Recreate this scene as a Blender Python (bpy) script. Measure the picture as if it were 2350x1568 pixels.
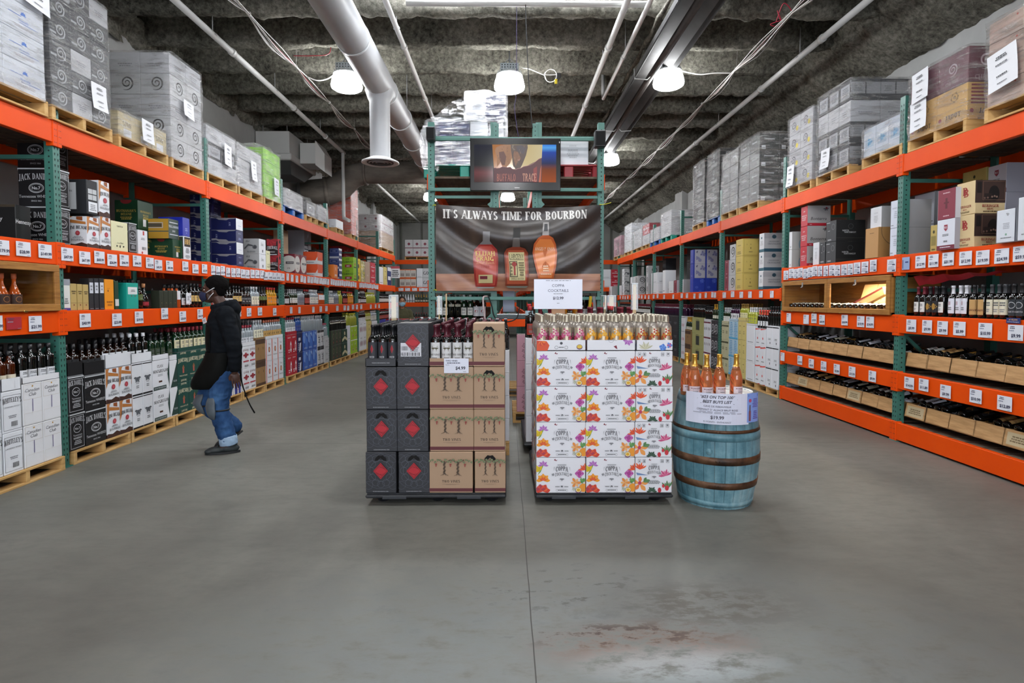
import bpy, bmesh, math, random
from math import sin, cos, pi, radians, sqrt, atan, tan
from mathutils import Vector, Matrix, noise
for _o in list(bpy.data.objects): bpy.data.objects.remove(_o)
S = bpy.context.scene
C = S.collection
random.seed(11)

# ------------------------------------------------------------------ camera
FPX, W_, H_ = 1290.0, 2350, 1568
YAW, PITCH, HOR = atan(13.3/1290), atan(51.86/1290), 688.93
CX, CY, CH = 1175.0, HOR + 51.86, 1.514
cd = bpy.data.cameras.new('camera'); cam = bpy.data.objects.new('camera', cd); C.objects.link(cam)
cd.sensor_width = 36; cd.lens = 36*FPX/W_; cd.clip_start = .05; cd.clip_end = 200
cd.shift_y = -(784-CY)/W_
cam.location = (0, 0, CH); cam.rotation_euler = (pi/2-PITCH, 0, -YAW)
S.camera = cam

# ------------------------------------------------------------------ light and exposure
wd = bpy.data.worlds.new('world'); S.world = wd; wd.use_nodes = True
wd.node_tree.nodes['Background'].inputs[0].default_value = (.80, .86, 1, 1)
wd.node_tree.nodes['Background'].inputs[1].default_value = .03
LAMP_POWER = 84.0          # emission of the high-bay lenses
SKYLIGHT_POWER = 60.0
FILL_GLOW_POWER = 8.5   # glow of an unseen panel added behind the camera as frontal fill
S.view_settings.view_transform = 'Standard'; S.view_settings.look = 'None'
S.view_settings.exposure = 0.0; S.view_settings.gamma = 1.0

def ray(px, py):
    x = (px-CX)/FPX; u = -(py-CY)/FPX
    yc = cos(PITCH)+u*sin(PITCH); z = -sin(PITCH)+u*cos(PITCH)
    return Vector((x*cos(YAW)+yc*sin(YAW), -x*sin(YAW)+yc*cos(YAW), z))
def onx(px, X, py=689):
    d = ray(px, py); t = X/d.x; return (d.y*t, CH+d.z*t)      # y, z
def ony(px, py, Y):
    d = ray(px, py); t = Y/d.y; return (d.x*t, CH+d.z*t)      # x, z

# ------------------------------------------------------------------ materials
def lin(h):
    v = [int(h[i:i+2], 16)/255 for i in (0, 2, 4)]
    return tuple((c/12.92 if c <= .04045 else ((c+.055)/1.055)**2.4) for c in v) + (1,)
_m = {}
def mt(spec):
    """'hex/rough/metal/spec' plain paint or ink."""
    if not isinstance(spec, str): return spec
    if spec in _m: return _m[spec]
    p = spec.split('/')
    m = bpy.data.materials.new('paint_'+p[0]); m.use_nodes = True
    b = m.node_tree.nodes['Principled BSDF']
    b.inputs['Base Color'].default_value = lin(p[0])
    b.inputs['Roughness'].default_value = float(p[1]) if len(p) > 1 else .6
    b.inputs['Metallic'].default_value = float(p[2]) if len(p) > 2 else 0
    m.diffuse_color = lin(p[0])
    _m[spec] = m
    return m
def nodemat(name):
    m = bpy.data.materials.new(name); m.use_nodes = True
    nt = m.node_tree; b = nt.nodes['Principled BSDF']
    def N(t, **k):
        n = nt.nodes.new(t)
        for a, v in k.items():
            if hasattr(n, a): setattr(n, a, v)
        return n
    def Lk(a, b_): nt.links.new(a, b_)
    return m, nt, b, N, Lk
def ramp(N, stops):
    r = N('ShaderNodeValToRGB'); e = r.color_ramp.elements
    e[0].position = stops[0][0]; e[0].color = lin(stops[0][1]); e[1].position = stops[-1][0]; e[1].color = lin(stops[-1][1])
    for p, c in stops[1:-1]:
        q = e.new(p); q.color = lin(c)
    return r
def coords(N, Lk, scale=(1, 1, 1), kind='Object'):
    tc = N('ShaderNodeTexCoord'); mp = N('ShaderNodeMapping'); mp.inputs['Scale'].default_value = scale
    Lk(tc.outputs[kind], mp.inputs['Vector']); return mp.outputs['Vector']
def noisy(name, stops, scale=5, stretch=(1, 1, 1), rough=.6, bump=.2, detail=6, metal=0, bscale=None, dist=.01, kind='Object', r2=None):
    m, nt, b, N, Lk = nodemat(name)
    v = coords(N, Lk, stretch, kind)
    n = N('ShaderNodeTexNoise'); n.inputs['Scale'].default_value = scale; n.inputs['Detail'].default_value = detail; n.inputs['Roughness'].default_value = .6
    Lk(v, n.inputs['Vector']); r = ramp(N, stops); Lk(n.outputs['Fac'], r.inputs['Fac']); Lk(r.outputs['Color'], b.inputs['Base Color'])
    b.inputs['Roughness'].default_value = rough; b.inputs['Metallic'].default_value = metal
    if r2 is not None:
        mr = N('ShaderNodeMapRange'); mr.inputs['To Min'].default_value = rough; mr.inputs['To Max'].default_value = r2
        Lk(n.outputs['Fac'], mr.inputs['Value']); Lk(mr.outputs['Result'], b.inputs['Roughness'])
    if bump:
        bn = n
        if bscale:
            bn = N('ShaderNodeTexNoise'); bn.inputs['Scale'].default_value = bscale; bn.inputs['Detail'].default_value = detail; Lk(v, bn.inputs['Vector'])
        bp = N('ShaderNodeBump'); bp.inputs['Strength'].default_value = bump; bp.inputs['Distance'].default_value = dist
        Lk(bn.outputs['Fac'], bp.inputs['Height']); Lk(bp.outputs['Normal'], b.inputs['Normal'])
    m.diffuse_color = lin(stops[0][1])
    return m
def emit(name, col, power):
    m, nt, b, N, Lk = nodemat(name)
    b.inputs['Base Color'].default_value = (.02, .02, .02, 1)
    b.inputs['Emission Color'].default_value = lin(col); b.inputs['Emission Strength'].default_value = power
    return m
ORANGE = noisy('orange_enamel', [(.3, 'e24e06'), (.7, 'dc4804')], 3, rough=.45, bump=.03, r2=.5)
ORANGE.node_tree.nodes['Principled BSDF'].inputs['Specular IOR Level'].default_value = .16
GREEN = noisy('green_enamel', [(.3, '376b60'), (.7, '3d7468')], 4, rough=.42, bump=.05)
WOODP = noisy('pallet_wood', [(.2, 'a07a45'), (.5, 'c19a60'), (.8, 'd6b27a')], 3, (1, 1, 9), rough=.75, bump=.3, kind='Object')
WOODC = noisy('crate_pine', [(.25, '8f6b42'), (.5, 'b0895a'), (.75, 'c6a070')], 4, (1, 1, 7), rough=.6, bump=.15)
OAK = noisy('cabinet_oak', [(.25, '7a4c20'), (.5, '9c6c32'), (.75, 'ae7d3e')], 5, (1, .6, 8), rough=.42, bump=.1)
CARD = noisy('kraft_card', [(.3, 'a0866a'), (.7, 'aa8f72')], 2, rough=.75, bump=.05)
DECK = noisy('deck_board', [(.3, '4a3f36'), (.7, '6b5a49')], 3, (6, 1, 1), rough=.8, bump=.1)
PLAST = noisy('black_plastic', [(.3, '1b1d21'), (.7, '26292e')], 12, rough=.45, bump=.1)
TEALP = mt('0d8a78/.45'); BLUEP = mt('1a5aa8/.5'); REDP = mt('8c1a24/.5')
STEEL = noisy('galvanised_steel', [(.3, '8f9294'), (.7, 'a8abad')], 6, rough=.45, bump=.05, metal=.7)
DUCT = noisy('painted_duct', [(.3, '97999b'), (.75, 'a5a7a9')], 1.5, rough=.42, bump=.02)
DUCTD = noisy('dusty_duct', [(.3, '4f4a44'), (.7, '7a7268')], 1.6, (1, 1, 3), rough=.8, bump=.05)
PIPEW = mt('b9b9b6/.45')
def glass_mat(name, col, rough=.06, trans=0.0, ior=1.45, spec=.5):
    m, nt, b, N, Lk = nodemat(name)
    b.inputs['Base Color'].default_value = lin(col); b.inputs['Roughness'].default_value = rough
    b.inputs['Transmission Weight'].default_value = trans; b.inputs['IOR'].default_value = ior
    b.inputs['Coat Weight'].default_value = .6; b.inputs['Coat Roughness'].default_value = .03
    m.diffuse_color = lin(col); return m
GL = {'dark': glass_mat('dark_glass', '0b0d0c'), 'green': glass_mat('green_glass', '0d2a17'), 'amber': glass_mat('amber_whiskey', '3c1606'),
      'brown': glass_mat('brown_whiskey', '160904'), 'clear': glass_mat('clear_spirit', 'a9b4ba', .05, .35), 'rose': glass_mat('rose_wine', 'f0925a', .03, .75, 1.3),
      'yellow': glass_mat('golden_spirit', 'a87a14'), 'lime': glass_mat('pale_green_glass', '9aa03c'), 'gold': glass_mat('gold_foil', 'c79a3a', .3),
      'purple': glass_mat('purple_glass', '2c1030'), 'blueg': glass_mat('blue_glass', '2a4f8a', .05), 'orange': glass_mat('orange_spirit', 'b5501c'),
      'white': glass_mat('white_glass', 'd8dce2', .2), 'frost': glass_mat('frosted_foil', '9c948c', .35)}
GL['gold'].node_tree.nodes['Principled BSDF'].inputs['Metallic'].default_value = .7
GL['frost'].node_tree.nodes['Principled BSDF'].inputs['Metallic'].default_value = .55

def wrap_mat():
    """stretch film: clear plastic with creased, stretched ridges"""
    m, nt, b, N, Lk = nodemat('stretch_film')
    nt.nodes.remove(b)
    v = coords(N, Lk, (1.3, 1.3, 11))
    n = N('ShaderNodeTexNoise'); n.inputs['Scale'].default_value = 3.2; n.inputs['Detail'].default_value = 7; n.inputs['Roughness'].default_value = .65; n.inputs['Distortion'].default_value = .5
    Lk(v, n.inputs['Vector'])
    v2 = coords(N, Lk, (1, 1, 1)); n2 = N('ShaderNodeTexNoise'); n2.inputs['Scale'].default_value = 5; n2.inputs['Detail'].default_value = 3; Lk(v2, n2.inputs['Vector'])
    v4 = coords(N, Lk, (3, 3, 26)); n4 = N('ShaderNodeTexNoise'); n4.inputs['Scale'].default_value = 5; n4.inputs['Detail'].default_value = 4; Lk(v4, n4.inputs['Vector'])
    a0 = N('ShaderNodeMath', operation='MULTIPLY_ADD'); Lk(n4.outputs['Fac'], a0.inputs[0]); a0.inputs[1].default_value = .35; Lk(n.outputs['Fac'], a0.inputs[2])
    ad = N('ShaderNodeMath', operation='ADD'); Lk(a0.outputs[0], ad.inputs[0]); Lk(n2.outputs['Fac'], ad.inputs[1])
    bp = N('ShaderNodeBump'); bp.inputs['Strength'].default_value = .85; bp.inputs['Distance'].default_value = .07; Lk(ad.outputs[0], bp.inputs['Height'])
    g = N('ShaderNodeBsdfGlossy'); g.inputs['Roughness'].default_value = .24; g.inputs['Color'].default_value = (1, 1, 1, 1); Lk(bp.outputs['Normal'], g.inputs['Normal'])
    df = N('ShaderNodeBsdfTranslucent'); df.inputs['Color'].default_value = (.8, .82, .85, 1)
    d2 = N('ShaderNodeBsdfDiffuse'); d2.inputs['Color'].default_value = (.75, .77, .8, 1)
    t = N('ShaderNodeBsdfTransparent')
    mr = N('ShaderNodeMapRange'); mr.inputs['From Min'].default_value = .48; mr.inputs['From Max'].default_value = .60; mr.inputs['To Min'].default_value = .16; mr.inputs['To Max'].default_value = .6
    Lk(n.outputs['Fac'], mr.inputs['Value'])
    mx = N('ShaderNodeMixShader'); Lk(mr.outputs['Result'], mx.inputs[0]); Lk(t.outputs[0], mx.inputs[1]); Lk(g.outputs[0], mx.inputs[2])
    m3 = N('ShaderNodeMixShader'); m3.inputs[0].default_value = .03; Lk(mx.outputs[0], m3.inputs[1]); Lk(d2.outputs[0], m3.inputs[2])
    Lk(m3.outputs[0], nt.nodes['Material Output'].inputs['Surface'])
    return m
WRAP = wrap_mat()

# ------------------------------------------------------------------ object helpers
def props(o, label=None, cat=None, group=None, kind=None):
    if label: o['label'] = label
    if cat: o['category'] = cat
    if group: o['group'] = group
    if kind: o['kind'] = kind
    return o
def link(name, data, loc=(0, 0, 0), rz=0, parent=None):
    o = bpy.data.objects.new(name, data); C.objects.link(o)
    o.location = loc; o.rotation_euler = (0, 0, rz)
    if parent: o.parent = parent
    return o
def empty(name, loc, rz=0): 
    o = link(name, None, loc, rz); o.empty_display_size = .1; return o

class MB:
    def __init__(s): s.v = []; s.f = []; s.mi = []; s.sm = []; s.mats = []
    def m(s, mat):
        mat = mt(mat)
        if mat not in s.mats: s.mats.append(mat)
        return s.mats.index(mat)
    def add(s, vs, fs, mat, smooth=False):
        k = len(s.v); i = s.m(mat); s.v += [tuple(p) for p in vs]
        for f in fs: s.f.append(tuple(k+j for j in f)); s.mi.append(i); s.sm.append(smooth)
    def box(s, lo, hi, mat, skip=()):
        x0, y0, z0 = lo; x1, y1, z1 = hi
        vs = [(x0, y0, z0), (x1, y0, z0), (x1, y1, z0), (x0, y1, z0), (x0, y0, z1), (x1, y0, z1), (x1, y1, z1), (x0, y1, z1)]
        s.add(vs, [(0, 3, 2, 1), (4, 5, 6, 7), (0, 1, 5, 4), (1, 2, 6, 5), (2, 3, 7, 6), (3, 0, 4, 7)], mat)
    def cbox(s, lo, hi, mat, c=.004):
        """box with chamfered edges"""
        cx = [(a+b)/2 for a, b in zip(lo, hi)]; h = [(b-a)/2 for a, b in zip(lo, hi)]; c = min(c, min(h)*.9)
        vs = []; idx = {}
        for sx in (-1, 1):
            for sy in (-1, 1):
                for sz in (-1, 1):
                    for ax in range(3):
                        p = [sx*(h[0]-c), sy*(h[1]-c), sz*(h[2]-c)]; p[ax] += (sx, sy, sz)[ax]*c
                        idx[(sx, sy, sz, ax)] = len(vs); vs.append([p[i]+cx[i] for i in range(3)])
        fs = []
        for ax in range(3):
            a, b = [(1, 2), (0, 2), (0, 1)][ax]
            for sg in (-1, 1):
                q = []
                for (u, w) in ((-1, -1), (1, -1), (1, 1), (-1, 1)):
                    t = [0, 0, 0]; t[ax] = sg; t[a] = u; t[b] = w; q.append(idx[(*t, ax)])
                fs.append(q)
            for u in (-1, 1):
                for w in (-1, 1):
                    t = [0, 0, 0]; t[a] = u; t[b] = w; t0 = list(t); t1 = list(t); t0[ax] = -1; t1[ax] = 1
                    fs.append([idx[(*t0, a)], idx[(*t1, a)], idx[(*t1, b)], idx[(*t0, b)]])
        for sx in (-1, 1):
            for sy in (-1, 1):
                for sz in (-1, 1): fs.append([idx[(sx, sy, sz, ax)] for ax in range(3)])
        s.add(vs, fs, mat)
    def bar(s, p, q, w, h, mat, up=(0, 0, 1)):
        p = Vector(p); q = Vector(q); d = (q-p).normalized(); sd = d.cross(Vector(up))
        if sd.length < 1e-4: sd = d.cross(Vector((0, 1, 0)))
        sd.normalize(); u = sd.cross(d)
        vs = []
        for e in (p, q):
            for a, b in ((-1, -1), (1, -1), (1, 1), (-1, 1)): vs.append(e+sd*a*w/2+u*b*h/2)
        s.add(vs, [(3, 2, 1, 0), (4, 5, 6, 7), (0, 1, 5, 4), (1, 2, 6, 5), (2, 3, 7, 6), (3, 0, 4, 7)], mat)
    def tube(s, pts, r, mat, n=10, cap=True):
        pts = [Vector(p) for p in pts]; rs = r if isinstance(r, (list, tuple)) else [r]*len(pts)
        vs = []; fs = []; ref = None
        for i, p in enumerate(pts):
            d = (pts[min(i+1, len(pts)-1)]-pts[max(i-1, 0)]).normalized()
            if ref is None: ref = Vector((0, 0, 1)) if abs(d.z) < .9 else Vector((1, 0, 0))
            a = d.cross(ref)
            if a.length < 1e-3: a = d.cross(Vector((0, 1, 0)))
            a.normalize(); b = a.cross(d); ref = b
            for k in range(n): t = 2*pi*k/n; vs.append(p+(a*cos(t)+b*sin(t))*rs[i])
        for i in range(len(pts)-1):
            for k in range(n): fs.append((i*n+k, i*n+(k+1) % n, (i+1)*n+(k+1) % n, (i+1)*n+k))
        if cap: fs += [tuple(range(n-1, -1, -1)), tuple(range((len(pts)-1)*n, len(pts)*n))]
        s.add(vs, fs, mat, True)
        for j in range(2 if cap else 0): s.sm[-1-j] = False
    def lathe(s, prof, mat, n=16, c=(0, 0, 0), a0=0, a1=2*pi, axis='z', smooth=True):
        full = abs(a1-a0-2*pi) < 1e-6; k = n if full else n+1; vs = []; fs = []
        for r, z in prof:
            for j in range(k):
                t = a0+(a1-a0)*j/n; vs.append((c[0]+r*cos(t), c[1]+r*sin(t), c[2]+z))
        for i in range(len(prof)-1):
            for j in range(n):
                a, b = i*k+j, i*k+(j+1) % k
                fs.append((a, b, b+k, a+k))
        s.add(vs, fs, mat, smooth)
    def ellip(s, c, r, mat, n=14, m=9, rot=None):
        vs = []; fs = []
        for i in range(m+1):
            p = pi*i/m
            for j in range(n):
                t = 2*pi*j/n; q = Vector((r[0]*sin(p)*cos(t), r[1]*sin(p)*sin(t), r[2]*cos(p)))
                if rot: q = rot @ q
                vs.append(Vector(c)+q)
        for i in range(m):
            for j in range(n): fs.append((i*n+j, (i+1)*n+j, (i+1)*n+(j+1) % n, i*n+(j+1) % n))
        s.add(vs, fs, mat, True)
    def mesh(s, name):
        me = bpy.data.meshes.new(name); me.from_pydata(s.v, [], s.f)
        for m in s.mats: me.materials.append(m)
        me.polygons.foreach_set('material_index', s.mi); me.polygons.foreach_set('use_smooth', s.sm)
        me.update(); return me
    def build(s, name, parent=None, loc=(0, 0, 0), rz=0): return link(name, s.mesh(name), loc, rz, parent)

# ------------------------------------------------------------------ lettering
_ft = {}
def font_tris(txt, bold):
    k = (txt, bold)
    if k in _ft: return _ft[k]
    cu = bpy.data.curves.new('t', 'FONT'); cu.body = txt; cu.size = 1; cu.align_x = 'CENTER'; cu.resolution_u = 2
    if bold: cu.offset = .022
    o = bpy.data.objects.new('t', cu); C.objects.link(o)
    dg = bpy.context.evaluated_depsgraph_get(); me = bpy.data.meshes.new_from_object(o.evaluated_get(dg))
    vs = [(v.co.x, v.co.y-.35) for v in me.vertices]; fs = [tuple(p.vertices) for p in me.polygons]
    bpy.data.objects.remove(o); bpy.data.curves.remove(cu); bpy.data.meshes.remove(me)
    if vs:
        mx = (min(v[0] for v in vs)+max(v[0] for v in vs))/2; vs = [(x-mx, y) for x, y in vs]
    w = (max(v[0] for v in vs)-min(v[0] for v in vs)) if vs else 1
    _ft[k] = (vs, fs, w); return _ft[k]
# slab-serif capitals: V thick stem, H thin bar, D thick diagonal, d thin diagonal, A arc
SL = {'A': (.8, [('d', .08, 0, .4, 1), ('D', .38, 1, .72, 0), ('H', .2, .6, .34), ('S', .08, 0), ('S', .72, 0)]), 'B': (.72, [('V', .14, 0, 1), ('A', .3, .75, .3, .25, -90, 90), ('A', .3, .26, .34, .26, -90, 90), ('H', .1, .32, 1), ('H', .1, .32, .51), ('H', .1, .32, 0)]),
      'C': (.7, [('A', .4, .5, .32, .5, 50, 310), ('v', .66, .68, 1)]), 'D': (.76, [('V', .14, 0, 1), ('A', .3, .5, .36, .5, -90, 90), ('H', .1, .32, 1), ('H', .1, .32, 0)]),
      'E': (.68, [('V', .14, 0, 1), ('H', .1, .6, 1), ('H', .1, .5, .5), ('H', .1, .62, 0), ('v', .6, .76, 1), ('v', .62, 0, .24)]), 'F': (.64, [('V', .14, 0, 1), ('H', .1, .58, 1), ('H', .1, .46, .5), ('v', .58, .76, 1)]),
      'G': (.76, [('A', .4, .5, .32, .5, 50, 320), ('V', .66, 0, .42)]), 'H': (.8, [('V', .14, 0, 1), ('V', .66, 0, 1), ('H', .1, .66, .5)]), 'I': (.3, [('V', .15, 0, 1)]),
      'J': (.5, [('V', .34, .2, 1), ('A', .2, .2, .14, .2, 180, 360)]), 'K': (.78, [('V', .14, 0, 1), ('d', .2, .42, .64, 1), ('D', .34, .55, .68, 0), ('S', .68, 0), ('S', .64, 1)]), 'L': (.64, [('V', .14, 0, 1), ('H', .1, .6, 0), ('v', .6, 0, .28)]),
      'M': (.98, [('v', .1, 0, 1), ('D', .14, 1, .48, .1), ('d', .48, .1, .82, 1), ('V', .84, 0, 1), ('S', .1, 0)]), 'N': (.84, [('v', .12, 0, 1), ('D', .14, 1, .68, 0), ('v', .7, 0, 1), ('S', .12, 0), ('S', .7, 1)]),
      'O': (.8, [('A', .4, .5, .3, .5, 0, 360)]), 'P': (.7, [('V', .14, 0, 1), ('A', .3, .72, .32, .28, -90, 90), ('H', .1, .32, 1), ('H', .1, .32, .44)]), 'Q': (.8, [('A', .4, .5, .3, .5, 0, 360), ('D', .45, .2, .7, -.1)]),
      'R': (.78, [('V', .14, 0, 1), ('A', .3, .75, .3, .25, -90, 90), ('H', .1, .32, 1), ('H', .1, .34, .5), ('D', .4, .5, .66, 0), ('S', .68, 0)]), 'S': (.62, [('A', .32, .74, .22, .26, 30, 270), ('A', .32, .26, .24, .26, -150, 90)]),
      'T': (.7, [('V', .35, 0, 1), ('H', .04, .66, 1), ('v', .06, .74, 1), ('v', .64, .74, 1)]), 'U': (.8, [('V', .14, .25, 1), ('A', .4, .28, .27, .28, 180, 360), ('v', .67, .25, 1), ('S', .67, 1)]), 'V': (.78, [('D', .08, 1, .38, 0), ('d', .38, 0, .7, 1), ('S', .08, 1), ('S', .7, 1)]),
      'W': (1.1, [('D', .08, 1, .34, 0), ('d', .34, 0, .55, 1), ('D', .5, 1, .78, 0), ('d', .78, 0, 1.02, 1), ('S', .08, 1), ('S', 1.02, 1), ('S', .52, 1)]), 'X': (.76, [('D', .1, 1, .66, 0), ('d', .1, 0, .66, 1)]), 'Y': (.76, [('V', .38, 0, .45), ('D', .08, 1, .38, .42), ('d', .38, .42, .68, 1), ('S', .08, 1), ('S', .68, 1)]),
      'Z': (.66, [('H', .06, .6, 1), ('H', .06, .6, 0), ('D', .56, 1, .1, 0)]), "'": (.2, [('v', .1, .68, 1)]), ' ': (.4, []), '.': (.22, [('v', .1, 0, .14)]), '-': (.4, [('H', .05, .35, .45)])}
def slab_tris(txt, T=.19, t=.075, sf=1):
    k = ('slab', txt, T, sf)
    if k in _ft: return _ft[k]
    vs = []; fs = []; x = 0
    def quad(*p):
        n = len(vs); vs.extend(p); fs.append((n, n+1, n+2, n+3))
    for ch in txt:
        w, st = SL.get(ch, SL[' '])
        for q in st:
            if q[0] in 'Vv':
                a = T/2 if q[0] == 'V' else t*.6; X = x+q[1]; quad((X-a, q[2]), (X+a, q[2]), (X+a, q[3]), (X-a, q[3]))
                if sf and q[0] == 'V':
                    for e in (q[2], q[3]):
                        if e in (0, 1): y0 = 0 if e == 0 else 1-t; quad((X-a-.07, y0), (X+a+.07, y0), (X+a+.07, y0+t), (X-a-.07, y0+t))
            elif q[0] == 'H':
                y0 = min(max(q[3]-t/2, 0), 1-t); quad((x+q[1], y0), (x+q[2], y0), (x+q[2], y0+t), (x+q[1], y0+t))
            elif q[0] in 'Dd':
                a = T/2*.95 if q[0] == 'D' else t*.65; quad((x+q[1]-a, q[2]), (x+q[1]+a, q[2]), (x+q[3]+a, q[4]), (x+q[3]-a, q[4]))
            elif q[0] == 'S':
                if sf: y0 = 0 if q[2] == 0 else 1-t; X = x+q[1]; quad((X-.14, y0), (X+.14, y0), (X+.14, y0+t), (X-.14, y0+t))
            elif q[0] == 'A':
                _, cx, cy, rx, ry, a0, a1 = q; n = max(5, int(abs(a1-a0)/24))
                for i in range(n):
                    p = []
                    for e in (i, i+1):
                        an = radians(a0+(a1-a0)*e/n); th = (T*abs(cos(an))+t*abs(sin(an)))
                        p.append(((x+cx+(rx+T*.28)*cos(an), cy+ry*sin(an)), (x+cx+(rx+T*.28-th)*cos(an), cy+(ry-th)*sin(an))))
                    quad(p[0][0], p[0][1], p[1][1], p[1][0])
        x += w+.09
    W = x-.09
    vs = [(a-W/2, b-.5) for a, b in vs]
    _ft[k] = (vs, fs, W); return _ft[k]

EPS = .0006
def art(mb, o, u, v, items, off=0):
    """print flat artwork on a face: o corner, u and v the edge vectors"""
    o = Vector(o); u = Vector(u); v = Vector(v); W = u.length; H = v.length; uh = u/W; vh = v/H; n = uh.cross(vh)
    rnd = random.Random(len(items)*7+3)
    def P(a, b, k): return o+uh*min(max(a, 0), W)+vh*min(max(b, 0), H)+n*(EPS*(k+1)+off)
    for k, it in enumerate(items):
        t = it[0]
        if t == 'r':
            _, a, b, c, d, m = it; mb.add([P(a*W, b*H, k), P(c*W, b*H, k), P(c*W, d*H, k), P(a*W, d*H, k)], [(0, 1, 2, 3)], m)
        elif t == 'p': mb.add([P(a*W, b*H, k) for a, b in it[1]], [tuple(range(len(it[1])))], it[2])
        elif t == 'c':
            _, a, b, r, m = it[:5]; ry = it[5] if len(it) > 5 else r
            mb.add([P(a*W+r*H*cos(q*pi/12), b*H+ry*H*sin(q*pi/12), k) for q in range(24)], [tuple(range(24))], m)
        elif t == 'o':
            _, a, b, r, w, m = it[:6]; ry = it[6] if len(it) > 6 else r; vs = []
            for q in range(28):
                an = q*2*pi/28
                vs += [P(a*W+r*H*cos(an), b*H+ry*H*sin(an), k), P(a*W+(r-w)*H*cos(an), b*H+(ry-w)*H*sin(an), k)]
            mb.add(vs, [(2*q, (2*q+2) % 56, (2*q+3) % 56, 2*q+1) for q in range(28)], m)
        elif t == 't':
            _, a, b, s, tx, m = it[:6]; op = it[6] if len(it) > 6 else ''; arc = it[7] if len(it) > 7 else 0
            if 's' in op: vs, fs, w = slab_tris(tx); s_ = s*.72
            elif 'S' in op: vs, fs, w = slab_tris(tx, .26); s_ = s*.72
            elif 'n' in op: vs, fs, w = slab_tris(tx, .15, .07, 0); s_ = s*.72
            else: vs, fs, w = font_tris(tx, 'b' in op); s_ = s
            sx = s_*H
            if 'x' in op: sx = it[8]*W/w
            if sx*w > W*.96 and not 'x' in op: sx = W*.96/w
            hw = w/2
            if 'k' in op: vs = [(p[0]+p[1]*.22, p[1]) for p in vs]
            if 'r' in op: mb.add([P(a*W-p[1]*s_*H, b*H+p[0]*sx, k) for p in vs], fs, m)
            else: mb.add([P(a*W+p[0]*sx, b*H+(p[1]*(1+(.25*(p[0]/hw)**2 if arc else 0))+arc*(1-(p[0]/hw)**2))*s_*H, k) for p in vs], fs, m)
        elif t == 'f':      # flower: petals fanned over a span
            _, a, b, r, npet, c1, c2 = it[:7]; a0 = it[7] if len(it) > 7 else 0; sp = it[8] if len(it) > 8 else 360; fat = it[9] if len(it) > 9 else .3
            for q in range(npet):
                an = radians(a0+sp*q/(npet if sp == 360 else max(1, npet-1))); ca, sa = cos(an), sin(an); L = r*H*(1 if q % 2 == 0 else .82); w = L*fat
                pts = [(0, 0), (.3, .6), (.6, 1), (.85, .6), (1, 0), (.85, -.6), (.6, -1), (.3, -.6)]
                mb.add([P(a*W+ca*x*L-sa*y*w, b*H+sa*x*L+ca*y*w, k+.1*q) for x, y in pts], [tuple(range(8))], c1 if q % 2 == 0 else c2)
        elif t == 'sw':     # spiral curl
            _, a, b, r, m = it[:5]; vs = []; N_ = 44; fl = it[5] if len(it) > 5 else 1
            for q in range(N_+1):
                s_ = q/N_; an = radians(-120+s_*690)*fl; rr = r*H*(1.05-.85*s_); w = r*H*.24*(1-.45*s_)*min(1, 6*s_+.15)
                vs += [P(a*W+rr*cos(an), b*H+rr*sin(an), k), P(a*W+(rr-w)*cos(an), b*H+(rr-w)*sin(an), k)]
            mb.add(vs, [(2*q, 2*q+2, 2*q+3, 2*q+1) for q in range(N_)], m)
        elif t == 'l':      # fine print
            _, a, b, c, d, nl, m = it
            for q in range(nl):
                y = d-(d-b)*(q+.5)/nl; hh = (d-b)/nl*.28; mid = (a+c)/2; ln = (c-a)/2*rnd.uniform(.55, 1); x = mid-ln
                while x < mid+ln:
                    w = rnd.uniform(.05, .14)*(c-a)*1.2; x1 = min(x+w, mid+ln)
                    mb.add([P(x*W, (y-hh)*H, k), P(x1*W, (y-hh)*H, k), P(x1*W, (y+hh)*H, k), P(x*W, (y+hh)*H, k)], [(0, 1, 2, 3)], m); x = x1+.025*(c-a)
        elif t == 'bc':
            _, a, b, c, d, m = it; x = a
            while x < c:
                w = rnd.choice([.3, .5, .8])*(c-a)/16; mb.add([P(x*W, b*H, k), P((x+w)*W, b*H, k), P((x+w)*W, d*H, k), P(x*W, d*H, k)], [(0, 1, 2, 3)], m); x += w+(c-a)/26
        elif t == 'fr':     # frame line
            _, a, b, c, d, w, m = it; wu = w*H/W
            for (p0, p1, p2, p3) in ((a, b, c, b+w), (a, d-w, c, d), (a, b, a+wu, d), (c-wu, b, c, d)):
                mb.add([P(p0*W, p1*H, k), P(p2*W, p1*H, k), P(p2*W, p3*H, k), P(p0*W, p3*H, k)], [(0, 1, 2, 3)], m)
# ================================================================== the room
LX, RX = 3.9856, 4.1908          # distance of the two rack faces from the camera line
YL0, YR0, SP = 5.076, 5.982, 2.52
WL, WR, YB, YF = -5.22, 5.42, -9.0, 27.0

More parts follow.
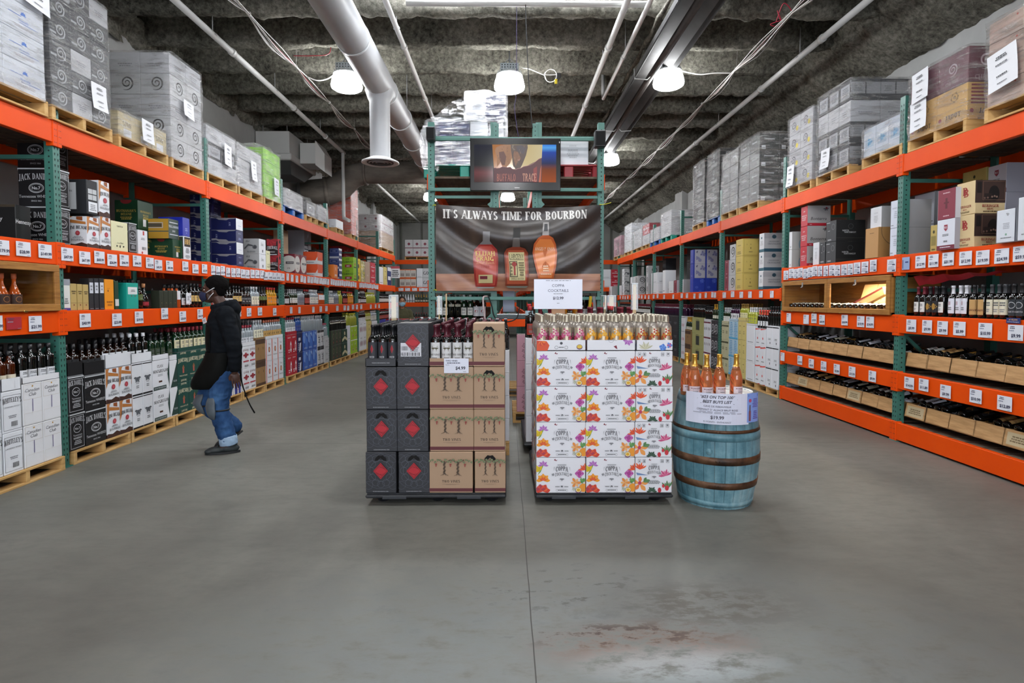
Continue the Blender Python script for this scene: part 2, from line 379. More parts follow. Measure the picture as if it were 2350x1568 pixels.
def floor_mat():
    m, nt, b, N, Lk = nodemat('polished_concrete')
    v = coords(N, Lk)
    n1 = N('ShaderNodeTexNoise'); n1.inputs['Scale'].default_value = .55; n1.inputs['Detail'].default_value = 9; n1.inputs['Roughness'].default_value = .62; n1.inputs['Distortion'].default_value = .6; Lk(v, n1.inputs['Vector'])
    r1 = ramp(N, [(.3, '5c5c56'), (.5, '6d6d66'), (.7, '7d7c75')]); Lk(n1.outputs['Fac'], r1.inputs['Fac'])
    # worn, pale bluish and rusty patches in front of the displays
    n2 = N('ShaderNodeTexNoise'); n2.inputs['Scale'].default_value = 2.1; n2.inputs['Detail'].default_value = 10; n2.inputs['Roughness'].default_value = .7; Lk(v, n2.inputs['Vector'])
    v3 = coords(N, Lk, (1, 2.2, 1)); n3 = N('ShaderNodeTexNoise'); n3.inputs['Scale'].default_value = 5.5; n3.inputs['Detail'].default_value = 11; n3.inputs['Roughness'].default_value = .72; Lk(v3, n3.inputs['Vector'])
    sx = N('ShaderNodeSeparateXYZ'); Lk(v, sx.inputs[0])
    def near(cx, cy, rx, ry):
        a = N('ShaderNodeMapping'); a.inputs['Location'].default_value = (-cx/rx, -cy/ry, 0); a.inputs['Scale'].default_value = (1/rx, 1/ry, 0); Lk(v, a.inputs['Vector'])
        ln = N('ShaderNodeVectorMath', operation='LENGTH'); Lk(a.outputs[0], ln.inputs[0])
        mr = N('ShaderNodeMapRange'); mr.inputs['From Min'].default_value = 1; mr.inputs['From Max'].default_value = .35; Lk(ln.outputs['Value'], mr.inputs['Value']); return mr.outputs['Result']
    def blend(col, prev, mask, lo, hi, tex, amount=1.0):
        mr = N('ShaderNodeMapRange'); mr.inputs['From Min'].default_value = lo; mr.inputs['From Max'].default_value = hi; mr.inputs['To Max'].default_value = amount; Lk(tex, mr.inputs['Value'])
        mu = N('ShaderNodeMath', operation='MULTIPLY'); Lk(mr.outputs['Result'], mu.inputs[0])
        if mask is not None: Lk(mask, mu.inputs[1])
        else: mu.inputs[1].default_value = 1
        mx = N('ShaderNodeMixRGB'); Lk(mu.outputs[0], mx.inputs[0]); Lk(prev, mx.inputs[1]); mx.inputs[2].default_value = lin(col); return mx.outputs[0]
    col = r1.outputs['Color']
    col = blend('9aa3a6', col, near(.35, 2.2, 2.3, 1.15), .34, .6, n3.outputs['Fac'], .42)
    col = blend('4c4030', col, near(1.0, 2.72, .6, .3), .44, .54, n3.outputs['Fac'], .6)
    col = blend('85583a', col, near(.62, 2.4, .62, .22), .44, .56, n3.outputs['Fac'], .6)
    col = blend('4a3c34', col, near(.5, 2.48, .6, .12), .52, .56, n3.outputs['Fac'], .9)
    col = blend('57544e', col, near(.3, 2.9, .6, .35), .56, .60, n3.outputs['Fac'], .8)
    col = blend('bcc5c8', col, near(.72, 2.27, .5, .16), .42, .56, n3.outputs['Fac'], .6)
    col = blend('4c4b47', col, None, .58, .74, n2.outputs['Fac'], .5)
    col = blend('4c4b47', col, None, .44, .66, n3.outputs['Fac'], .3)
    # joints
    def joint(axis, pos, w, prev):
        s = N('ShaderNodeMath', operation='SUBTRACT'); Lk(sx.outputs[axis], s.inputs[0]); s.inputs[1].default_value = pos
        nj = N('ShaderNodeTexNoise'); nj.inputs['Scale'].default_value = 3; Lk(v, nj.inputs['Vector'])
        wob = N('ShaderNodeMath', operation='MULTIPLY_ADD'); Lk(nj.outputs['Fac'], wob.inputs[0]); wob.inputs[1].default_value = .012; Lk(s.outputs[0], wob.inputs[2])
        a = N('ShaderNodeMath', operation='ABSOLUTE'); Lk(wob.outputs[0], a.inputs[0])
        mr = N('ShaderNodeMapRange'); mr.inputs['From Min'].default_value = w; mr.inputs['From Max'].default_value = w*.35; Lk(a.outputs[0], mr.inputs['Value'])
        mx = N('ShaderNodeMixRGB'); Lk(mr.outputs['Result'], mx.inputs[0]); Lk(prev, mx.inputs[1]); mx.inputs[2].default_value = lin('3f3e3a'); return mx.outputs[0]
    col = joint('X', .125, .004, col); col = joint('Y', 5.9, .004, col); col = joint('Y', 11.2, .004, col)
    Lk(col, b.inputs['Base Color'])
    mr = N('ShaderNodeMapRange'); mr.inputs['To Min'].default_value = .42; mr.inputs['To Max'].default_value = .6; Lk(n1.outputs['Fac'], mr.inputs['Value']); Lk(mr.outputs['Result'], b.inputs['Roughness'])
    b.inputs['Specular IOR Level'].default_value = .3
    bp = N('ShaderNodeBump'); bp.inputs['Strength'].default_value = .06; bp.inputs['Distance'].default_value = .01; Lk(n2.outputs['Fac'], bp.inputs['Height']); Lk(bp.outputs['Normal'], b.inputs['Normal'])
    return m
def struct(name, mb, parent=None):
    o = mb.build(name, parent)
    if parent is None: o['kind'] = 'structure'
    return o
WALLM = noisy('painted_block_wall', [(.3, '8f908e'), (.7, 'a2a3a1')], 1.2, rough=.8, bump=.1)
WALLD = noisy('far_wall_panel', [(.3, '6a6a66'), (.7, '7d7d78')], 1.2, rough=.8, bump=.1)
FOAM = None
def foam_mat():
    m, nt, b, N, Lk = nodemat('sprayed_insulation')
    v = coords(N, Lk)
    n = N('ShaderNodeTexNoise'); n.inputs['Scale'].default_value = 16; n.inputs['Detail'].default_value = 8; n.inputs['Roughness'].default_value = .75; Lk(v, n.inputs['Vector'])
    n2 = N('ShaderNodeTexNoise'); n2.inputs['Scale'].default_value = 1.3; n2.inputs['Detail'].default_value = 4; Lk(v, n2.inputs['Vector'])
    ad = N('ShaderNodeMath', operation='MULTIPLY_ADD'); Lk(n2.outputs['Fac'], ad.inputs[0]); ad.inputs[1].default_value = .5; Lk(n.outputs['Fac'], ad.inputs[2])
    r = ramp(N, [(.55, '33322e'), (.75, '6e6c62'), (.95, '98958a')]); Lk(ad.outputs[0], r.inputs['Fac']); Lk(r.outputs['Color'], b.inputs['Base Color'])
    b.inputs['Roughness'].default_value = .95; b.inputs['Specular IOR Level'].default_value = .1
    bp = N('ShaderNodeBump'); bp.inputs['Strength'].default_value = 1; bp.inputs['Distance'].default_value = .05; Lk(n.outputs['Fac'], bp.inputs['Height']); Lk(bp.outputs['Normal'], b.inputs['Normal'])
    return m
FOAM = foam_mat()
mb = MB(); mb.box((WL-.1, YB-.1, -.12), (WR+.1, YF+.1, 0), floor_mat()); struct('floor', mb)
mb = MB(); mb.box((WL-.2, YB, 0), (WL, YF, 6.1), WALLM)
for y in (6.6, 14.2, 21.8): mb.box((WL, y, 3.0), (WL+.12, y+.45, 5.9), WALLM)
struct('wall_left', mb)
mb = MB(); mb.box((WR, YB, 0), (WR+.2, YF, 6.1), WALLM)
for y in (16.9, 22.5): mb.box((WR-.16, y, 2.9), (WR, y+.7, 5.2), WALLM)
struct('wall_right', mb)
mb = MB(); mb.box((WL, YF, 0), (WR, YF+.2, 6.1), WALLD)
for x in range(-5, 6): mb.box((x-.03, YF-.08, 0), (x+.03, YF, 6), mt('55564f/.8'))
struct('wall_back', mb)
mb = MB(); mb.box((WL, YB-.2, 0), (WR, YB, 6.1), WALLM); struct('wall_front', mb)
mb = MB(); mb.box((-4.3, YB+.01, .9), (4.5, YB+.03, 4.1), emit('added_fill_glow', 'eef3ff', FILL_GLOW_POWER)); t = struct('added_fill_panel', mb)  # unseen glowing panel and frame, added to brighten camera-facing surfaces
mb = MB()
for x in (-4.35, -2.15, .08, 2.3, 4.5): mb.box((x, YB, .85), (x+.06, YB+.08, 4.15), mt('8c8f90/.4'))
for z in (.85, 4.1): mb.box((-4.35, YB, z), (4.56, YB+.08, z+.06), mt('8c8f90/.4'))
mb.build('fill_panel_frame', t)

JY0, JS, JZ, DZ = 8.23, .92, 5.165, 5.62
SKX0, SKX1, SKY0, SKY1 = -1.6, 1.95, 6.66, 7.2     # skylight opening between two joists
def ceil_z(y):
    t = ((y-JY0) % JS)/JS
    if t < .2: z = JZ+.02*abs(t-.1)/.1
    elif t < .3: z = JZ+.02+(DZ-JZ)*((t-.2)/.1)**.7
    elif t > .93: z = DZ-(DZ-JZ)*((t-.93)/.07)
    else: z = DZ
    return z
def ceiling_mesh(x0, x1, y0, y1, dx, dy, amp):
    nx = int((x1-x0)/dx)+1; ny = int((y1-y0)/dy)+1; vs = []; fs = []
    for j in range(ny+1):
        y = y0+(y1-y0)*j/ny
        for i in range(nx+1):
            x = x0+(x1-x0)*i/nx; p = Vector((x, y, 0))
            z = ceil_z(y+.03*noise.noise(Vector((x*1.7, y*.8, 3))))
            z += amp*(noise.noise(p*4)*.7+noise.noise(p*10)*.8)
            if SKX0 < x < SKX1 and SKY0 < y < SKY1: z = 5.64
            vs.append((x, y, z))
    for j in range(ny):
        for i in range(nx):
            a = j*(nx+1)+i; x, y, z = vs[a]
            if SKX0+dx < x < SKX1-2*dx and SKY0+dy < y < SKY1-2*dy: continue
            fs.append((a, a+nx+1, a+nx+2, a+1))
    m = MB(); m.add(vs, fs, FOAM, True); return m
struct('ceiling', ceiling_mesh(WL, WR, 5.4, 17.0, .055, .045, .045))
c2 = struct('ceiling', ceiling_mesh(WL, WR, 17.0, YF, .11, .06, .05))
mb = MB(); mb.box((WL, YB, DZ), (WR, 5.42, DZ+.1), FOAM)
for k in range(14): mb.box((WL, YB+.6+k*.98, JZ), (WR, YB+.78+k*.98, DZ), FOAM)
struct('ceiling', mb)
# insulation that runs along the head of the side walls
def lump(x0, x1, z0, z1, ya, yb, seed):
    n = int((yb-ya)/.08); vs = []; fs = []; K = 9
    for j in range(n+1):
        y = ya+(yb-ya)*j/n
        for k in range(K):
            t = k/(K-1); p = Vector((x0+(x1-x0)*(1-(1-t)**2), y, z0+(z1-z0)*t)); q = noise.noise(p*3.1+Vector((seed, 0, 0)))*.10+noise.noise(p*8)*.09
            vs.append((p.x+(q if x1 > x0 else -q)*.8, y, p.z-abs(q)*.9))
    for j in range(n):
        for k in range(K-1):
            a = j*K+k; fs.append((a, a+1, a+K+1, a+K) if x1 > x0 else (a, a+K, a+K+1, a+1))
    m = MB(); m.add(vs, fs, FOAM, True); return m
struct('trim_1', lump(WR, WR-.75, 4.72, 5.45, 5.2, YF, 2))
struct('trim_2', lump(WL, WL+.12, 5.05, 5.45, 5.2, YF, 7))
# skylight
mb = MB(); mb.box((SKX0-.1, SKY0-.05, 5.66), (SKX1+.1, SKY1+.05, 5.69), emit('skylight_glow', 'f4f8ff', SKYLIGHT_POWER))
t = struct('window_1', mb)
mb = MB()
for a, b in (((SKX0-.12, SKY0-.12, 5.6), (SKX0, SKY1+.12, 6.02)), ((SKX1, SKY0-.12, 5.6), (SKX1+.12, SKY1+.12, 6.02)), ((SKX0, SKY0-.12, 5.6), (SKX1, SKY0, 6.02)), ((SKX0, SKY1, 5.6), (SKX1, SKY1+.12, 6.02))): mb.box(a, b, mt('d8d8d6/.8'))
mb.build('skylight_curb', t)

# ------------------------------------------------------------------ high-bay lamps
LENS = emit('lamp_lens', 'fbfdff', LAMP_POWER)
def lens_mesh():
    m = MB(); m.lathe([(.0, -.235), (.12, -.232), (.19, -.222), (.225, -.2), (.232, -.16), (.215, -.08), (.19, -.01), (.185, 0), (.0, .0)], LENS, 24); return m.mesh('lens')
def house_mesh():
    m = MB(); m.lathe([(.0, .05), (.11, .05), (.17, .03), (.2, .005), (.2, -.01), (.19, -.01)], mt('c9ccce/.4'), 24)
    for k in range(18):
        a = k*2*pi/18; m.box((.18*cos(a)-.006, .18*sin(a)-.006, .0), (.18*cos(a)+.006, .18*sin(a)+.006, .05), mt('b7babc/.4'))
    return m.mesh('housing')
def driver_mesh():
    m = MB(); m.cbox((-.14, -.11, .05), (.14, .11, .15), mt('9aa3a6/.5'), .01)
    for i in range(6):
        for j in range(2): m.box((-.12+i*.042, -.1115, .075+j*.035), (-.1+i*.042, -.109, .092+j*.035), mt('3b4144'))
    return m.mesh('driver_box')
def stem_mesh():
    m = MB(); m.tube([(0, 0, .15), (0, 0, .69)], .012, mt('8a8d8f/.5'), 8); m.bar((-.1, 0, .15), (0, 0, .26), .012, .012, mt('8a8d8f')); m.bar((.1, 0, .15), (0, 0, .26), .012, .012, mt('8a8d8f')); return m.mesh('hanger')
_lm = [('lens', lens_mesh()), ('housing', house_mesh()), ('driver_box', driver_mesh()), ('hanger', stem_mesh())]
rown = {8.7: 'front row', 13.6: 'second row', 18.2: 'third row', 22.8: 'fourth row'}
for ry in (-6.0, -1.1, 3.8, 8.7, 13.6, 18.2, 22.8):
    for cx, cn in ((-2.42, 'over left aisle'), (.05, 'above the television'), (2.48, 'over right aisle')):
        if ry == 13.6 and cx < -1: continue
        r = empty('high_bay_lamp', (cx, ry, 4.93+(.06 if cx > 2 else 0)))
        props(r, f'lit white bowl-shaped ceiling lamp {cn}, {rown.get(ry, "behind the camera")}', 'lamp', 'high bay lamps')
        for nm, me in _lm: link(nm, me, parent=r)

# ------------------------------------------------------------------ ducts and pipes
DX, DZc = -1.90, 4.76
root = empty('air_duct', (DX, 8.6, 0)); props(root, 'long round white air duct with a vertical drop and round diffuser', 'duct')
R0 = Vector((DX, 8.6, 0))
def rel(p): return tuple(Vector(p)-R0)
m = MB(); m.tube([rel((DX, y, DZc)) for y in (3.0, 5.2, 7, 8.55, 9.0, 10.5, 12, 13.4, 14.1)], [.21, .21, .21, .21, .205, .205, .205, .205, .2], DUCT, 24)
m.build('main_duct', root)
m = MB()
for y in (5.5, 7.1, 8.9, 10.2, 11.6, 13.0): m.tube([rel((DX, y, DZc)), rel((DX, y+.035, DZc))], .217, mt('b9bbbd/.5'), 24)
m.build('seam_band', root)
m = MB(); m.lathe([(.215, DZc-.1), (.18, DZc-.22), (.152, DZc-.27), (.15, 3.72), (.15, 3.62)], DUCT, 24); m.build('drop_duct', root)
m = MB(); m.lathe([(.15, 3.66), (.2, 3.635), (.275, 3.6), (.282, 3.585), (.26, 3.575), (.2, 3.59)], mt('c6c8c9/.4'), 28)
m.lathe([(.0, 3.6), (.1, 3.6), (.2, 3.585)], mt('3a3b3c/.6'), 20)
for r in (.06, .11, .16): m.lathe([(r, 3.575), (r+.015, 3.585)], mt('85888a/.5'), 20)
m.build('diffuser', root)
m = MB()
for y in (6.2, 9.8, 12.6): m.tube([rel((DX-.2, y, DZc)), rel((DX-.2, y, 5.5))], .006, mt('8b8d8f'), 6); m.tube([rel((DX+.2, y, DZc)), rel((DX+.2, y, 5.5))], .006, mt('8b8d8f'), 6)
m.build('hanger_rod', root)

root = empty('branch_duct', (-3.4, 14.4, 0)); props(root, 'dusty grey cross duct with a wide elbow dropping behind the left rack', 'duct')
R0 = Vector((-3.4, 14.4, 0))
m = MB(); m.tube([rel(p) for p in ((-1.75, 14.35, 4.72), (-2.6, 14.35, 4.72), (-3.55, 14.35, 4.72), (-3.85, 14.3, 4.62), (-4.1, 14.2, 4.38), (-4.4, 14.1, 4.2), (-5.0, 14.0, 4.12))], [.27, .27, .27, .3, .33, .33, .33], DUCTD, 20); m.build('round_duct', root)
for a_, b_, r_ in (((-3.5, 14.35, 4.72), (-3.56, 14.35, 4.72), .31), ((-4.42, 14.1, 4.2), (-4.5, 14.08, 4.19), .36)): m = MB(); m.tube([rel(a_), rel(b_)], r_, DUCTD, 20); m.build('collar', root)

root = empty('heater_cabinet', (-4.75, 11.9, 0)); props(root, 'boxy grey air handling cabinet hung high against left wall', 'air handler')
R0 = Vector((-4.75, 11.9, 0)); BX = mt('a9a9a6/.5')
m = MB(); m.cbox(rel((-5.2, 11.85, 4.52)), rel((-4.5, 13.3, 5.02)), BX, .01); m.cbox(rel((-5.2, 11.8, 4.42)), rel((-4.45, 13.35, 4.56)), BX, .02); m.build('cabinet_body', root)
m = MB(); m.add([rel(p) for p in ((-5.2, 11.9, 4.42), (-4.5, 11.9, 4.42), (-4.6, 12.2, 4.2), (-5.1, 12.2, 4.2), (-5.2, 13.3, 4.42), (-4.5, 13.3, 4.42), (-4.6, 13, 4.2), (-5.1, 13, 4.2))], [(0, 1, 2, 3), (1, 5, 6, 2), (5, 4, 7, 6), (4, 0, 3, 7), (3, 2, 6, 7)], mt('3a3b3a/.7')); m.build('bottom_grille', root)
m = MB(); m.cbox(rel((-4.45, 12.3, 4.46)), rel((-4.1, 12.9, 4.9)), BX, .01); m.add([rel(p) for p in ((-4.1, 12.25, 4.42), (-4.1, 12.95, 4.42), (-4.1, 12.95, 4.94), (-4.1, 12.25, 4.94), (-3.95, 12.4, 4.3), (-3.95, 12.9, 4.3), (-3.95, 12.9, 4.7), (-3.95, 12.4, 4.7))], [(0, 1, 2, 3), (4, 7, 6, 5), (0, 4, 5, 1), (1, 5, 6, 2), (2, 6, 7, 3), (3, 7, 4, 0)], mt('b5b5b2/.5')); m.build('outlet_hood', root)
m = MB()
for x, y in ((-5.1, 12), (-4.6, 12), (-4.6, 13.2)): m.tube([rel((x, y, 5.0)), rel((x, y, 5.5))], .008, mt('77797a'), 6)
m.build('hanger_rod', root)

def pipe(name, pts, r, label, cat='pipe', mat=PIPEW, couple=(), hang=(), group=None):
    o = empty(name, pts[0]); props(o, label, cat, group); b = Vector(pts[0])
    m = MB(); m.tube([Vector(p)-b for p in pts], r, mat, 12); m.build('pipe_run', o)
    if couple:
        m = MB()
        for y in couple:
            x, z = pts[0][0], pts[0][2]; m.tube([Vector((x, y, z))-b, Vector((x, y+.07, z))-b], r*1.28, mat, 12)
        m.build('coupling', o)
    if hang:
        m = MB()
        for y in hang:
            x, z = pts[0][0], pts[0][2]; m.tube([Vector((x, y, z+r))-b, Vector((x, y, 5.45))-b], .006, mt('9b9c9c'), 6)
            m.lathe([(r*1.25, -.012), (r*1.25, .012)], mt('8d8e8e'), 12, c=tuple(Vector((x, y, z))-b))
        m.build('hanger', o)
    return o
pz = CH+3.5
pipe('sprinkler_pipe', [(-3.87, 4.0, pz), (-3.87, 13.3, pz), (-3.87, 13.6, pz)], .042, 'long pale sprinkler pipe slanting above the left rack', couple=(8.1, 10.4, 12.2), hang=(7.6, 9.6, 11.9))
pipe('sprinkler_pipe', [(-3.9, 15.2, pz), (-3.9, 25.5, pz)], .042, 'pale sprinkler pipe continuing beyond the dusty cross duct', couple=(18.1, 21.4), hang=(17.6, 22))
pipe('drain_pipe', [(-3.85, 13.45, pz-.03), (-3.85, 13.45, 3.55), (-3.83, 13.4, 3.45), (-3.65, 13.2, 3.36)], .04, 'thin pale downpipe ending in an elbow before orange cartons')
pipe('conduit_pipe', [(-1.41, 4.0, pz), (-1.41, 16.5, pz)], .034, 'straight pale pipe beside the round white duct', couple=(7.9, 9.9, 12.4), hang=(7.4, 10.8))
pipe('conduit_pipe', [(1.42, 4.0, pz), (1.42, 12.6, pz)], .04, 'straight pale pipe over the television, next to skylight', couple=(7.9, 10.2), hang=(8.4, 11.2))
pipe('conduit_pipe', [(1.69, 4.0, pz), (1.69, 9.9, pz), (1.69, 9.95, pz+.06), (1.69, 9.95, pz+.5)], .03, 'shorter pale pipe turning up into the ceiling by heater', couple=(8.2,), hang=(8.1,))
pipe('cross_pipe', [(-1.2, 6.92, pz+.07), (1.75, 6.92, pz+.07)], .035, 'pale cross pipe running under the bright skylight')
pipe('sprinkler_pipe', [(4.23, 4.0, pz), (4.23, 25.5, pz)], .042, 'long pale sprinkler pipe slanting above the right rack', couple=(7.6, 9.4, 12.6, 16), hang=(8.2, 11.3, 15.2))
# radiant tube heater
root = empty('radiant_heater', (2.2, 5, -.06)); props(root, 'long dark radiant tube heater under a folded metal reflector', 'heater'); R0 = Vector((2.2, 5, 0))
RF = noisy('heater_reflector', [(.3, '2a2928'), (.7, '3c3b3a')], 4, rough=.7, bump=.02, metal=0)
m = MB(); pr = [(-.26, 4.92), (-.25, 5.02), (-.12, 5.14), (.12, 5.14), (.25, 5.02), (.26, 4.92)]
vs = []
for y in (4.0, 19): vs += [rel((2.2+a, y, z)) for a, z in pr]+[rel((2.2+a*1.03, y, z+.012)) for a, z in pr]
m.add(vs, [(i, i+1, i+13, i+12) for i in range(5)]+[(i+6, i+18, i+19, i+7) for i in range(5)], RF); m.build('reflector', root)
m = MB(); m.tube([rel((2.2, 4.0, 4.98)), rel((2.2, 19, 4.98))], .05, noisy('heater_tube', [(.3, '343230'), (.7, '4b4744')], 6, rough=.5, metal=.5), 14); m.build('burner_tube', root)
for y in (6.2, 8.6, 11.2, 13.8, 16.4):
    m = MB()
    m.tube([rel((2.2+a, y, z)) for a, z in ((-.27, 5.06), (-.26, 4.91), (-.07, 4.9), (0, 4.97), (.07, 4.9), (.26, 4.91), (.27, 5.06))], .008, mt('a9a9a7/.4'), 6)
    m.tube([rel((2.2, y, 5.14)), rel((2.2, y, 5.5))], .006, mt('a9a9a7/.4'), 6)
    m.build('wire_bracket', root)
m = MB(); pts = []
for k in range(30): pts.append(rel((1.93+.012*sin(k*1.7), 5+k*.22, 5.12+.01*cos(k*2.3))))
m.tube(pts, [.03+.012*sin(k*2.1) for k in range(30)], FOAM, 8); m.build('insulated_line', root)

def wires(name, n, x, z, y0, y1, label, sag=.09, cols=('c9c9c4', '9b9893', 'd0cfca', '7c3038', 'b3b0aa', '6f6d6a')):
    o = empty(name, (x, y0, z)); props(o, label, 'cable'); rnd = random.Random(int(x*10))
    for k in range(n):
        pts = []; ph = rnd.uniform(0, 6); L = y1-y0; q = 44
        for i in range(q+1):
            y = L*i/q; tie = abs(sin(pi*y/1.55)); pts.append((rnd.uniform(-.004, .004)+(k-n/2)*.02*tie+.03*sin(y*.6+x), y, -.04*tie*(1+.6*sin(ph+y))-(k % 3)*sag*.25*tie))
        m = MB(); m.tube(pts, .0065, mt(cols[k % len(cols)]+'/.5'), 6); m.build('wire', o)
    m = MB()
    for i in range(1, int((y1-y0)/1.55)+1): m.tube([(.03*sin(1.55*i*.6+x), 1.55*i-.01, 0), (.03*sin(1.55*i*.6+x), 1.55*i+.01, 0)], .025, mt('8f8d88'), 8)
    m.build('cable_tie', o)
    m = MB()
    for i in range(1, int((y1-y0)/3.1)+1): m.tube([(.03*sin(3.1*i*.6+x), 3.1*i, 0), (.0, 3.1*i, 5.5-z)], .003, mt('8f8d88'), 5)
    m.build('hanger', o)
    return o
wires('cable_bundle', 7, -3.12, CH+3.5, 5.5, 16.3, 'sagging bundle of grey and red cables over left aisle')
wires('cable_bundle', 6, 3.5, CH+3.5, 5.5, 21.0, 'sagging bundle of grey and red cables over right aisle')
def cable(name, pts, r, col, label, group=None):
    P = [Vector(p) for p in pts]; out = []
    for i in range(len(P)-1):
        a, b, c, d = P[max(i-1, 0)], P[i], P[i+1], P[min(i+2, len(P)-1)]
        for k in range(6):
            t = k/6; out.append(.5*((2*b)+(c-a)*t+(2*a-5*b+4*c-d)*t*t+(3*b-a-3*c+d)*t**3))
    out.append(P[-1]); m = MB(); m.tube([p-P[0] for p in out], r, mt(col+'/.5'), 7); o = m.build(name, None, P[0]); props(o, label, 'cable', group); return o
cable('lamp_cord', [(-3.1, 8.9, 4.98), (-2.9, 8.85, 4.9), (-2.7, 8.8, 4.93), (-2.55, 8.72, 5.03)], .009, 'd8d8d4', 'white cord drooping to the lamp over left aisle, front row')
cable('lamp_cord', [(2.6, 8.7, 5.03), (2.95, 8.75, 4.98), (3.2, 8.75, 5.0), (3.45, 8.75, 5.0)], .009, 'd8d8d4', 'white cord running from front-row lamp to cable bundle over right aisle')
co = [(.2, 8.7, 5.05), (.35, 8.7, 5.03), (.55, 8.7, 4.95)]
for k in range(14): co.append((.68+.09*cos(pi+k*.95), 8.7+.02*sin(k), 4.93+.09*sin(pi+k*.95)))
co += [(.82, 8.7, 4.95)]
cable('coiled_cord', co, .006, 'd6d6d2', 'coiled white cord hanging beside the lamp above the television')
m = MB(); m.cbox((-.035, -.02, -.04), (.035, .02, .04), mt('222222'), .01); m.cbox((-.06, -.012, -.12), (-.02, .012, -.05), mt('c6b21c/.5'), .005)
props(m.build('cord_connector', None, (.80, 8.7, 4.93)), 'black plug connector with yellow tag on the coiled white cord', 'plug')
props(cable('red_wire', [(-3.05, 8.25, 5.02), (-2.8, 8.2, 5.0), (-2.55, 8.2, 5.02), (-2.5, 8.2, 5.12)], .006, '9a2430', 'short red wire stub beside grey cable bundle over left aisle'))
props(cable('red_wire', [(3.5, 7.3, 5.1), (3.42, 7.2, 5.16), (3.55, 7.35, 5.05), (3.38, 7.3, 5.04), (3.6, 7.2, 5.1), (3.45, 7.1, 5.2), (3.5, 7.4, 5.12)], .006, 'a8243c', 'tangle of red wire around the cables over right aisle'))
# ================================================================== carton designs
W = 'd9dce1/.5'; K = '151619/.45'; G = '6f7276'; CR = 'd8cfa6/.55'; RED = 'a51c26'; NAVY = '141c52/.4'; CRM = 'd9c08f/.6'; BURG = '6e1f33/.5'
def fine(a=.2, b=.1, c=.8, d=.2, n=3, m=G): return ('l', a, b, c, d, n, m)
def jd_side(): return [('fr', .06, .05, .94, .93, .012, 'b9bcc0'), ('t', .5, .80, .17, "JACK DANIEL'S", 'b9bcc0', 's', .25), ('o', .5, .58, .14, .014, 'b9bcc0', .12), ('t', .5, .58, .09, 'No.7', 'b9bcc0', 'b'), ('t', .5, .40, .075, 'Tennessee', 'b9bcc0', ''), ('t', .5, .32, .075, 'WHISKEY', 'b9bcc0', 'b'), fine(.22, .14, .78, .27, 3, 'a9acb0')]
def jb(): return [('p', [(.0, .0), (1, 0), (1, .1), (.72, .16), (.4, .1), (.0, .13)], '3d2118'), ('p', [(0, .42), (.12, .55), (.2, .95), (.3, 1), (0, 1)], 'b5743a'), ('p', [(.18, .8), (.95, .74), (.95, .82), (.2, .9)], 'b5743a/.4'), ('p', [(.5, .9), (.8, .86), (.8, .99), (.5, .99)], '8f4b20'), ('t', .55, .62, .14, 'JIM BEAM', K, 's', .3), ('c', .55, .46, .075, 'a3303a'), ('c', .55, .46, .045, 'b9505a'), ('t', .55, .24, .1, 'BOURBON', '50545a', 'n'), fine(.25, .30, .85, .36, 2)]
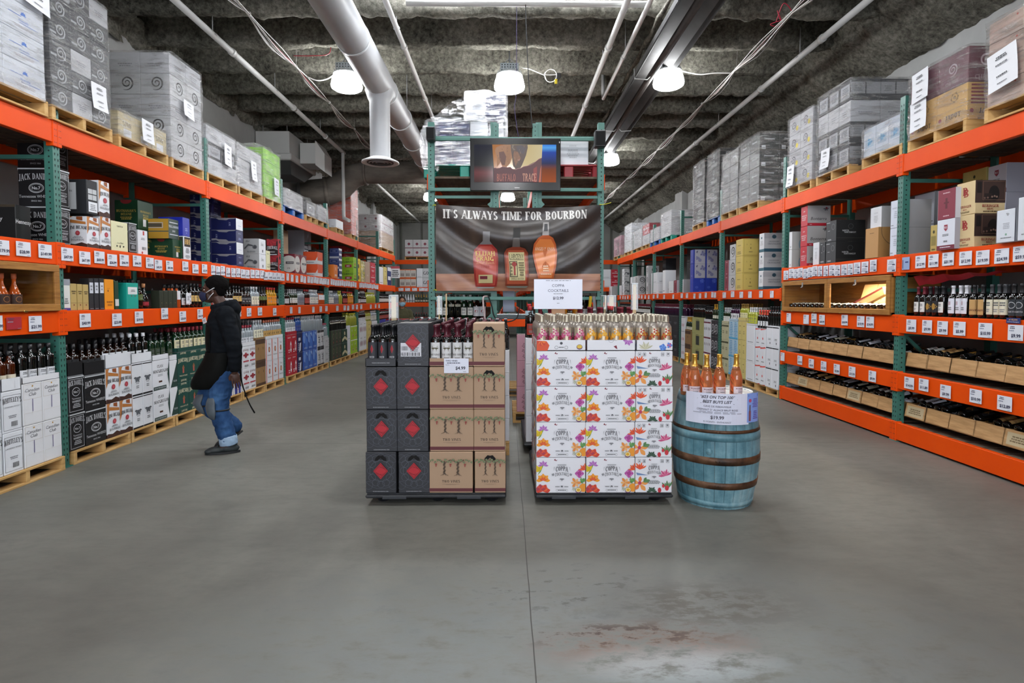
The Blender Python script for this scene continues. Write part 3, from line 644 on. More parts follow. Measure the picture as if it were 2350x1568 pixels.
D = {
 'jd': dict(b=K, front=[('t', .5, .74, .21, "JACK DANIEL'S", 'c6c9cc', 's', .3), ('o', .5, .48, .2, .016, 'c6c9cc', .13), ('o', .5, .48, .165, .008, 'c6c9cc', .1), ('t', .5, .48, .11, 'No.7', 'c6c9cc', 'b'), ('t', .5, .26, .11, 'Tennessee WHISKEY', 'c6c9cc', ''), ('t', .5, .14, .055, 'SINCE 1866', 'a6a9ac', 'b'), ('r', 0, .965, 1, 1, 'b7bbbf')], side=jd_side()+[('r', 0, .965, 1, 1, 'b7bbbf')], d='black whiskey carton with arched silver lettering'),
 'jdn': dict(b=K, front=jd_side()+[('r', 0, .965, 1, 1, 'b7bbbf')], side=[('t', .5, .74, .21, "JACK DANIEL'S", 'c6c9cc', 's', .3), ('o', .5, .48, .2, .016, 'c6c9cc', .13), ('o', .5, .48, .165, .008, 'c6c9cc', .1), ('t', .5, .48, .11, 'No.7', 'c6c9cc', 'b'), ('t', .5, .26, .11, 'Tennessee WHISKEY', 'c6c9cc', ''), ('t', .5, .14, .055, 'SINCE 1866', 'a6a9ac', 'b'), ('r', 0, .965, 1, 1, 'b7bbbf')], d='black whiskey carton with framed narrow label'),
 'jb': dict(b=W, front=jb(), side=jb(), d='white bourbon carton with printed red-seal bottle'),
 'hen': dict(b='141516/.4', front=[('t', .5, .55, .17, 'Hennessy', 'dfe2e5', '')], side=[('t', .5, .62, .16, 'Hennessy', 'dfe2e5', ''), ('r', 0, .93, 1, 1, '3a3124'), ('r', .1, .0, .3, .22, W), ('bc', .12, .02, .28, .12, K)], d='black cognac carton with white lettering'),
 'b12': dict(b='1b1d21', front=[('t', .72, .86, .2, '12', 'c9ccd0', 'n'), ('r', .12, .42, .9, .74, 'b7babd'), ('r', .5, .42, .53, .74, K), ('r', .12, .57, .9, .6, K), ('r', .12, .06, .92, .36, W), fine(.2, .1, .84, .3, 4)], side=[('r', .1, .1, .72, .93, 'b9bcbf'), ('fr', .1, .1, .72, .93, .02, K), ('t', .4, .66, .08, 'MACALLAN', K, 'n')], d='black carton with numeral 12 and white panel'),
 'lag': dict(b='d9d6ae/.6', front=[('t', .5, .84, .08, 'TIMOTEO', K, 'n'), ('t', .5, .6, .2, '16', 'a03a30', 'n'), ('t', .5, .28, .07, '12 x 750ml', K, ''), ('c', .3, .17, .03, K), ('r', .47, .12, .52, .2, K), ('c', .7, .17, .03, K)], side=[fine()], d='cream carton with red numeral 16'),
 'wred': dict(b=W, front=[('r', .5, .8, .66, .97, 'b0433f'), fine(.2, .6, .8, .7, 2), ('bc', .4, .2, .8, .32, K), ('c', .4, .08, .05, 'b0433f')], side=[fine()], d='white carton with small red seal'),
 'buc': dict(b='0f3a22/.45', front=[('t', .5, .62, .1, "BUCHANAN'S", 'b9a04a', 's'), ('t', .5, .5, .09, 'DELUXE', 'b9a04a', 's'), fine(.2, .35, .8, .45, 2, 'b9a04a'), ('r', .3, .1, .5, .35, 'c9ccce')], side=[('t', .5, .62, .12, "BUCHANAN'S", 'b9a04a', 's'), ('t', .5, .5, .11, 'DELUXE', 'b9a04a', 's'), ('c', .5, .0, .22, '7a1a1c', .16), ('c', .5, .98, .2, '7a1a1c', .12), fine(.2, .3, .8, .42, 2, 'b9a04a')], d='dark green carton with gold lettering'),
 'bh': dict(b=W, front=[('r', .06, .56, .94, .97, '2a1c16'), ('t', .5, .77, .3, 'HH', 'c8a25a', 'S'), fine(.15, .28, .85, .5, 4, K), fine(.15, .05, .85, .2, 3)], side=[('r', .03, .03, .97, .97, '1e241c'), ('r', .5, .05, .93, .8, '154a2a'), ('r', .6, .2, .72, .6, 'b9c0bd'), fine(.2, .82, .8, .9, 1, 'b9a04a')], d='white and brown carton with gold monogram'),
 'tul': dict(b='46534d', front=[('r', .1, .8, .9, .84, W), ('t', .5, .62, .16, 'TULLAMORE', W, 's'), ('t', .5, .4, .12, 'DEW', W, 's'), ('r', .1, .2, .9, .24, W)], side=[('r', 0, .38, 1, .97, 'b58a28'), ('r', 0, 0, 1, .33, 'b58a28'), ('fr', .15, .52, .8, .8, .03, 'b9bcbf'), ('r', .2, .57, .76, .75, '4a4234')], d='gold and slate carton with white lettering'),
 'blu': dict(b='14249a/.4', front=[('t', .5, .4, .1, 'MIST', 'b9c6ea', 'n'), fine(.3, .28, .7, .33, 1, 'b9c6ea'), ('c', .5, .18, .02, 'b9c6ea')], side=[fine()], d='plain bright blue carton with small lettering'),
 'nav': dict(b=NAVY, front=[('t', .5, .75, .13, 'ABSOLUT', 'a9b2d6', 'n'), fine(.3, .2, .7, .4, 3, '8f99c4')], side=[('p', [(.0, .97), (.2, .97), (.32, .84), (.62, .8), (.72, .9), (.95, .92), (1, 1), (0, 1)], '8d8d96/.4'), ('p', [(.02, .12), (.2, .15), (.34, 0), (1, 0), (1, .06), (.7, .06), (.6, .2), (.3, .22), (.2, .3), (.02, .28)], '8d8d96/.4'), ('t', .22, .5, .2, 'SKY', 'a9b2d6', 'nr')], d='navy carton printed with a lying silver bottle'),
 'navw': dict(b=W, front=[fine(.2, .35, .8, .42, 1, '9aa0c0'), ('r', 0, 0, 1, .03, NAVY)], side=[('r', 0, 0, 1, 1, NAVY), ('p', [(.0, .97), (.2, .97), (.32, .84), (.62, .8), (.72, .9), (.95, .92), (1, 1), (0, 1)], '8d8d96/.4'), ('t', .75, .5, .2, 'SKY', 'a9b2d6', 'nr')], d='carton with white front and navy side'),
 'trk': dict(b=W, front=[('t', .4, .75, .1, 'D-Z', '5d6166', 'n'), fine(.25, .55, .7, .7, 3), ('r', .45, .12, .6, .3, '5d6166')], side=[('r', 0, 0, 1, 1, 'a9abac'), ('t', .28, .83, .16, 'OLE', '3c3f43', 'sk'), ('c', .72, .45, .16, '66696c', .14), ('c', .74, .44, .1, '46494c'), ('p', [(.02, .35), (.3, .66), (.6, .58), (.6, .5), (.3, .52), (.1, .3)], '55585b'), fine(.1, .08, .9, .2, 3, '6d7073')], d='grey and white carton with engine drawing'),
 'fir': dict(b='b3202c/.5', front=[('c', .5, .3, .2, '20181a'), ('o', .5, .3, .13, .04, W, .12), ('r', .2, .75, .5, .95, '20181a')], side=[('r', 0, 0, 1, 1, '231a1c'), ('f', .35, .95, .5, 9, '8f1f2a', 'a82a34', 180, 180), ('t', .5, .42, .24, 'FIREBALL', W, 's', .35), ('t', .5, .2, .1, 'WHISKY', W, 's'), ('r', .1, .02, .9, .06, W)], d='black and red carton with arched white lettering'),
 'brn': dict(b=CARD, front=[fine(.2, .3, .8, .4, 2, '7a5c3c')], side=[fine(.2, .3, .8, .4, 2, '7a5c3c')], d='plain brown cardboard carton'),
 'mar': dict(b='6e1e2c/.5', front=[('c', .5, .5, .4, 'c7c5c0', .42), ('r', .28, .5, .9, .6, '2a1a1c'), ('t', .6, .55, .1, 'CROWN', W, 'n'), ('t', .5, .28, .1, 'CO.', '4a2a2c', 's')], side=[('c', .5, .5, .42, 'c7c5c0', .42), ('r', .25, .5, .9, .62, '2a1a1c'), ('t', .6, .56, .1, 'CROWN', W, 'n'), ('t', .5, .28, .12, 'CO.', '4a2a2c', 's')], d='maroon carton with large round grey emblem'),
 'org': dict(b='c7c9cb', front=[('p', [(0, .3), (.9, .3), (1, .5), (1, 1), (0, 1)], 'd04c1c'), ('t', .4, .48, .08, 'AZUNIA', '8f2f14', 'n')], side=[('p', [(0, .3), (.85, .3), (1, .6), (1, 1), (0, 1)], 'd04c1c'), ('t', .42, .48, .1, 'AZUNIA', '8f2f14', 'n'), fine(.2, .1, .8, .2, 1)], d='orange and white folded-corner carton'),
 'blk': dict(b='141517', front=[('o', .5, .75, .14, .03, 'b5b8bb'), ('t', .5, .42, .13, 'KAH', 'b5b8bb', 'S'), fine(.2, .1, .8, .3, 3, '9b9ea1')], side=[('o', .5, .7, .14, .03, 'b5b8bb'), ('t', .5, .35, .13, 'KAHLUA', 'b5b8bb', 's')], d='black carton with round white emblem'),
 'wgr': dict(b='b4b8c0', front=[('t', .3, .5, .3, 'STOLI', '3c4150', 'Sr'), ('r', .55, 0, .6, 1, '8a8e97')], side=[fine()], d='pale grey carton with vertical dark lettering'),
 'nvo': dict(b='1a2c66/.5', front=[('r', 0, .8, 1, 1, W), ('r', .1, .3, .9, .5, W)], side=[('fr', .1, .55, .9, .9, .02, '8b97bd'), ('t', .5, .72, .1, 'EXTRA', 'c8cede', 'n'), ('r', 0, .0, 1, .2, 'a6acba')], d='navy carton with silver band'),
 'oran': dict(b='d2701c/.5', front=[('t', .5, .7, .3, 'XL', 'e7d9c0', 'nk'), fine(.2, .15, .8, .3, 2, W)], side=[('t', .5, .75, .3, 'xll', 'e7d9c0', 'nk'), ('p', [(.05, 0), (.4, .5), (.8, .15), (.9, 0)], 'b0520e'), ('o', .5, .3, .18, .02, 'e7d9c0')], d='orange carton with pale script'),
 'cue': dict(b='8dbb1e/.5', front=[('r', .1, .1, .9, .2, '2b4a14'), ('t', .5, .65, .2, 'JC', '2b4a14', 's'), ('c', .5, .4, .12, 'a8303a')], side=[('t', .5, .82, .14, 'JOSE', '2b4a14', 'bk'), ('t', .5, .58, .24, 'CUERVO', '2b4a14', 'bk'), ('r', .28, .12, .85, .36, '9c2a3a'), ('t', .56, .24, .16, 'MIX', W, 'bk')], d='lime green cocktail mix carton'),
 'yel': dict(b='e2c313/.5', front=[('c', .5, .35, .2, '33301c'), ('t', .5, .75, .14, 'GOLD', '33301c', 's')], side=[fine()], d='bright yellow carton with dark roundel'),
 'tan': dict(b='a8907c/.6', front=[('t', .5, .35, .12, 'PINO', 'c9c0b6', 'n')], side=[('t', .5, .35, .1, 'FINO', 'c9c0b6', 'n')], d='dull tan carton with pale lettering'),
 'redc': dict(b='b11f33/.5', front=[('r', .1, .55, .9, .6, W), ('t', .5, .75, .16, 'SOL', W, 's'), fine(.2, .1, .8, .3, 2, 'd9c0c4')], side=[fine()], d='crimson carton with white band'),
 'mot': dict(b='a9a277/.6', front=[('f', .3, .7, .25, 8, 'c9b23c', 'e0d9b4'), ('f', .7, .35, .25, 8, '6e7a4a', 'c9b23c'), ('f', .4, .2, .2, 8, 'e0d9b4', '8f8a4a'), ('f', .75, .8, .2, 8, 'e0d9b4', '8f8a4a')], side=[('f', .3, .7, .25, 8, 'c9b23c', 'e0d9b4'), ('f', .7, .35, .25, 8, '6e7a4a', 'c9b23c')], d='olive patterned carton'),
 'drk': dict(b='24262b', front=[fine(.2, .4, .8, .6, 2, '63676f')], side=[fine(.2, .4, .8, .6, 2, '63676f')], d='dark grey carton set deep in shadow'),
 # ---- floor pallets, left
 'whi': dict(b=W, front=[('fr', .04, .06, .96, .9, .008, '3c4046'), ('t', .5, .76, .16, "WHITELEY'S", '23262b', 's', .25), ('t', .5, .62, .05, 'CANADIAN WHISKY', '6d7076', ''), ('l', .25, .34, .75, .42, 2, '8b8e94'), ('bc', .42, .14, .72, .26, K)], side=[fine()], d='white carton with arched dark lettering'),
 'cc': dict(b='d9dadd/.5', front=[('fr', .04, .62, .96, .98, .006, 'b9b2a4'), ('t', .5, .84, .11, 'Canadian', '4a4d53', 'k'), ('t', .5, .74, .11, 'Club', '4a4d53', 'k'), ('c', .5, .93, .02, 'b48a3c'), ('r', .47, .32, .5, .62, '3b3474'), ('t', .5, .2, .1, '1858', 'c0aa86', 'n'), ('fr', .04, .03, .96, .3, .005, 'c9c4ba')], side=[fine()], d='white carton with script lettering and purple stripe'),
 'eag': dict(b=W, front=[('r', 0, .0, 1, .05, K), ('r', 0, .94, 1, .97, K), ('f', .5, .55, .17, 7, '50545a', '6d7177', 180, 180, .2), ('c', .5, .52, .05, '50545a'), ('t', .5, .38, .055, 'EVAN', '50545a', 's'), fine(.3, .22, .7, .32, 2)], side=[fine()], d='white carton with grey spread-wing emblem'),
 'cla': dict(b=W, front=[('t', .45, .8, .13, 'CLAN', '2c3134', 's'), ('t', .48, .64, .14, 'MACGREGOR', '2c3134', 's'), ('l', .3, .46, .6, .54, 2, '9a9da1'), ('r', .35, .26, .55, .32, '4c2f22'), ('r', .03, .03, .8, .14, '1c3a33'), ('t', .42, .085, .07, 'CLAN MACGREGOR', W, 'n'), ('p', [(1, .05), (1, .95), (.88, .5)], '1c3a33')], side=[fine()], d='white scotch carton with green corner triangle'),
 'cla2': dict(b=W, front=[('p', [(1, .03), (1, .97), (.1, .03)], '1c3a33'), ('t', .7, .25, .09, 'CLAN', W, 'n')], side=[fine()], d='narrow white carton split by green triangle'),
 'jam': dict(b='15443c/.5', front=[('t', .5, .7, .17, 'JAMESON', 'd9d2b4', 's', .3), ('r', .44, .3, .58, .5, 'b1574a'), ('p', [(.38, .46), (.64, .46), (.51, .58)], '8a5a3c'), ('t', .5, .22, .06, 'TRIPLE DISTILLED', 'd9d2b4', ''), ('t', .5, .95, .08, 'JAMESON', 'd9d2b4', 's', .2), ('t', .5, .06, .08, 'JAMESON', 'd9d2b4', 's', .2)], side=[('t', .5, .7, .17, 'JAMESON', 'd9d2b4', 's', .3)], d='dark green whiskey carton with cream arched lettering'),
 'bwh': dict(b=W, front=[('r', .1, 0, .42, 1, '28358a'), ('r', .6, 0, .85, .75, '28358a'), ('t', .5, .2, .1, 'SKOL', RED, 's')], side=[fine()], d='white carton with royal blue stripes'),
 'rdw': dict(b=W, front=[('t', .5, .82, .12, 'SEAGRAM', '7a4a4e', 's', .3), ('c', .5, .6, .13, '9a3a44'), ('r', .1, .57, .9, .65, '8c2a34'), ('t', .5, .43, .07, '12 x 1L', '7a4a4e', 'n'), ('r', .08, .3, .92, .36, 'b0404a'), ('bc', .3, .08, .8, .18, K)], side=[fine()], d='white carton with red medallion and band'),
 'bro': dict(b='8e6d44/.7', front=[('r', 0, .8, 1, 1, '4a3424'), ('r', 0, 0, 1, .12, '4a3424'), ('r', .45, .55, .55, .66, '4a3424'), ('t', .5, .3, .08, '12 750', '4a3424', 'n')], side=[fine()], d='kraft carton with dark brown bands'),
 'kir': dict(b=W, front=[('r', .0, 0, .1, 1, 'd4592c'), ('fr', .14, .02, .98, .97, .006, '8b8e92'), ('c', .55, .52, .09, '8a3a22', .13), ('c', .55, .52, .05, 'd4a06a', .07), ('t', .55, .78, .12, 'Titos', '55585c', 'k'), ('t', .55, .27, .1, 'Handmade', '55585c', 'k')], side=[fine()], d='white carton with orange edge and copper oval'),
 'smr': dict(b='a51c2c/.5', front=[('t', .35, .86, .09, 'SMIRNOFF', 'e3c6c9', 's'), ('p', [(.55, .25), (.55, .55), (.68, .7), (.82, .55), (.82, .25), (.68, .12)], W), ('r', .62, .3, .75, .5, RED), ('t', .3, .5, .16, '80', 'e3c6c9', 'n'), fine(.1, .1, .45, .3, 2, 'e3c6c9')], side=[('t', .5, .5, .12, 'SMIRNOFF', 'e3c6c9', 's')], d='red vodka carton with white pointed crest'),
 'nvb': dict(b='18204c/.5', front=[('r', .2, .6, .6, .75, 'c8ccd8'), ('p', [(.3, 0), (.6, .1), (.7, .5), (.4, .45)], 'c8ccd8'), fine(.1, .1, .3, .5, 4, 'a9aec4')], side=[fine()], d='dark navy carton with white splash'),
 'ice': dict(b='2c55a8/.35', front=[('c', .3, .7, .2, '5d86cc', .3), ('c', .7, .35, .2, '3f6cbc', .3), ('p', [(.5, .9), (.9, .7), (.8, .95)], '9bb6e0'), ('r', .15, .45, .2, .8, 'a9c2ea'), ('t', .5, .15, .12, 'SVEDKA', 'c6d6f2', 'n')], side=[fine()], d='glossy blue carton with icy swirls'),
 'blkw': dict(b='c4c6ca', front=[('r', 0, .86, 1, 1, '26282c'), ('r', 0, 0, 1, .08, '26282c'), ('t', .5, .5, .4, 'NF', '3a3d43', 'nr'), fine(.6, .1, .9, .7, 8)], side=[fine()], d='silver carton with black end bands'),
 'grw': dict(b='b3b5b8', front=[('t', .5, .72, .14, 'ROCKY', '5b5e63', 'n'), fine(.2, .2, .8, .3, 3)], side=[fine()], d='plain silver grey carton with small lettering'),
 'olv': dict(b='33362b', front=[('o', .5, .6, .16, .03, '8b8662', .2), ('p', [(.0, 1), (.2, 1), (.1, 0), (0, 0)], '3c5a3a'), ('c', .5, .2, .06, '9a4a30')], side=[fine()], d='very dark olive carton with faint roundel'),
 'grc': dict(b='173c2c', front=[('c', .5, .7, .16, 'c8c09a', .14), ('p', [(0, .1), (.5, .3), (1, .1), (1, .3), (.5, .5), (0, .3)], 'c8c09a')], side=[fine()], d='deep green carton with cream rosette'),
 'lim': dict(b='9cc022/.5', front=[('f', .35, .7, .16, 7, 'c9d8a4', '7a9a1c'), ('f', .65, .3, .16, 7, '8c3a4a', 'c9d8a4'), ('r', 0, .92, 1, 1, 'd9e2c4')], side=[fine()], d='lime green carton with fruit print'),
 'rov': dict(b=W, front=[('c', .2, .5, .07, '7a2434', .2), ('c', .5, .5, .07, '7a2434', .2), ('c', .8, .5, .07, '7a2434', .2), fine(.1, .85, .9, .92, 1)], side=[fine()], d='white carton with dark red ovals'),
 # ---- right rack
 'swi': dict(b='b6b8ba/.5', front=[('sw', .55, .55, .36, '17181b')], side=[('sw', .55, .55, .36, '17181b')], d='light carton with big black spiral curl'),
 'swd': dict(b='2b2d33/.5', front=[('sw', .5, .5, .34, '9b9da1'), ('r', .02, .25, .3, .34, '9b9da1')], side=[('sw', .5, .5, .34, '9b9da1')], d='charcoal carton with pale spiral curl'),
 'cre': dict(b='c9b25e/.6', front=[fine(.2, .6, .8, .66, 1, '6d6134'), fine(.2, .1, .8, .3, 2, '8f7f46')], side=[('fr', .08, .04, .95, .96, .012, '8f7838'), ('t', .5, .66, .1, 'Saint Raphael', '5d4a22', 'n'), ('r', .48, .4, .52, .5, '5d4a22'), fine(.3, .2, .7, .26, 1, '5d4a22')], d='mustard yellow carton with thin dark frame'),
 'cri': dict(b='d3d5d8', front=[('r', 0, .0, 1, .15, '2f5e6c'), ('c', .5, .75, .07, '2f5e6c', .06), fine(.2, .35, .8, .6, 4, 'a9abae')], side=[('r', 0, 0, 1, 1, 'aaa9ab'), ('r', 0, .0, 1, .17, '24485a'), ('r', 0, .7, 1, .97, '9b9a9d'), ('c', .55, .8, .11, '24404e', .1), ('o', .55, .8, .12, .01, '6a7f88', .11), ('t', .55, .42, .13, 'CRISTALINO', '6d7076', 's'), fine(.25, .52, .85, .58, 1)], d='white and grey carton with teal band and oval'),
 'lvd': dict(b='2a3c9a/.4', front=[fine(.3, .1, .7, .2, 1, '8b97cc')], side=[('r', .12, .0, 1, 1, 'a9a9b4'), ('f', .35, .4, .16, 6, '6f7099', '8486a8'), ('c', .55, .25, .12, '7d7fa2'), ('f', .8, .7, .22, 7, '6a6b92', '8d8fae'), ('f', .25, .85, .12, 3, '4c4e6c', '4c4e6c', 300, 80)], d='blue-edged carton with grey flower print'),
 'roy': dict(b='2038a0/.4', front=[('r', .3, .0, .45, 1, '4258bc')], side=[('c', .3, .35, .12, '3a52b4', .09), ('f', .75, .8, .2, 6, '3a52b4', '4a62c2'), ('c', .6, .1, .1, '3a52b4', .06)], d='royal blue carton with tonal print'),
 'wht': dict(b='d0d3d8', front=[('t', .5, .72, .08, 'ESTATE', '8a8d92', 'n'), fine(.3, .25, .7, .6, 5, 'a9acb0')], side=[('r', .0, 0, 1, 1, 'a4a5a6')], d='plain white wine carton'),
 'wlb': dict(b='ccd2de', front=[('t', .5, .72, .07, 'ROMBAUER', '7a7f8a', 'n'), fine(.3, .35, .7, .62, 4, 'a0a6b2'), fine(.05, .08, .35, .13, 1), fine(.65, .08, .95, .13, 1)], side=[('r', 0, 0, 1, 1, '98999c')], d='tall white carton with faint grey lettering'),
 'bon': dict(b='b01c2e/.5', front=[('t', .5, .75, .1, 'Julia', W, 'k'), ('t', .5, .52, .1, "AMERICA'S", W, 'n'), ('t', .5, .42, .1, 'ORGANIC', W, 'n'), ('t', .5, .32, .1, 'WINERY', W, 'n')], side=[('r', 0, .14, 1, 1, 'a6a4a3'), ('t', .5, .36, .22, 'Bonterra', '23201f', 'k'), ('f', .8, .88, .16, 7, '4c4e52', '6a6c70', 200, 150, .15), ('c', .82, .88, .05, '7a1626'), ('t', .15, .06, .06, 'RED', W, 'n')], d='red and grey carton with handwritten lettering'),
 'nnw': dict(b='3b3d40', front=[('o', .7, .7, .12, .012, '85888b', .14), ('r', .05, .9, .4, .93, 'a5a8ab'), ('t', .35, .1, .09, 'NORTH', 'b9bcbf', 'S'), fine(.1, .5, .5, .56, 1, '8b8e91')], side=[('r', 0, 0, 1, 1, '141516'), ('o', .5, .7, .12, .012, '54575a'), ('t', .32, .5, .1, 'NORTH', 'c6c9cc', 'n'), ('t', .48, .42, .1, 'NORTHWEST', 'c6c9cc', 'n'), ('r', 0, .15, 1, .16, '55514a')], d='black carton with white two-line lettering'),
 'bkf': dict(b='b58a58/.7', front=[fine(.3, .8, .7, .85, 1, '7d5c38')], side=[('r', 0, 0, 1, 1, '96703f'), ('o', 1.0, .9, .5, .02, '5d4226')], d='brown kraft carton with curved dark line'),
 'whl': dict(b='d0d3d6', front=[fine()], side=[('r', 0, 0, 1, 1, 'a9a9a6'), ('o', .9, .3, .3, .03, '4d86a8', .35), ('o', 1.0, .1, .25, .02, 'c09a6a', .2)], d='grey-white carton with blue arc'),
 'ber': dict(b='d0b98c/.6', front=[('t', .48, .72, .34, 'B', '8f2a2a', 's'), ('t', .54, .66, .34, 'B', '9d3430', 's'), ('t', .5, .25, .1, 'BERINGER', '8f2a2a', 's'), ('t', .5, .16, .06, 'BROS.', '8f2a2a', 's'), fine(.2, .05, .8, .11, 2, '7d6a48')], side=[('r', 0, .32, 1, 1, '3c2a24'), ('c', .62, .6, .16, '120d0c', .24), ('r', .3, .36, .55, .6, '241814'), ('r', .05, .62, .2, .95, '1a1210'), ('fr', .24, .4, .98, .97, .012, '7a5c4c'), ('c', .55, .5, .03, '7d6458'), ('c', .63, .52, .03, '7d6458'), ('c', .7, .5, .03, '7d6458'), ('c', .3, .46, .03, '6a5248'), ('c', .4, .47, .03, '6a5248'), ('t', .5, .23, .11, 'BERINGER', '8f2a2a', 's'), ('t', .5, .14, .08, 'BROS.', '8f2a2a', 's'), fine(.2, .03, .8, .09, 1, '5d4a30')], d='tan carton with red monogram and photograph panel'),
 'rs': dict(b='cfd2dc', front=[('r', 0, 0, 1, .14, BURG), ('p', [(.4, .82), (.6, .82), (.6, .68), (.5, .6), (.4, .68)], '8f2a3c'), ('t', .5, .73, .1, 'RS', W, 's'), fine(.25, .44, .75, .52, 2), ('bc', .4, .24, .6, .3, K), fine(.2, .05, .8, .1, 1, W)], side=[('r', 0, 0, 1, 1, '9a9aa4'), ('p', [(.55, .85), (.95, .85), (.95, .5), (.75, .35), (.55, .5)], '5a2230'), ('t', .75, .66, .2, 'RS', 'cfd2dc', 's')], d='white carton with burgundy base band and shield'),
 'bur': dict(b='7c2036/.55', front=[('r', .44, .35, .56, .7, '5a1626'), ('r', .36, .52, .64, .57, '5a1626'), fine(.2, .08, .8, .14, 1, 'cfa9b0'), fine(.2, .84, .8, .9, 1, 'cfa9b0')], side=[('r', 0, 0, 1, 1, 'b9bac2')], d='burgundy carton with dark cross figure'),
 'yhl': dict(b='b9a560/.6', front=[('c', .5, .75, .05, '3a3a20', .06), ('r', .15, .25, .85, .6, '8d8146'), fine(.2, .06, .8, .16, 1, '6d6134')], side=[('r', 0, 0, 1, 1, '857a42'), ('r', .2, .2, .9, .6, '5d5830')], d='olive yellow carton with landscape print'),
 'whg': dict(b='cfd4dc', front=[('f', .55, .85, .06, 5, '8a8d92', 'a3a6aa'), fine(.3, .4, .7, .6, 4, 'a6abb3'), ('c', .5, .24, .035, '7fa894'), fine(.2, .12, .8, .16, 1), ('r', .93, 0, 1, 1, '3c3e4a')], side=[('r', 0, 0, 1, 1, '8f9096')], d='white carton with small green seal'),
 'wlz': dict(b=W, front=[('r', 0, .9, 1, .955, '2b2d33'), fine(.3, .3, .8, .4, 3), ('r', .6, .12, .7, .22, '3c4046')], side=[fine()], d='white carton with black top rule'),
 'rwh': dict(b=W, front=[('p', [(.0, .92), (1, .98), (1, 1), (0, 1)], 'd4493c'), ('p', [(.3, .0), (1, .05), (1, .0)], 'd4493c'), ('c', .45, .48, .05, 'd4493c', .07), ('r', .47, .55, .49, .78, 'd9a49c'), fine(.2, .2, .8, .28, 1)], side=[fine()], d='white carton with red corner flashes'),
 'pln': dict(b=W, front=[fine(.1, .08, .9, .14, 1)], side=[fine()], d='plain white carton with tiny print'),
 'crm': dict(b='c8b872/.6', front=[fine(.3, .7, .7, .78, 1, '7d6c3c'), fine(.3, .3, .7, .5, 2, '8f8252'), ('fr', .04, .03, .96, .97, .006, '9c8a4c')], side=[fine()], d='butter yellow carton with faint lettering'),
 'sky': dict(b='a3bfd0', front=[('l', .15, .1, .9, .95, 9, '3f8fbe'), ('r', .0, .02, 1, .1, '3f9cc8'), ('r', .3, .1, .34, .9, 'c9d9e2'), ('r', .6, .1, .64, .9, 'c9d9e2')], side=[fine()], d='pale blue striped carton'),
 'sag': dict(b='b3b18f/.6', front=[('r', 0, .82, 1, .93, '4c4d36'), fine(.2, .4, .8, .6, 2, '6b6a50')], side=[fine()], d='sage grey carton with dark green band'),
 'oli': dict(b='a2a267/.6', front=[('r', .36, .25, .66, .85, '2e3430'), ('fr', .34, .23, .68, .87, .01, '6d7046'), fine(.35, .9, .65, .95, 1, '3c3c24')], side=[fine()], d='pale olive carton with dark picture panel'),
 'whm': dict(b=W, front=[('r', 0, .86, 1, .96, '6e2a3c'), ('c', .3, .5, .04, K, .1), ('c', .75, .5, .04, K, .1)], side=[fine()], d='white carton with maroon band and black ovals'),
 'wrs': dict(b='d6d8de', front=[('r', .25, .35, .4, .55, 'b0606c'), ('r', .65, .35, .8, .55, 'b0606c'), ('r', 0, .97, 1, 1, '9ba0aa')], side=[fine()], d='white carton with pink squares'),
 'pnk': dict(b='b98a9a/.6', front=[('l', .2, .1, .8, .7, 12, '6d4a56'), fine(.3, .8, .7, .85, 1, 'd9c0c8')], side=[fine()], d='dusty pink carton with branching print'),
 'mrw': dict(b='b9b8ba', front=[('c', .5, .5, .16, '7a3444'), ('fr', .15, .2, .85, .8, .01, '8b8a8c'), ('r', 0, 0, 1, .08, '7a3444')], side=[('c', .5, .5, .14, '7a3444'), ('fr', .15, .15, .85, .85, .01, '8b8a8c')], d='grey carton with maroon disc'),
 'oj': dict(b='cc4416/.5', front=[('t', .5, .5, .3, 'TITO', '9c2e0c', 'nr')], side=[('t', .5, .75, .2, 'SWIG', '9c2e0c', 'nr'), fine(.2, .3, .8, .4, 1, '9c2e0c')], d='bright orange carton'),
 'lgn': dict(b='86c81c/.45', front=[('r', .3, .2, .6, .8, 'a9d860'), fine(.3, .1, .7, .2, 1, '3f6a10')], side=[('t', .5, .5, .4, 'CEE', '3f6a10', 'nr')], d='vivid green carton'),
 'vnt': dict(b='cdd2da', front=[('f', .5, .62, .13, 9, '1f5fc0', '3f7cd0', 0, 180, .2), ('t', .5, .42, .12, 'Vicenella', '2a66c0', 'k'), ('r', .15, .55, .45, .57, '2a66c0'), ('r', .4, .32, .85, .335, '2a66c0'), fine(.2, .15, .8, .25, 2, 'b4aeb0')], side=[fine()], d='white carton with blue sketch'),
 'sim': dict(b='c3b58d/.6', front=[('t', .5, .55, .3, 'SIMI', '4a4334', 'n'), ('r', .3, .05, .75, .35, W)], side=[('r', .2, .1, .7, .75, W), fine(.25, .2, .65, .6, 4)], d='tan carton with spaced dark lettering'),
 'ofw': dict(b='b7b9bd', front=[fine(.2, .3, .8, .6, 3, '8b8d92')], side=[fine(.2, .3, .8, .5, 2, '8b8d92')], d='off-white carton'),
 'wbk': dict(b='2a2b30', front=[('r', .1, .15, .9, .8, '9a9ca2'), fine(.2, .3, .8, .7, 5, '5b5d62')], side=[('r', 0, .3, .48, .85, '8a8b8f'), ('r', .52, .3, 1, .85, '8a8b8f'), fine(.1, .4, .4, .7, 3, '6b6c70')], d='charcoal carton with pale panels'),
 'chs': dict(b='5c1f33/.5', front=[('sw', .5, .55, .2, 'a58f97'), ('t', .5, .18, .14, 'CHESSIE', '9c7f88', 's')], side=[('sw', .5, .6, .25, 'b9a3aa'), ('t', .5, .14, .18, 'CHESSIE', '8f6f78', 's')], d='maroon carton with pale creature emblem'),
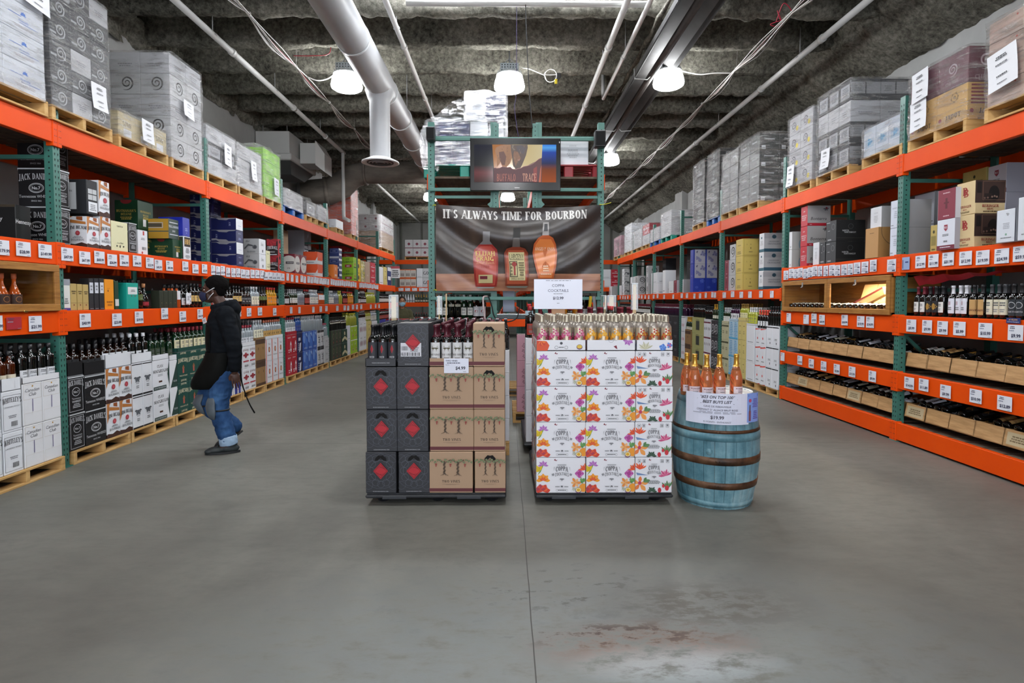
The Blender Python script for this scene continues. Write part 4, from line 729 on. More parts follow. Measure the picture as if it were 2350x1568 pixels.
 'jad': dict(b='c39a52/.6', front=[('t', .55, .2, .2, 'JADOT', '2c2014', 's'), ('c', .12, .2, .06, '8f1c24'), ('f', .6, .72, .16, 11, '8a6c34', '9c7c40'), ('c', .6, .72, .1, 'c39a52'), ('c', .6, .72, .05, '8a6c34')], side=[('r', .1, .4, .95, .45, '7c1a24'), ('r', .1, .5, .95, .55, '7c1a24'), ('r', .1, .6, .95, .65, '7c1a24'), ('r', .1, .7, .95, .75, '7c1a24'), ('r', .1, .8, .95, .85, '7c1a24'), ('r', .1, .9, .95, .95, '7c1a24'), ('t', .6, .2, .2, 'JADOT', '2c2014', 's'), ('c', .12, .2, .06, '8f1c24')], d='golden carton with dark red stripes'),
 'pkw': dict(b='b59c90', front=[('r', .1, .15, .9, .22, '9a8478'), ('r', 0, .5, 1, .6, 'a98c80'), ('c', .75, .8, .05, 'b0483c')], side=[fine()], d='dusty beige carton'),
 'btw': dict(b='bcc6d2', front=[('r', .15, .3, .85, .6, '9fb4c8'), ('f', .5, .5, .16, 6, '3f8fbe', '6aa8cc')], side=[('c', .6, .5, .14, '4f98c0')], d='pale blue-white carton'),
 'ylw': dict(b='b3b4b8', front=[('sw', .4, .5, .3, '55575c'), ('c', .7, .3, .14, 'd8c420/.4')], side=[fine()], d='grey carton with spiral and yellow sticker'),
 'gos': dict(b='c4c6ca', front=[('t', .5, .5, .5, 'GO', '23262b', 'n')], side=[fine()], d='white carton with two big dark letters'),
 'btl': dict(b='d3cdc6', front=[('r', 0, 0, 1, .12, 'd4622c'), ('r', 0, .9, 1, 1, 'd4622c')]+[q for k in range(3) for q in (('r', .2+k*.25, .2, .32+k*.25, .55, '3a2018'), ('r', .24+k*.25, .55, .28+k*.25, .8, '3a2018'))], side=[fine()], d='carton printed with three dark bottles'),
 # ---- centre displays
 'dia': dict(b='2b2d32/.5', front=[q for k in range(12) for q in (('o', .5+.33*cos(k*pi/6), .55+.33*sin(k*pi/6), .085, .007, '565b64'),)]+[('o', .5, .55, .26, .008, '565b64'), ('o', .5, .55, .44, .008, '50545d'), ('o', .1, .2, .1, .007, '50545d'), ('o', .9, .2, .1, .007, '50545d'), ('o', .1, .85, .1, .007, '50545d'), ('o', .9, .85, .1, .007, '50545d'), ('p', [(.5, .35), (.74, .55), (.5, .75), (.26, .55)], 'a81c28'), ('p', [(.5, .38), (.705, .55), (.5, .72), (.295, .55)], '6d141c'), ('p', [(.5, .395), (.69, .55), (.5, .705), (.31, .55)], 'b4222e')]+[('p', [(.5+.19*a*(1-t)-.0, .55+.155*t*a), (.5+.19*a*(1-t)+.012, .55+.155*t*a+.008), (.5-.19*(t)*a+.012, .55+.155*a*(1-t)+.008), (.5-.19*t*a, .55+.155*a*(1-t))], '7a1820') for a in (1, -1) for t in (.25, .5, .75)]+[('t', .5, .06, .034, 'REDDIAMONDWINE.COM', 'a9acb0', 'n')], side=[('o', .5, .55, .3, .008, '565b64'), ('o', .5, .55, .2, .008, '565b64'), ('t', .5, .06, .034, 'REDDIAMONDWINE.COM', 'a9acb0', 'n')], d='charcoal carton with red diamond emblem'),
}
def vines(two=True):
    it = [('r', 0, .035, 1, .115, '5e262c'), ('t', .5, .285, .085, 'TWO VINES', '1c1613', 'n'), ('r', .3, .215, .7, .219, '6b5848'), ('r', .38, .2, .62, .203, '6b5848')]
    for cx in (.35, .66):
        for k in range(7):
            z = .46+k*.045; o_ = .012*(-1)**k; it.append(('p', [(cx-.022+o_, z), (cx+.024+o_, z), (cx+.022-o_, z+.05), (cx-.024-o_, z+.05)], '453627' if k % 2 else '5a4938'))
        for a in (-1, -.5, .5, 1): it.append(('p', [(cx-.01, .49), (cx+.01, .49), (cx+a*.09, .43), (cx+a*.085, .425)], '54463a'))
        for a in (-1, 1): it.append(('p', [(cx-.02, .75), (cx+.02, .75), (cx+a*.14, .83), (cx+a*.15, .81)], '54463a'))
    for k in range(17):
        x = .02+k*.06; y = .80+.03*sin(k*2.3); it.append(('f', x, y, .034, 5, '66724f', '7f8866', k*40, 360, .4))
    for x in (.17, .5, .83):
        for j, (a, b) in enumerate(((0, 0), (.012, .0), (-.012, 0), (.006, -.025), (-.006, -.025), (0, -.05))): it.append(('c', x+a, .73+b, .013, '8c3a34'))
    return it
D['vin'] = dict(b='a98d72/.7', front=vines(), side=vines(), d='kraft carton with two grapevines and maroon band')
def coppa(side=False):
    it = [('p', [(.36, .93), (.385, .98), (.4, .93), (.43, .95), (.415, .91)], '7a2434')]
    if not side:
        it += [('f', .14, .78, .15, 9, 'a862b4', 'bf8ac6', 0, 180, .16), ('p', [(.13, .8), (.15, .8), (.09, .6), (.02, .5), (.05, .58)], '7a9a4a'), ('f', .04, .6, .2, 5, 'd4b81c', 'c2a214', 60, 90, .22),
               ('f', .14, .36, .2, 9, 'e89a24', 'dd7a2a', 0, 180, .24), ('f', .14, .36, .1, 7, 'd4542c', 'e26a30', 20, 140, .3), ('f', .13, .05, .22, 7, 'c8402c', 'e0622c', 10, 160, .3), ('f', .08, .12, .14, 5, 'a83848', 'd44a34', 0, 180, .4),
               ('f', .88, .56, .13, 8, 'b04a9a', 'c878b4', 0, 360, .42), ('c', .88, .56, .06, 'a03a86'), ('p', [(.9, .45), (.915, .46), (.97, .2), (.955, .2)], '5a8a4a'), ('f', 1.0, .66, .2, 5, 'e0602c', 'c83c2c', 95, 80, .12), ('f', .97, .32, .14, 4, '6a9a54', '4f8a4a', 60, 120, .3),
               ('f', .8, .3, .16, 6, 'dd8a3c', 'e8b06a', 0, 300, .25), ('c', .96, .16, .12, 'e2942c'), ('c', .86, .09, .085, '6a3a6a'), ('c', .86, .1, .075, 'e6dca0', .065), ('c', .86, .1, .05, 'd8a428', .04), ('f', .8, .14, .12, 4, 'b9bcae', 'a6b08e', 150, 80, .12)]
        cx, cy, s, wf = .52, .6, 1, .25
    else:
        it += [('f', .12, .66, .22, 6, 'e0602c', 'd84430', 30, 110, .12), ('p', [(.02, .58), (.35, .5), (.05, .5)], '6a86b0'), ('f', .12, .26, .26, 5, 'e89a4c', 'e0783c', 10, 300, .25), ('c', .12, .28, .05, 'b8385a'), ('f', .22, .3, .2, 2, '5f8a5a', '4f7a4a', 20, 40, .25),
               ('f', .82, .48, .2, 7, 'c04a78', 'd67898', 30, 150, .14), ('f', .88, .1, .26, 5, '4f7a4a', '6a8a5a', 60, 70, .1), ('f', .45, .04, .15, 7, '2f4a3a', '3c5a46', 0, 180, .2), ('c', .66, .08, .05, 'b82838', .07), ('c', .86, .14, .055, 'c4303c', .075), ('c', .76, .2, .035, 'c4303c', .05),
               ('fr', .06, .86, .14, .96, .006, G), ('fr', .19, .86, .27, .96, .006, G), ('fr', .68, .86, .76, .96, .006, G), ('fr', .83, .86, .91, .96, .006, G), ('c', .87, .92, .025, G), ('c', .1, .91, .02, G), ('r', .215, .88, .245, .94, G), ('r', .7, .88, .715, .94, G), ('r', .73, .88, .745, .94, G), fine(.3, .26, .7, .37, 4)]
        cx, cy, s, wf = .5, .64, .88, .30
    it += [('t', cx, cy+.08*s, .165*s, 'COPPA', '55565c', 'sx', .28, wf), ('t', cx, cy-.07*s, .12*s, 'COCKTAILS', '55565c', 'nx', .35, wf*1.12), ('r', cx-.09*s, cy+.2*s, cx+.09*s, cy+.225*s, 'a3a5a9'), ('p', [(cx-.21*s, cy-.05), (cx-.165*s, cy-.02), (cx-.155*s, cy-.08), (cx-.19*s, cy-.1)], '8a8c91'), ('p', [(cx+.21*s, cy-.05), (cx+.165*s, cy-.02), (cx+.155*s, cy-.08), (cx+.19*s, cy-.1)], '8a8c91'), ('f', cx, cy-.17*s, .07, 5, '77797e', '8a8c91', 200, 140, .2), ('p', [(cx-.17*s, cy+.03), (cx-.15*s, cy+.16), (cx-.1*s, cy+.2), (cx-.16*s, cy+.15)], '8a8c91'), ('p', [(cx+.17*s, cy+.03), (cx+.15*s, cy+.16), (cx+.1*s, cy+.2), (cx+.16*s, cy+.15)], '8a8c91')]
    if not side: it += [('c', .52, .2, .03, '4a4c52'), ('r', .513, .17, .527, .2, W), fine(.38, .18, .48, .22, 1), fine(.56, .18, .66, .22, 1), ('o', .42, .1, .03, .005, G), ('o', .62, .1, .03, .005, G), fine(.44, .08, .6, .13, 1)]
    return it
D['cop'] = dict(b='e0e1e6/.45', front=coppa(), side=coppa(True), d='floral cocktail carton')
D['cops'] = dict(b='e0e1e6/.45', front=coppa(True), side=coppa(True), d='narrow floral cocktail carton with strawberries')

_cm = {}
def carton_mesh(k, w, d, h, hole=False, tape=True):
    key = (k, round(w, 2), round(d, 2), round(h, 2), hole)
    if key in _cm: return _cm[key]
    w, d, h = key[1:4]; q = D[k]; m = MB(); m.cbox((-w/2, -d/2, 0), (w/2, d/2, h), q['b'], .004)
    art(m, (-w/2, -d/2, 0), (w, 0, 0), (0, 0, h), q['front'])
    sd = q.get('side', [])
    art(m, (w/2, -d/2, 0), (0, d, 0), (0, 0, h), sd); art(m, (-w/2, d/2, 0), (0, -d, 0), (0, 0, h), sd)
    if tape:
        m.box((-w/2+.002, -.001, h), (w/2-.002, .001, h+.0008), mt('3a352f')); m.box((-w/2, -.024, h), (w/2, -.002, h+.0005), mt('c9c1b0/.3'))
        m.box((-w/2, .002, h), (w/2, .024, h+.0005), mt('c9c1b0/.3'))
    if hole:     # torn hand hole above the emblem; its inner shade is flat black colour
        m.add([(x*.25/ .25*w, -d/2-.0125, z*h) for x, z in ((-.19, .80), (-.17, .86), (-.08, .93), (0, .915), (.08, .93), (.17, .86), (.19, .80), (.1, .80), (0, .87), (-.1, .80))], [(0, 1, 2, 9), (2, 3, 8, 9), (3, 4, 7, 8), (4, 5, 6, 7)], mt('0c0b0b/.9'))
    me = m.mesh('carton'); _cm[key] = me; return me
def tray_mesh(k, w, d, h, col=None, items=None, lip=0.0):
    """cut-down open case"""
    m = MB(); c = col or D[k]['b']; t = .004
    m.box((-w/2, -d/2, 0), (w/2, d/2, t), c)
    m.box((-w/2, -d/2, 0), (w/2, -d/2+t, h), c); m.box((-w/2, d/2-t, 0), (w/2, d/2, h), c); m.box((-w/2, -d/2, 0), (-w/2+t, d/2, h), c); m.box((w/2-t, -d/2, 0), (w/2, d/2, h), c)
    if items:
        art(m, (-w/2, -d/2, 0), (w, 0, 0), (0, 0, h), items); art(m, (w/2, -d/2, 0), (0, d, 0), (0, 0, h), items); art(m, (-w/2, d/2, 0), (0, -d, 0), (0, 0, h), items)
    return m.mesh('open_case')
ORD = ['first', 'second', 'third', 'fourth', 'fifth', 'sixth', 'seventh', 'eighth', 'ninth', 'tenth', 'eleventh', 'twelfth', 'thirteenth', 'fourteenth', 'fifteenth', 'sixteenth', 'seventeenth', 'eighteenth', 'nineteenth', 'twentieth']
ORD += ['twenty-'+x for x in ORD[:9]]+['thirtieth']+['thirty-'+x for x in ORD[:9]]+['fortieth']+['forty-'+x for x in ORD[:9]]
def rowname(k, n): return ['bottom', 'top'][k] if n == 2 else (['only'][0] if n == 1 else (['bottom', 'middle', 'top'][k] if n == 3 else ('top' if k == n-1 else ('bottom' if k == 0 else ORD[k]))))
_cc = {}
jr = random.Random(5)
def put_carton(k, w, d, h, loc, rz, zone, row, nrow, hole=False, col=None, deep=False, jit=1):
    me = carton_mesh(k, w, d, h, hole)
    o = link('carton', me, loc, rz+radians(jr.uniform(-.5, .5))*jit)
    o.scale = (w/round(w, 2), d/round(d, 2), h/round(h, 2))
    if col is None:
        key = (k, zone); 
        if row == 0 or key not in _cc: _cc[key] = _cc.get(key, -1)+1
        col = ORD[_cc[key] % len(ORD)]+' stack'
    lab = f"{D[k]['d']}, {rowname(row, nrow)+' row' if nrow > 1 else 'single'}, {col}, {zone}".replace('single, first stack, ', '')
    props(o, lab, 'carton', f"{D[k]['d']}, {zone}"); return o

def side_run(s, X, zb, entries, zone, default_d=.33, gap=.004):
    """cartons on one level of a side rack. s=-1 left, +1 right. entry: (px_side_end, px_a, px_b, py_top_at_a, rows, design[, inset[, depthcols]])"""
    for e in entries:
        pe, pa, pb, py, n, k = e[:6]; inset = e[6] if len(e) > 6 else 0; dc = e[7] if len(e) > 7 else 1
        Xf = s*(X+inset)
        ya = onx(pa, Xf)[0]; yb = onx(pb, Xf)[0]; ztop = onx(pa, Xf, py)[1]; yn, yf = min(ya, yb), max(ya, yb)
        dd = abs(ony(pe, 689, yn)[0])-abs(Xf) if pe else default_d
        dd = max(.2, min(1.0, dd))
        if dd > .5 and dc == 1: dc = 2
        w = yf-yn-gap; h = (ztop-zb)/n; dd = dd/dc
        for c in range(dc):
            for r in range(n):
                ks = k if isinstance(k, str) else k[r % len(k)]
                zn = zone if c == 0 else zone+(' behind' if c == 1 else ' deep')
                put_carton(ks, w, dd-.004, h-.002, (Xf+s*(dd*(c+.5)), (yn+yf)/2, zb+r*h), -s*pi/2, zn, r, n)

# ================================================================== pallets
def pallet_parts(w, d, h=.13, mat=None, plastic=False):
    """w along the rack, d into the rack (local y)"""
    mat = mat or WOODP; out = []
    m = MB(); n = 7; bw = d/n*.72
    for k in range(n): y = -d/2+bw/2+(d-bw)*k/(n-1); m.cbox((-w/2, y-bw/2, h-.018), (w/2, y+bw/2, h), mat, .002)
    out.append(('top_deck', m.mesh('top_deck')))
    for x in (-w/2+.02, 0, w/2-.02):
        if plastic:
            for y in (-d/2+.08, 0, d/2-.08): m = MB(); m.cbox((x-.06, y-.07, .0), (x+.06, y+.07, h-.018), mat, .01); out.append(('foot_block', m.mesh('foot_block')))
            continue
        m = MB(); m.cbox((x-.019, -d/2, .018), (x+.019, d/2, h-.019), mat, .002)
        out.append(('stringer' if not plastic else 'foot_block', m.mesh('stringer')))
    if not plastic:
        m = MB()
        for k in (0, 2, 4): y = -d/2+bw/2+(d-bw)*k/4; m.cbox((-w/2, y-bw/2, 0), (w/2, y+bw/2, .018), mat, .002)
        out.append(('bottom_deck', m.mesh('bottom_deck')))
    return out
_pc = {}
def pallet(loc, rz, w, d, label, mat=None, plastic=False, h=.13, group='pallets'):
    key = (round(w, 2), round(d, 2), id(mat), plastic, h)
    if key not in _pc: _pc[key] = pallet_parts(key[0], key[1], h, mat, plastic)
    o = empty('pallet', loc, rz)
    for nm, me in _pc[key]: link(nm, me, parent=o)
    props(o, label, 'pallet', group); return o

# ================================================================== racks
def post_mesh(h, s, far=False):
    """green upright; local origin at foot, aisle face on local x=0, body towards s"""
    m = MB(); t = .0762; x0, x1 = sorted((0, s*t)); m.box((x0, -t/2, 0), (x1, t/2, h), GREEN)
    if not far:
        hk = mt('16211f/.9'); n = int((h-.1)/.0508); a = .0011
        for k in range(n):
            z = .06+k*.0508
            for yy in (-.017, .017):
                p = [(-s*a, yy+b*.0065*(1 if q in (0, 3) else .5), z+c*.011) for q, (b, c) in enumerate(((-1, 1), (-.9, -1), (.9, -1), (1, 1)))]
                m.add(p, [(0, 1, 2, 3)], hk)
            cx = s*t*.45; m.add([(cx+.0085*cos(q*pi/3), -t/2-a, z+.025+.0085*sin(q*pi/3)) for q in range(6)], [tuple(range(6))], hk)
    bp = mt('30756a/.5'); m.box((x0-.02, -t/2-.02, 0), (x1+.02, t/2+.02, .008), bp)
    return m.mesh('upright_post')
def beam_mesh(L, h, s, plate=True):
    m = MB(); f = -s*.012; b = s*.04; x0, x1 = sorted((f, b)); m.cbox((x0, .045, -h), (x1, L-.045, 0), ORANGE, .004)
    for y in (0, L):
        y0, y1 = (0, .05) if y == 0 else (L-.05, L)
        m.cbox((min(-s*.018, s*.05), y0, -h-.03), (max(-s*.018, s*.05), y1, .01), ORANGE, .004)
        for zz in range(4):
            for q in (.016, .034):
                yy = y0+q; z = -h+.0+zz*(h/3.4); X_ = -s*.0192
                m.add([(X_, yy-.005, z), (X_, yy+.005, z), (X_, yy+.005, z+.008), (X_, yy-.005, z+.008)], [(0, 1, 2, 3)], mt('8c2c06'))
    return m.mesh('beam')
def deck_mesh(L, depth, s):
    m = MB(); n = 12
    for k in range(n): y = .06+(L-.12)*k/n; x0, x1 = sorted((s*.045, s*(depth-.045))); m.box((x0, y, -.03), (x1, y+(L-.12)/n*.82, -.004), DECK)
    return m.mesh('deck')
def rack(X, s, y0, nb, levels, depth, label, h=3.66, base=('pallet_rack'), front_y=None):
    """levels(bay) -> [(z_top, beam_height)]"""
    r = empty('pallet_rack', (s*X, y0, 0)); props(r, label, 'rack'); pm = post_mesh(h, s); pb = post_mesh(h, -s, True); cache = {}
    for k in range(nb+1):
        link('upright_post', pm, (0, SP*k, 0), 0, r); link('upright_post', pb, (s*depth, SP*k, 0), 0, r)
        if 'br' not in cache:
            m = MB(); m.bar((s*.07, 0, 0), (s*(depth-.07), 0, 0), .035, .035, GREEN); cache['br'] = m.mesh('frame_brace')
            m = MB(); m.bar((s*(depth-.07), 0, .3), (s*.07, 0, 1.15), .03, .03, GREEN); cache['dg'] = m.mesh('frame_brace')
        for z in (.3, 1.15, 1.62, 2.78, 3.5): link('frame_brace', cache['br'], (0, SP*k, z), 0, r)
        link('frame_brace', cache['dg'], (0, SP*k, 0), 0, r)
    for k in range(nb):
        for z, bh in levels(k):
            if (bh, 'b') not in cache:
                cache[(bh, 'b')] = beam_mesh(SP, bh, s); cache[(bh, 'r')] = beam_mesh(SP, bh, -s); cache['d'] = deck_mesh(SP, depth, s)
            link('beam', cache[(bh, 'b')], (0, SP*k, z), 0, r); link('beam', cache[(bh, 'r')], (s*depth, SP*k, z), 0, r)
            link('deck', cache['d'], (0, SP*k, z), 0, r)
    return r
LT, LM, LB = (3.088, .19), (2.017, .19), (1.418, .19)
RT, RA, RB, RC, RD, RM = (3.044, .185), (1.991, .19), (1.35, .186), (.744, .177), (.204, .184), (1.69, .16)
RDEP = 1.06
rack(LX, -1, YL0-SP*2, 8, lambda k: [LT, LM, LB], RDEP, 'tall green pallet rack with orange beams along left wall')
rack(RX, 1, YR0-SP*2, 8, lambda k: [RT, RA, RB, RC, RD] if k < 3 else [RT, RM], RDEP, 'tall green pallet rack with orange beams along right wall')

# ================================================================== wrapped loads on the top beams
def film_shell(w, d, h, seed, ragged=0.0):
    """creased stretch film round a load; open below"""
    m = MB(); rnd = random.Random(seed); P = []; per = 2*(w+d); n = 46; nz = 14
    def rim(t):
        t *= per
        if t < w: return (-w/2+t, -d/2, 0, -1)
        t -= w
        if t < d: return (w/2, -d/2+t, 1, 0)
        t -= d
        if t < w: return (w/2-t, d/2, 0, 1)
        t -= w; return (-w/2, d/2-t, -1, 0)
    vs = []; fs = []
    for j in range(nz+1):
        z = -.02+(h+.03)*j/nz
        for i in range(n):
            x, y, nx, ny = rim(i/n); q = .012+.016*noise.noise(Vector((x*6, y*6+seed, z*16)))+.008*noise.noise(Vector((x*2+seed, y*2, z*30)))
            vs.append((x*(1+.006)+nx*q, y*(1+.006)+ny*q, z+(ragged*noise.noise(Vector((x*4, y*4, seed))) if j == nz else 0)))
    for j in range(nz):
        for i in range(n): a = j*n+i; b = j*n+(i+1) % n; fs.append((a, b, b+n, a+n))
    m.add(vs, fs, WRAP, True); c = len(vs)
    m.add([vs[nz*n+i] for i in range(n)]+[(x*.55, y*.55, z+.012) for x, y, z in vs[nz*n:nz*n+n]]+[(0, 0, h+.015)], [(i, (i+1) % n, n+(i+1) % n, n+i) for i in range(n)]+[(n+i, n+(i+1) % n, 2*n) for i in range(n)], WRAP, True)
    return m.mesh('stretch_film')
def sheet_mesh(w, h, items, curl=.02):
    m = MB(); N_ = 5; vs = []; fs = []
    for j in range(N_+1):
        for i in range(N_+1): vs.append((-w/2+w*i/N_, -curl*((1-j/N_)**2)-.002, h*j/N_))
    for j in range(N_):
        for i in range(N_): a = j*(N_+1)+i; fs.append((a, a+1, a+N_+2, a+N_+1))
    m.add(vs, fs, mt('d9dbe0/.6')); art(m, (-w/2, -curl-.004, 0), (w, 0, 0), (0, curl*.9, h), items); return m.mesh('paper_sheet')
def load(s, X, z0, pa, pb, ptop, designs, nz, ny, label, depth=1.0, side_n=3, film=True, pal='wood', py_at=None, sheets=(), d2=None, plab='', pw=None, ragged=0., skipside=False):
    """pa = pixel column of the end next to the camera, pb = the far end, ptop = pixel row of the top at pa"""
    Xf = s*X; ya = onx(pa, Xf)[0]; yb = onx(pb, Xf)[0]; yn, yf = min(ya, yb), max(ya, yb); zt = onx(pa, Xf, ptop)[1]
    ph = .13; w = yf-yn-.03; yc = (yn+yf)/2; rz = -s*pi/2
    mat, pl = {'wood': (None, False), 'teal': (TEALP, True), 'blue': (BLUEP, True)}[pal]
    pallet((Xf+s*(depth/2), yc, z0), rz, (pw or w+.02), depth+.02, plab or ('wooden' if not pl else pal+' plastic')+' pallet under '+' '.join(label.replace(' a ', ' ').replace(' the ', ' ').split()[:12]).rstrip(','), mat, pl, group='pallets on the top beams')
    zb = z0+ph; h = zt-zb; o = empty('wrapped_pallet_load', (Xf+s*depth/2, yc, zb), rz); props(o, label, 'pallet load', 'loads on the top beams')
    cw, cdp, chh = w/ny, depth/side_n, h/nz; near_i = (0 if s < 0 else ny-1)
    for k in range(nz):
        ds = designs[k % len(designs)]
        for i in range(ny):
            for j in range(side_n):
                if j > 0 and i != near_i and k < nz-1: continue
                dk = ds if isinstance(ds, str) else ds[(i+j) % len(ds)]
                c = link('carton', carton_mesh(dk, cw-.004, cdp-.004, chh-.003), (-w/2+cw*(i+.5), -depth/2+cdp*(j+.5), k*chh), 0, o)
                c.scale = ((cw-.004)/round(cw-.004, 2), (cdp-.004)/round(cdp-.004, 2), (chh-.003)/round(chh-.003, 2))
    if film: link('stretch_film', film_shell(w+.01, depth+.01, h, len(label)+int(pa), ragged), (0, 0, 0), 0, o)
    for (fx, fz, sw, sh, rot) in sheets:
        q = link('paper_sheet', sheet_mesh(sw, sh, [fine(.2, .76, .8, .86, 2, '3c3e44'), fine(.25, .6, .75, .66, 1, '5a5c62'), fine(.25, .3, .75, .36, 1, '3c3e44'), fine(.3, .12, .7, .16, 1, '5a5c62')]), (-w/2+w*fx, -depth/2-.035, h*fz), 0, o); q.rotation_euler = (0, rot, 0)
    return o
zt = LT[0]+.001
load(-1, LX-.03, zt+.0, -230, 124, -330, ['vnt'], 5, 3, 'wrapped load of white cartons with blue sketches, above first green post', sheets=((.9, .6, .25, .3, .1),), depth=1.05)
load(-1, LX-.03, zt, 130, 268, -62, [['swd', 'ofw'], 'swd', ['swd', 'ofw'], 'swd', 'swd', ['ofw', 'swd']], 6, 3, 'tall wrapped load of charcoal spiral cartons, upper left rack', sheets=((.72, .1, .2, .25, .0),))
load(-1, LX, zt, 280, 393, 256, ['sim'], 1, 3, 'low wrapped load of tan cartons with dark lettering, upper left rack', sheets=((.5, .1, .2, .24, .05),), depth=.8)
load(-1, LX, zt, 400, 473, 128, [['swi'], 'swi', 'ofw', 'swi', 'ofw'], 5, 2, 'tall wrapped white load with red and yellow stickers, upper left rack', sheets=((.45, .45, .22, .2, .1),), depth=1.05)
load(-1, LX, zt, 480, 548, 288, ['ofw', 'wbk'], 3, 2, 'wrapped grey load with a paper sheet, beside tall white load, upper left', sheets=((.6, .3, .2, .3, .1),))
load(-1, LX, zt, 551, 606, 330, ['ofw'], 3, 2, 'wrapped pale grey load between grey load and green cartons, upper left', sheets=((.55, .25, .18, .3, 0),))
load(-1, LX, zt, 609, 648, 340, ['lgn'], 4, 2, 'stack of vivid green cartons under torn film, upper left rack', sheets=((.6, .1, .2, .3, .1),), ragged=.1)
load(-1, LX, zt, 654, 699, 432, ['ofw'], 2, 2, 'short wrapped white load on blue pallet, upper left rack', pal='blue')
load(-1, LX, zt, 704, 728, 458, ['wbk'], 1, 1, 'slumped grey wrapped load beyond the blue pallet', ragged=.15, depth=.9)
load(-1, LX, zt, 730, 756, 470, ['ofw'], 2, 1, 'small crumpled silver load beyond the slumped grey one', ragged=.1, depth=.9)
load(-1, LX, zt, 773, 790, 503, ['pln'], 1, 1, 'single white and green carton load before the orange stack', film=False, depth=.5)
load(-1, LX, zt, 807, 824, 428, ['oj'], 5, 1, 'towering stack of bright orange cartons below dusty duct', depth=1.05)
load(-1, LX, zt, 876, 904, 493, ['brn', 'brn', 'mrw', 'mrw'], 4, 2, 'brown and maroon-disc carton load at far end of left rack')
zr = RT[0]+.001
load(1, RX-.02, zr, 2560, 2246, -108, ['pkw'], 4, 3, 'wrapped beige load with handwritten sheet, upper right rack by the photo edge', sheets=((.2, .15, .28, .33, -.15),), depth=1.05)
load(1, RX, zr, 2208, 2074, 112, ['jad', 'chs'], 2, 2, 'wrapped golden and maroon carton load, upper right rack', sheets=((.28, .52, .22, .3, -.1), (.26, .08, .22, .3, -.1)), depth=1.0)
load(1, RX, zr, 2062, 1971, 262, ['btw'], 1, 3, 'low wrapped pale blue load in front of tall dark one, upper right', depth=.85)
load(1, RX, zr, 1943, 1868, 186, [['wbk'], 'wbk', 'ofw', 'wbk'], 4, 3, 'tall wrapped charcoal load with a paper sheet, upper right rack', sheets=((.35, .05, .2, .25, 0),), depth=1.1)
load(1, RX, zr, 1858, 1803, 248, ['ylw'], 4, 2, 'wrapped spiral carton load with yellow stickers, upper right rack', sheets=((.2, .0, .2, .3, 0),))
load(1, RX, zr, 1738, 1693, 306, ['hen'], 4, 2, 'silver-wrapped load of black cartons, first beyond second green post')
load(1, RX, zr, 1690, 1653, 340, ['hen'], 4, 2, 'silver-wrapped load of black cartons, second beyond second green post')
load(1, RX, zr, 1648, 1620, 343, ['blk'], 4, 1, 'silver-wrapped load of black cartons on a blue pallet', pal='blue')
load(1, RX, zr, 1614, 1588, 367, ['blk'], 4, 1, 'silver-wrapped load of black cartons, last before the gap')
load(1, RX, zr, 1539, 1515, 482, ['ofw'], 2, 1, 'wrapped white load on teal plastic pallet, upper right rack', pal='teal')
load(1, RX, zr, 1512, 1491, 520, ['ofw'], 1, 1, 'small wrapped load on blue pallet beside the teal one', pal='blue')
load(1, RX, zr, 1489, 1473, 512, ['ofw', 'redc'], 2, 1, 'wrapped load with red stripe, far upper right rack')
load(1, RX, zr, 1471, 1450, 524, ['ofw'], 2, 1, 'narrow wrapped pale load, far upper right rack')
load(1, RX, zr, 1448, 1432, 512, ['pln'], 3, 1, 'tall plain white load with tan carton on top, far upper right')
load(1, RX, zr, 1424, 1408, 540, ['pnk'], 2, 1, 'dusty pink carton load at far end of right rack')
# ================================================================== bottles
PROF = {
 'bord': (.0375, .30, [(0, 0), (.9, 0), (1, .012), (1, .60), (.95, .65), (.62, .715), (.40, .76), (.37, .80), (.36, .93), (.42, .935), (.42, .97), (.40, .975), (.40, 1), (0, 1)], .74),
 'burg': (.041, .295, [(0, 0), (.9, 0), (1, .012), (1, .45), (.93, .53), (.66, .64), (.45, .73), (.36, .80), (.33, .93), (.40, .935), (.40, 1), (0, 1)], .75),
 'whis': (.043, .29, [(0, 0), (.92, 0), (1, .012), (1, .56), (.95, .61), (.7, .66), (.42, .70), (.34, .76), (.34, .84), (.38, .85), (.38, 1), (0, 1)], .83),
 'vod': (.041, .31, [(0, 0), (.92, 0), (1, .012), (1, .64), (.9, .70), (.45, .745), (.36, .78), (.36, .88), (.40, .885), (.40, 1), (0, 1)], .875),
 'champ': (.044, .315, [(0, 0), (.92, 0), (1, .012), (1, .40), (.95, .48), (.72, .62), (.5, .71), (.38, .78), (.34, .90), (.40, .93), (.40, .945), (.36, .955), (.40, .965), (.38, .995), (.2, 1), (0, 1)], .66),
 'cog': (.05, .28, [(0, 0), (.7, 0), (.95, .03), (1, .2), (.86, .42), (.5, .6), (.3, .7), (.28, .86), (.34, .87), (.34, 1), (0, 1)], .84),
 'shake': (.041, .255, [(0, 0), (.84, 0), (.94, .02), (1, .5), (1, .6), (.93, .68), (.70, .745), (.54, .775), (.54, .80), (.50, .81), (.50, .93), (.42, .97), (.36, 1), (0, 1)], .80),
 'jug': (.055, .32, [(0, 0), (.92, 0), (1, .02), (1, .5), (.9, .62), (.45, .76), (.3, .82), (.3, .9), (.34, .91), (.34, 1), (0, 1)], .88),
}
def clip(prof, a, b):
    out = []
    for (r0, z0), (r1, z1) in zip(prof, prof[1:]):
        for t in (a, b):
            if z0 < t < z1: pass
        if z1 < a or z0 > b: continue
        f = lambda z: r0+(r1-r0)*((z-z0)/(z1-z0) if z1 > z0 else 0)
        lo, hi = max(z0, a), min(z1, b)
        if not out: out.append((f(lo), lo))
        if z1 > z0 or not out: out.append((f(hi) if z1 > z0 else r1, hi))
        else: out.append((r1, z1))
    return out
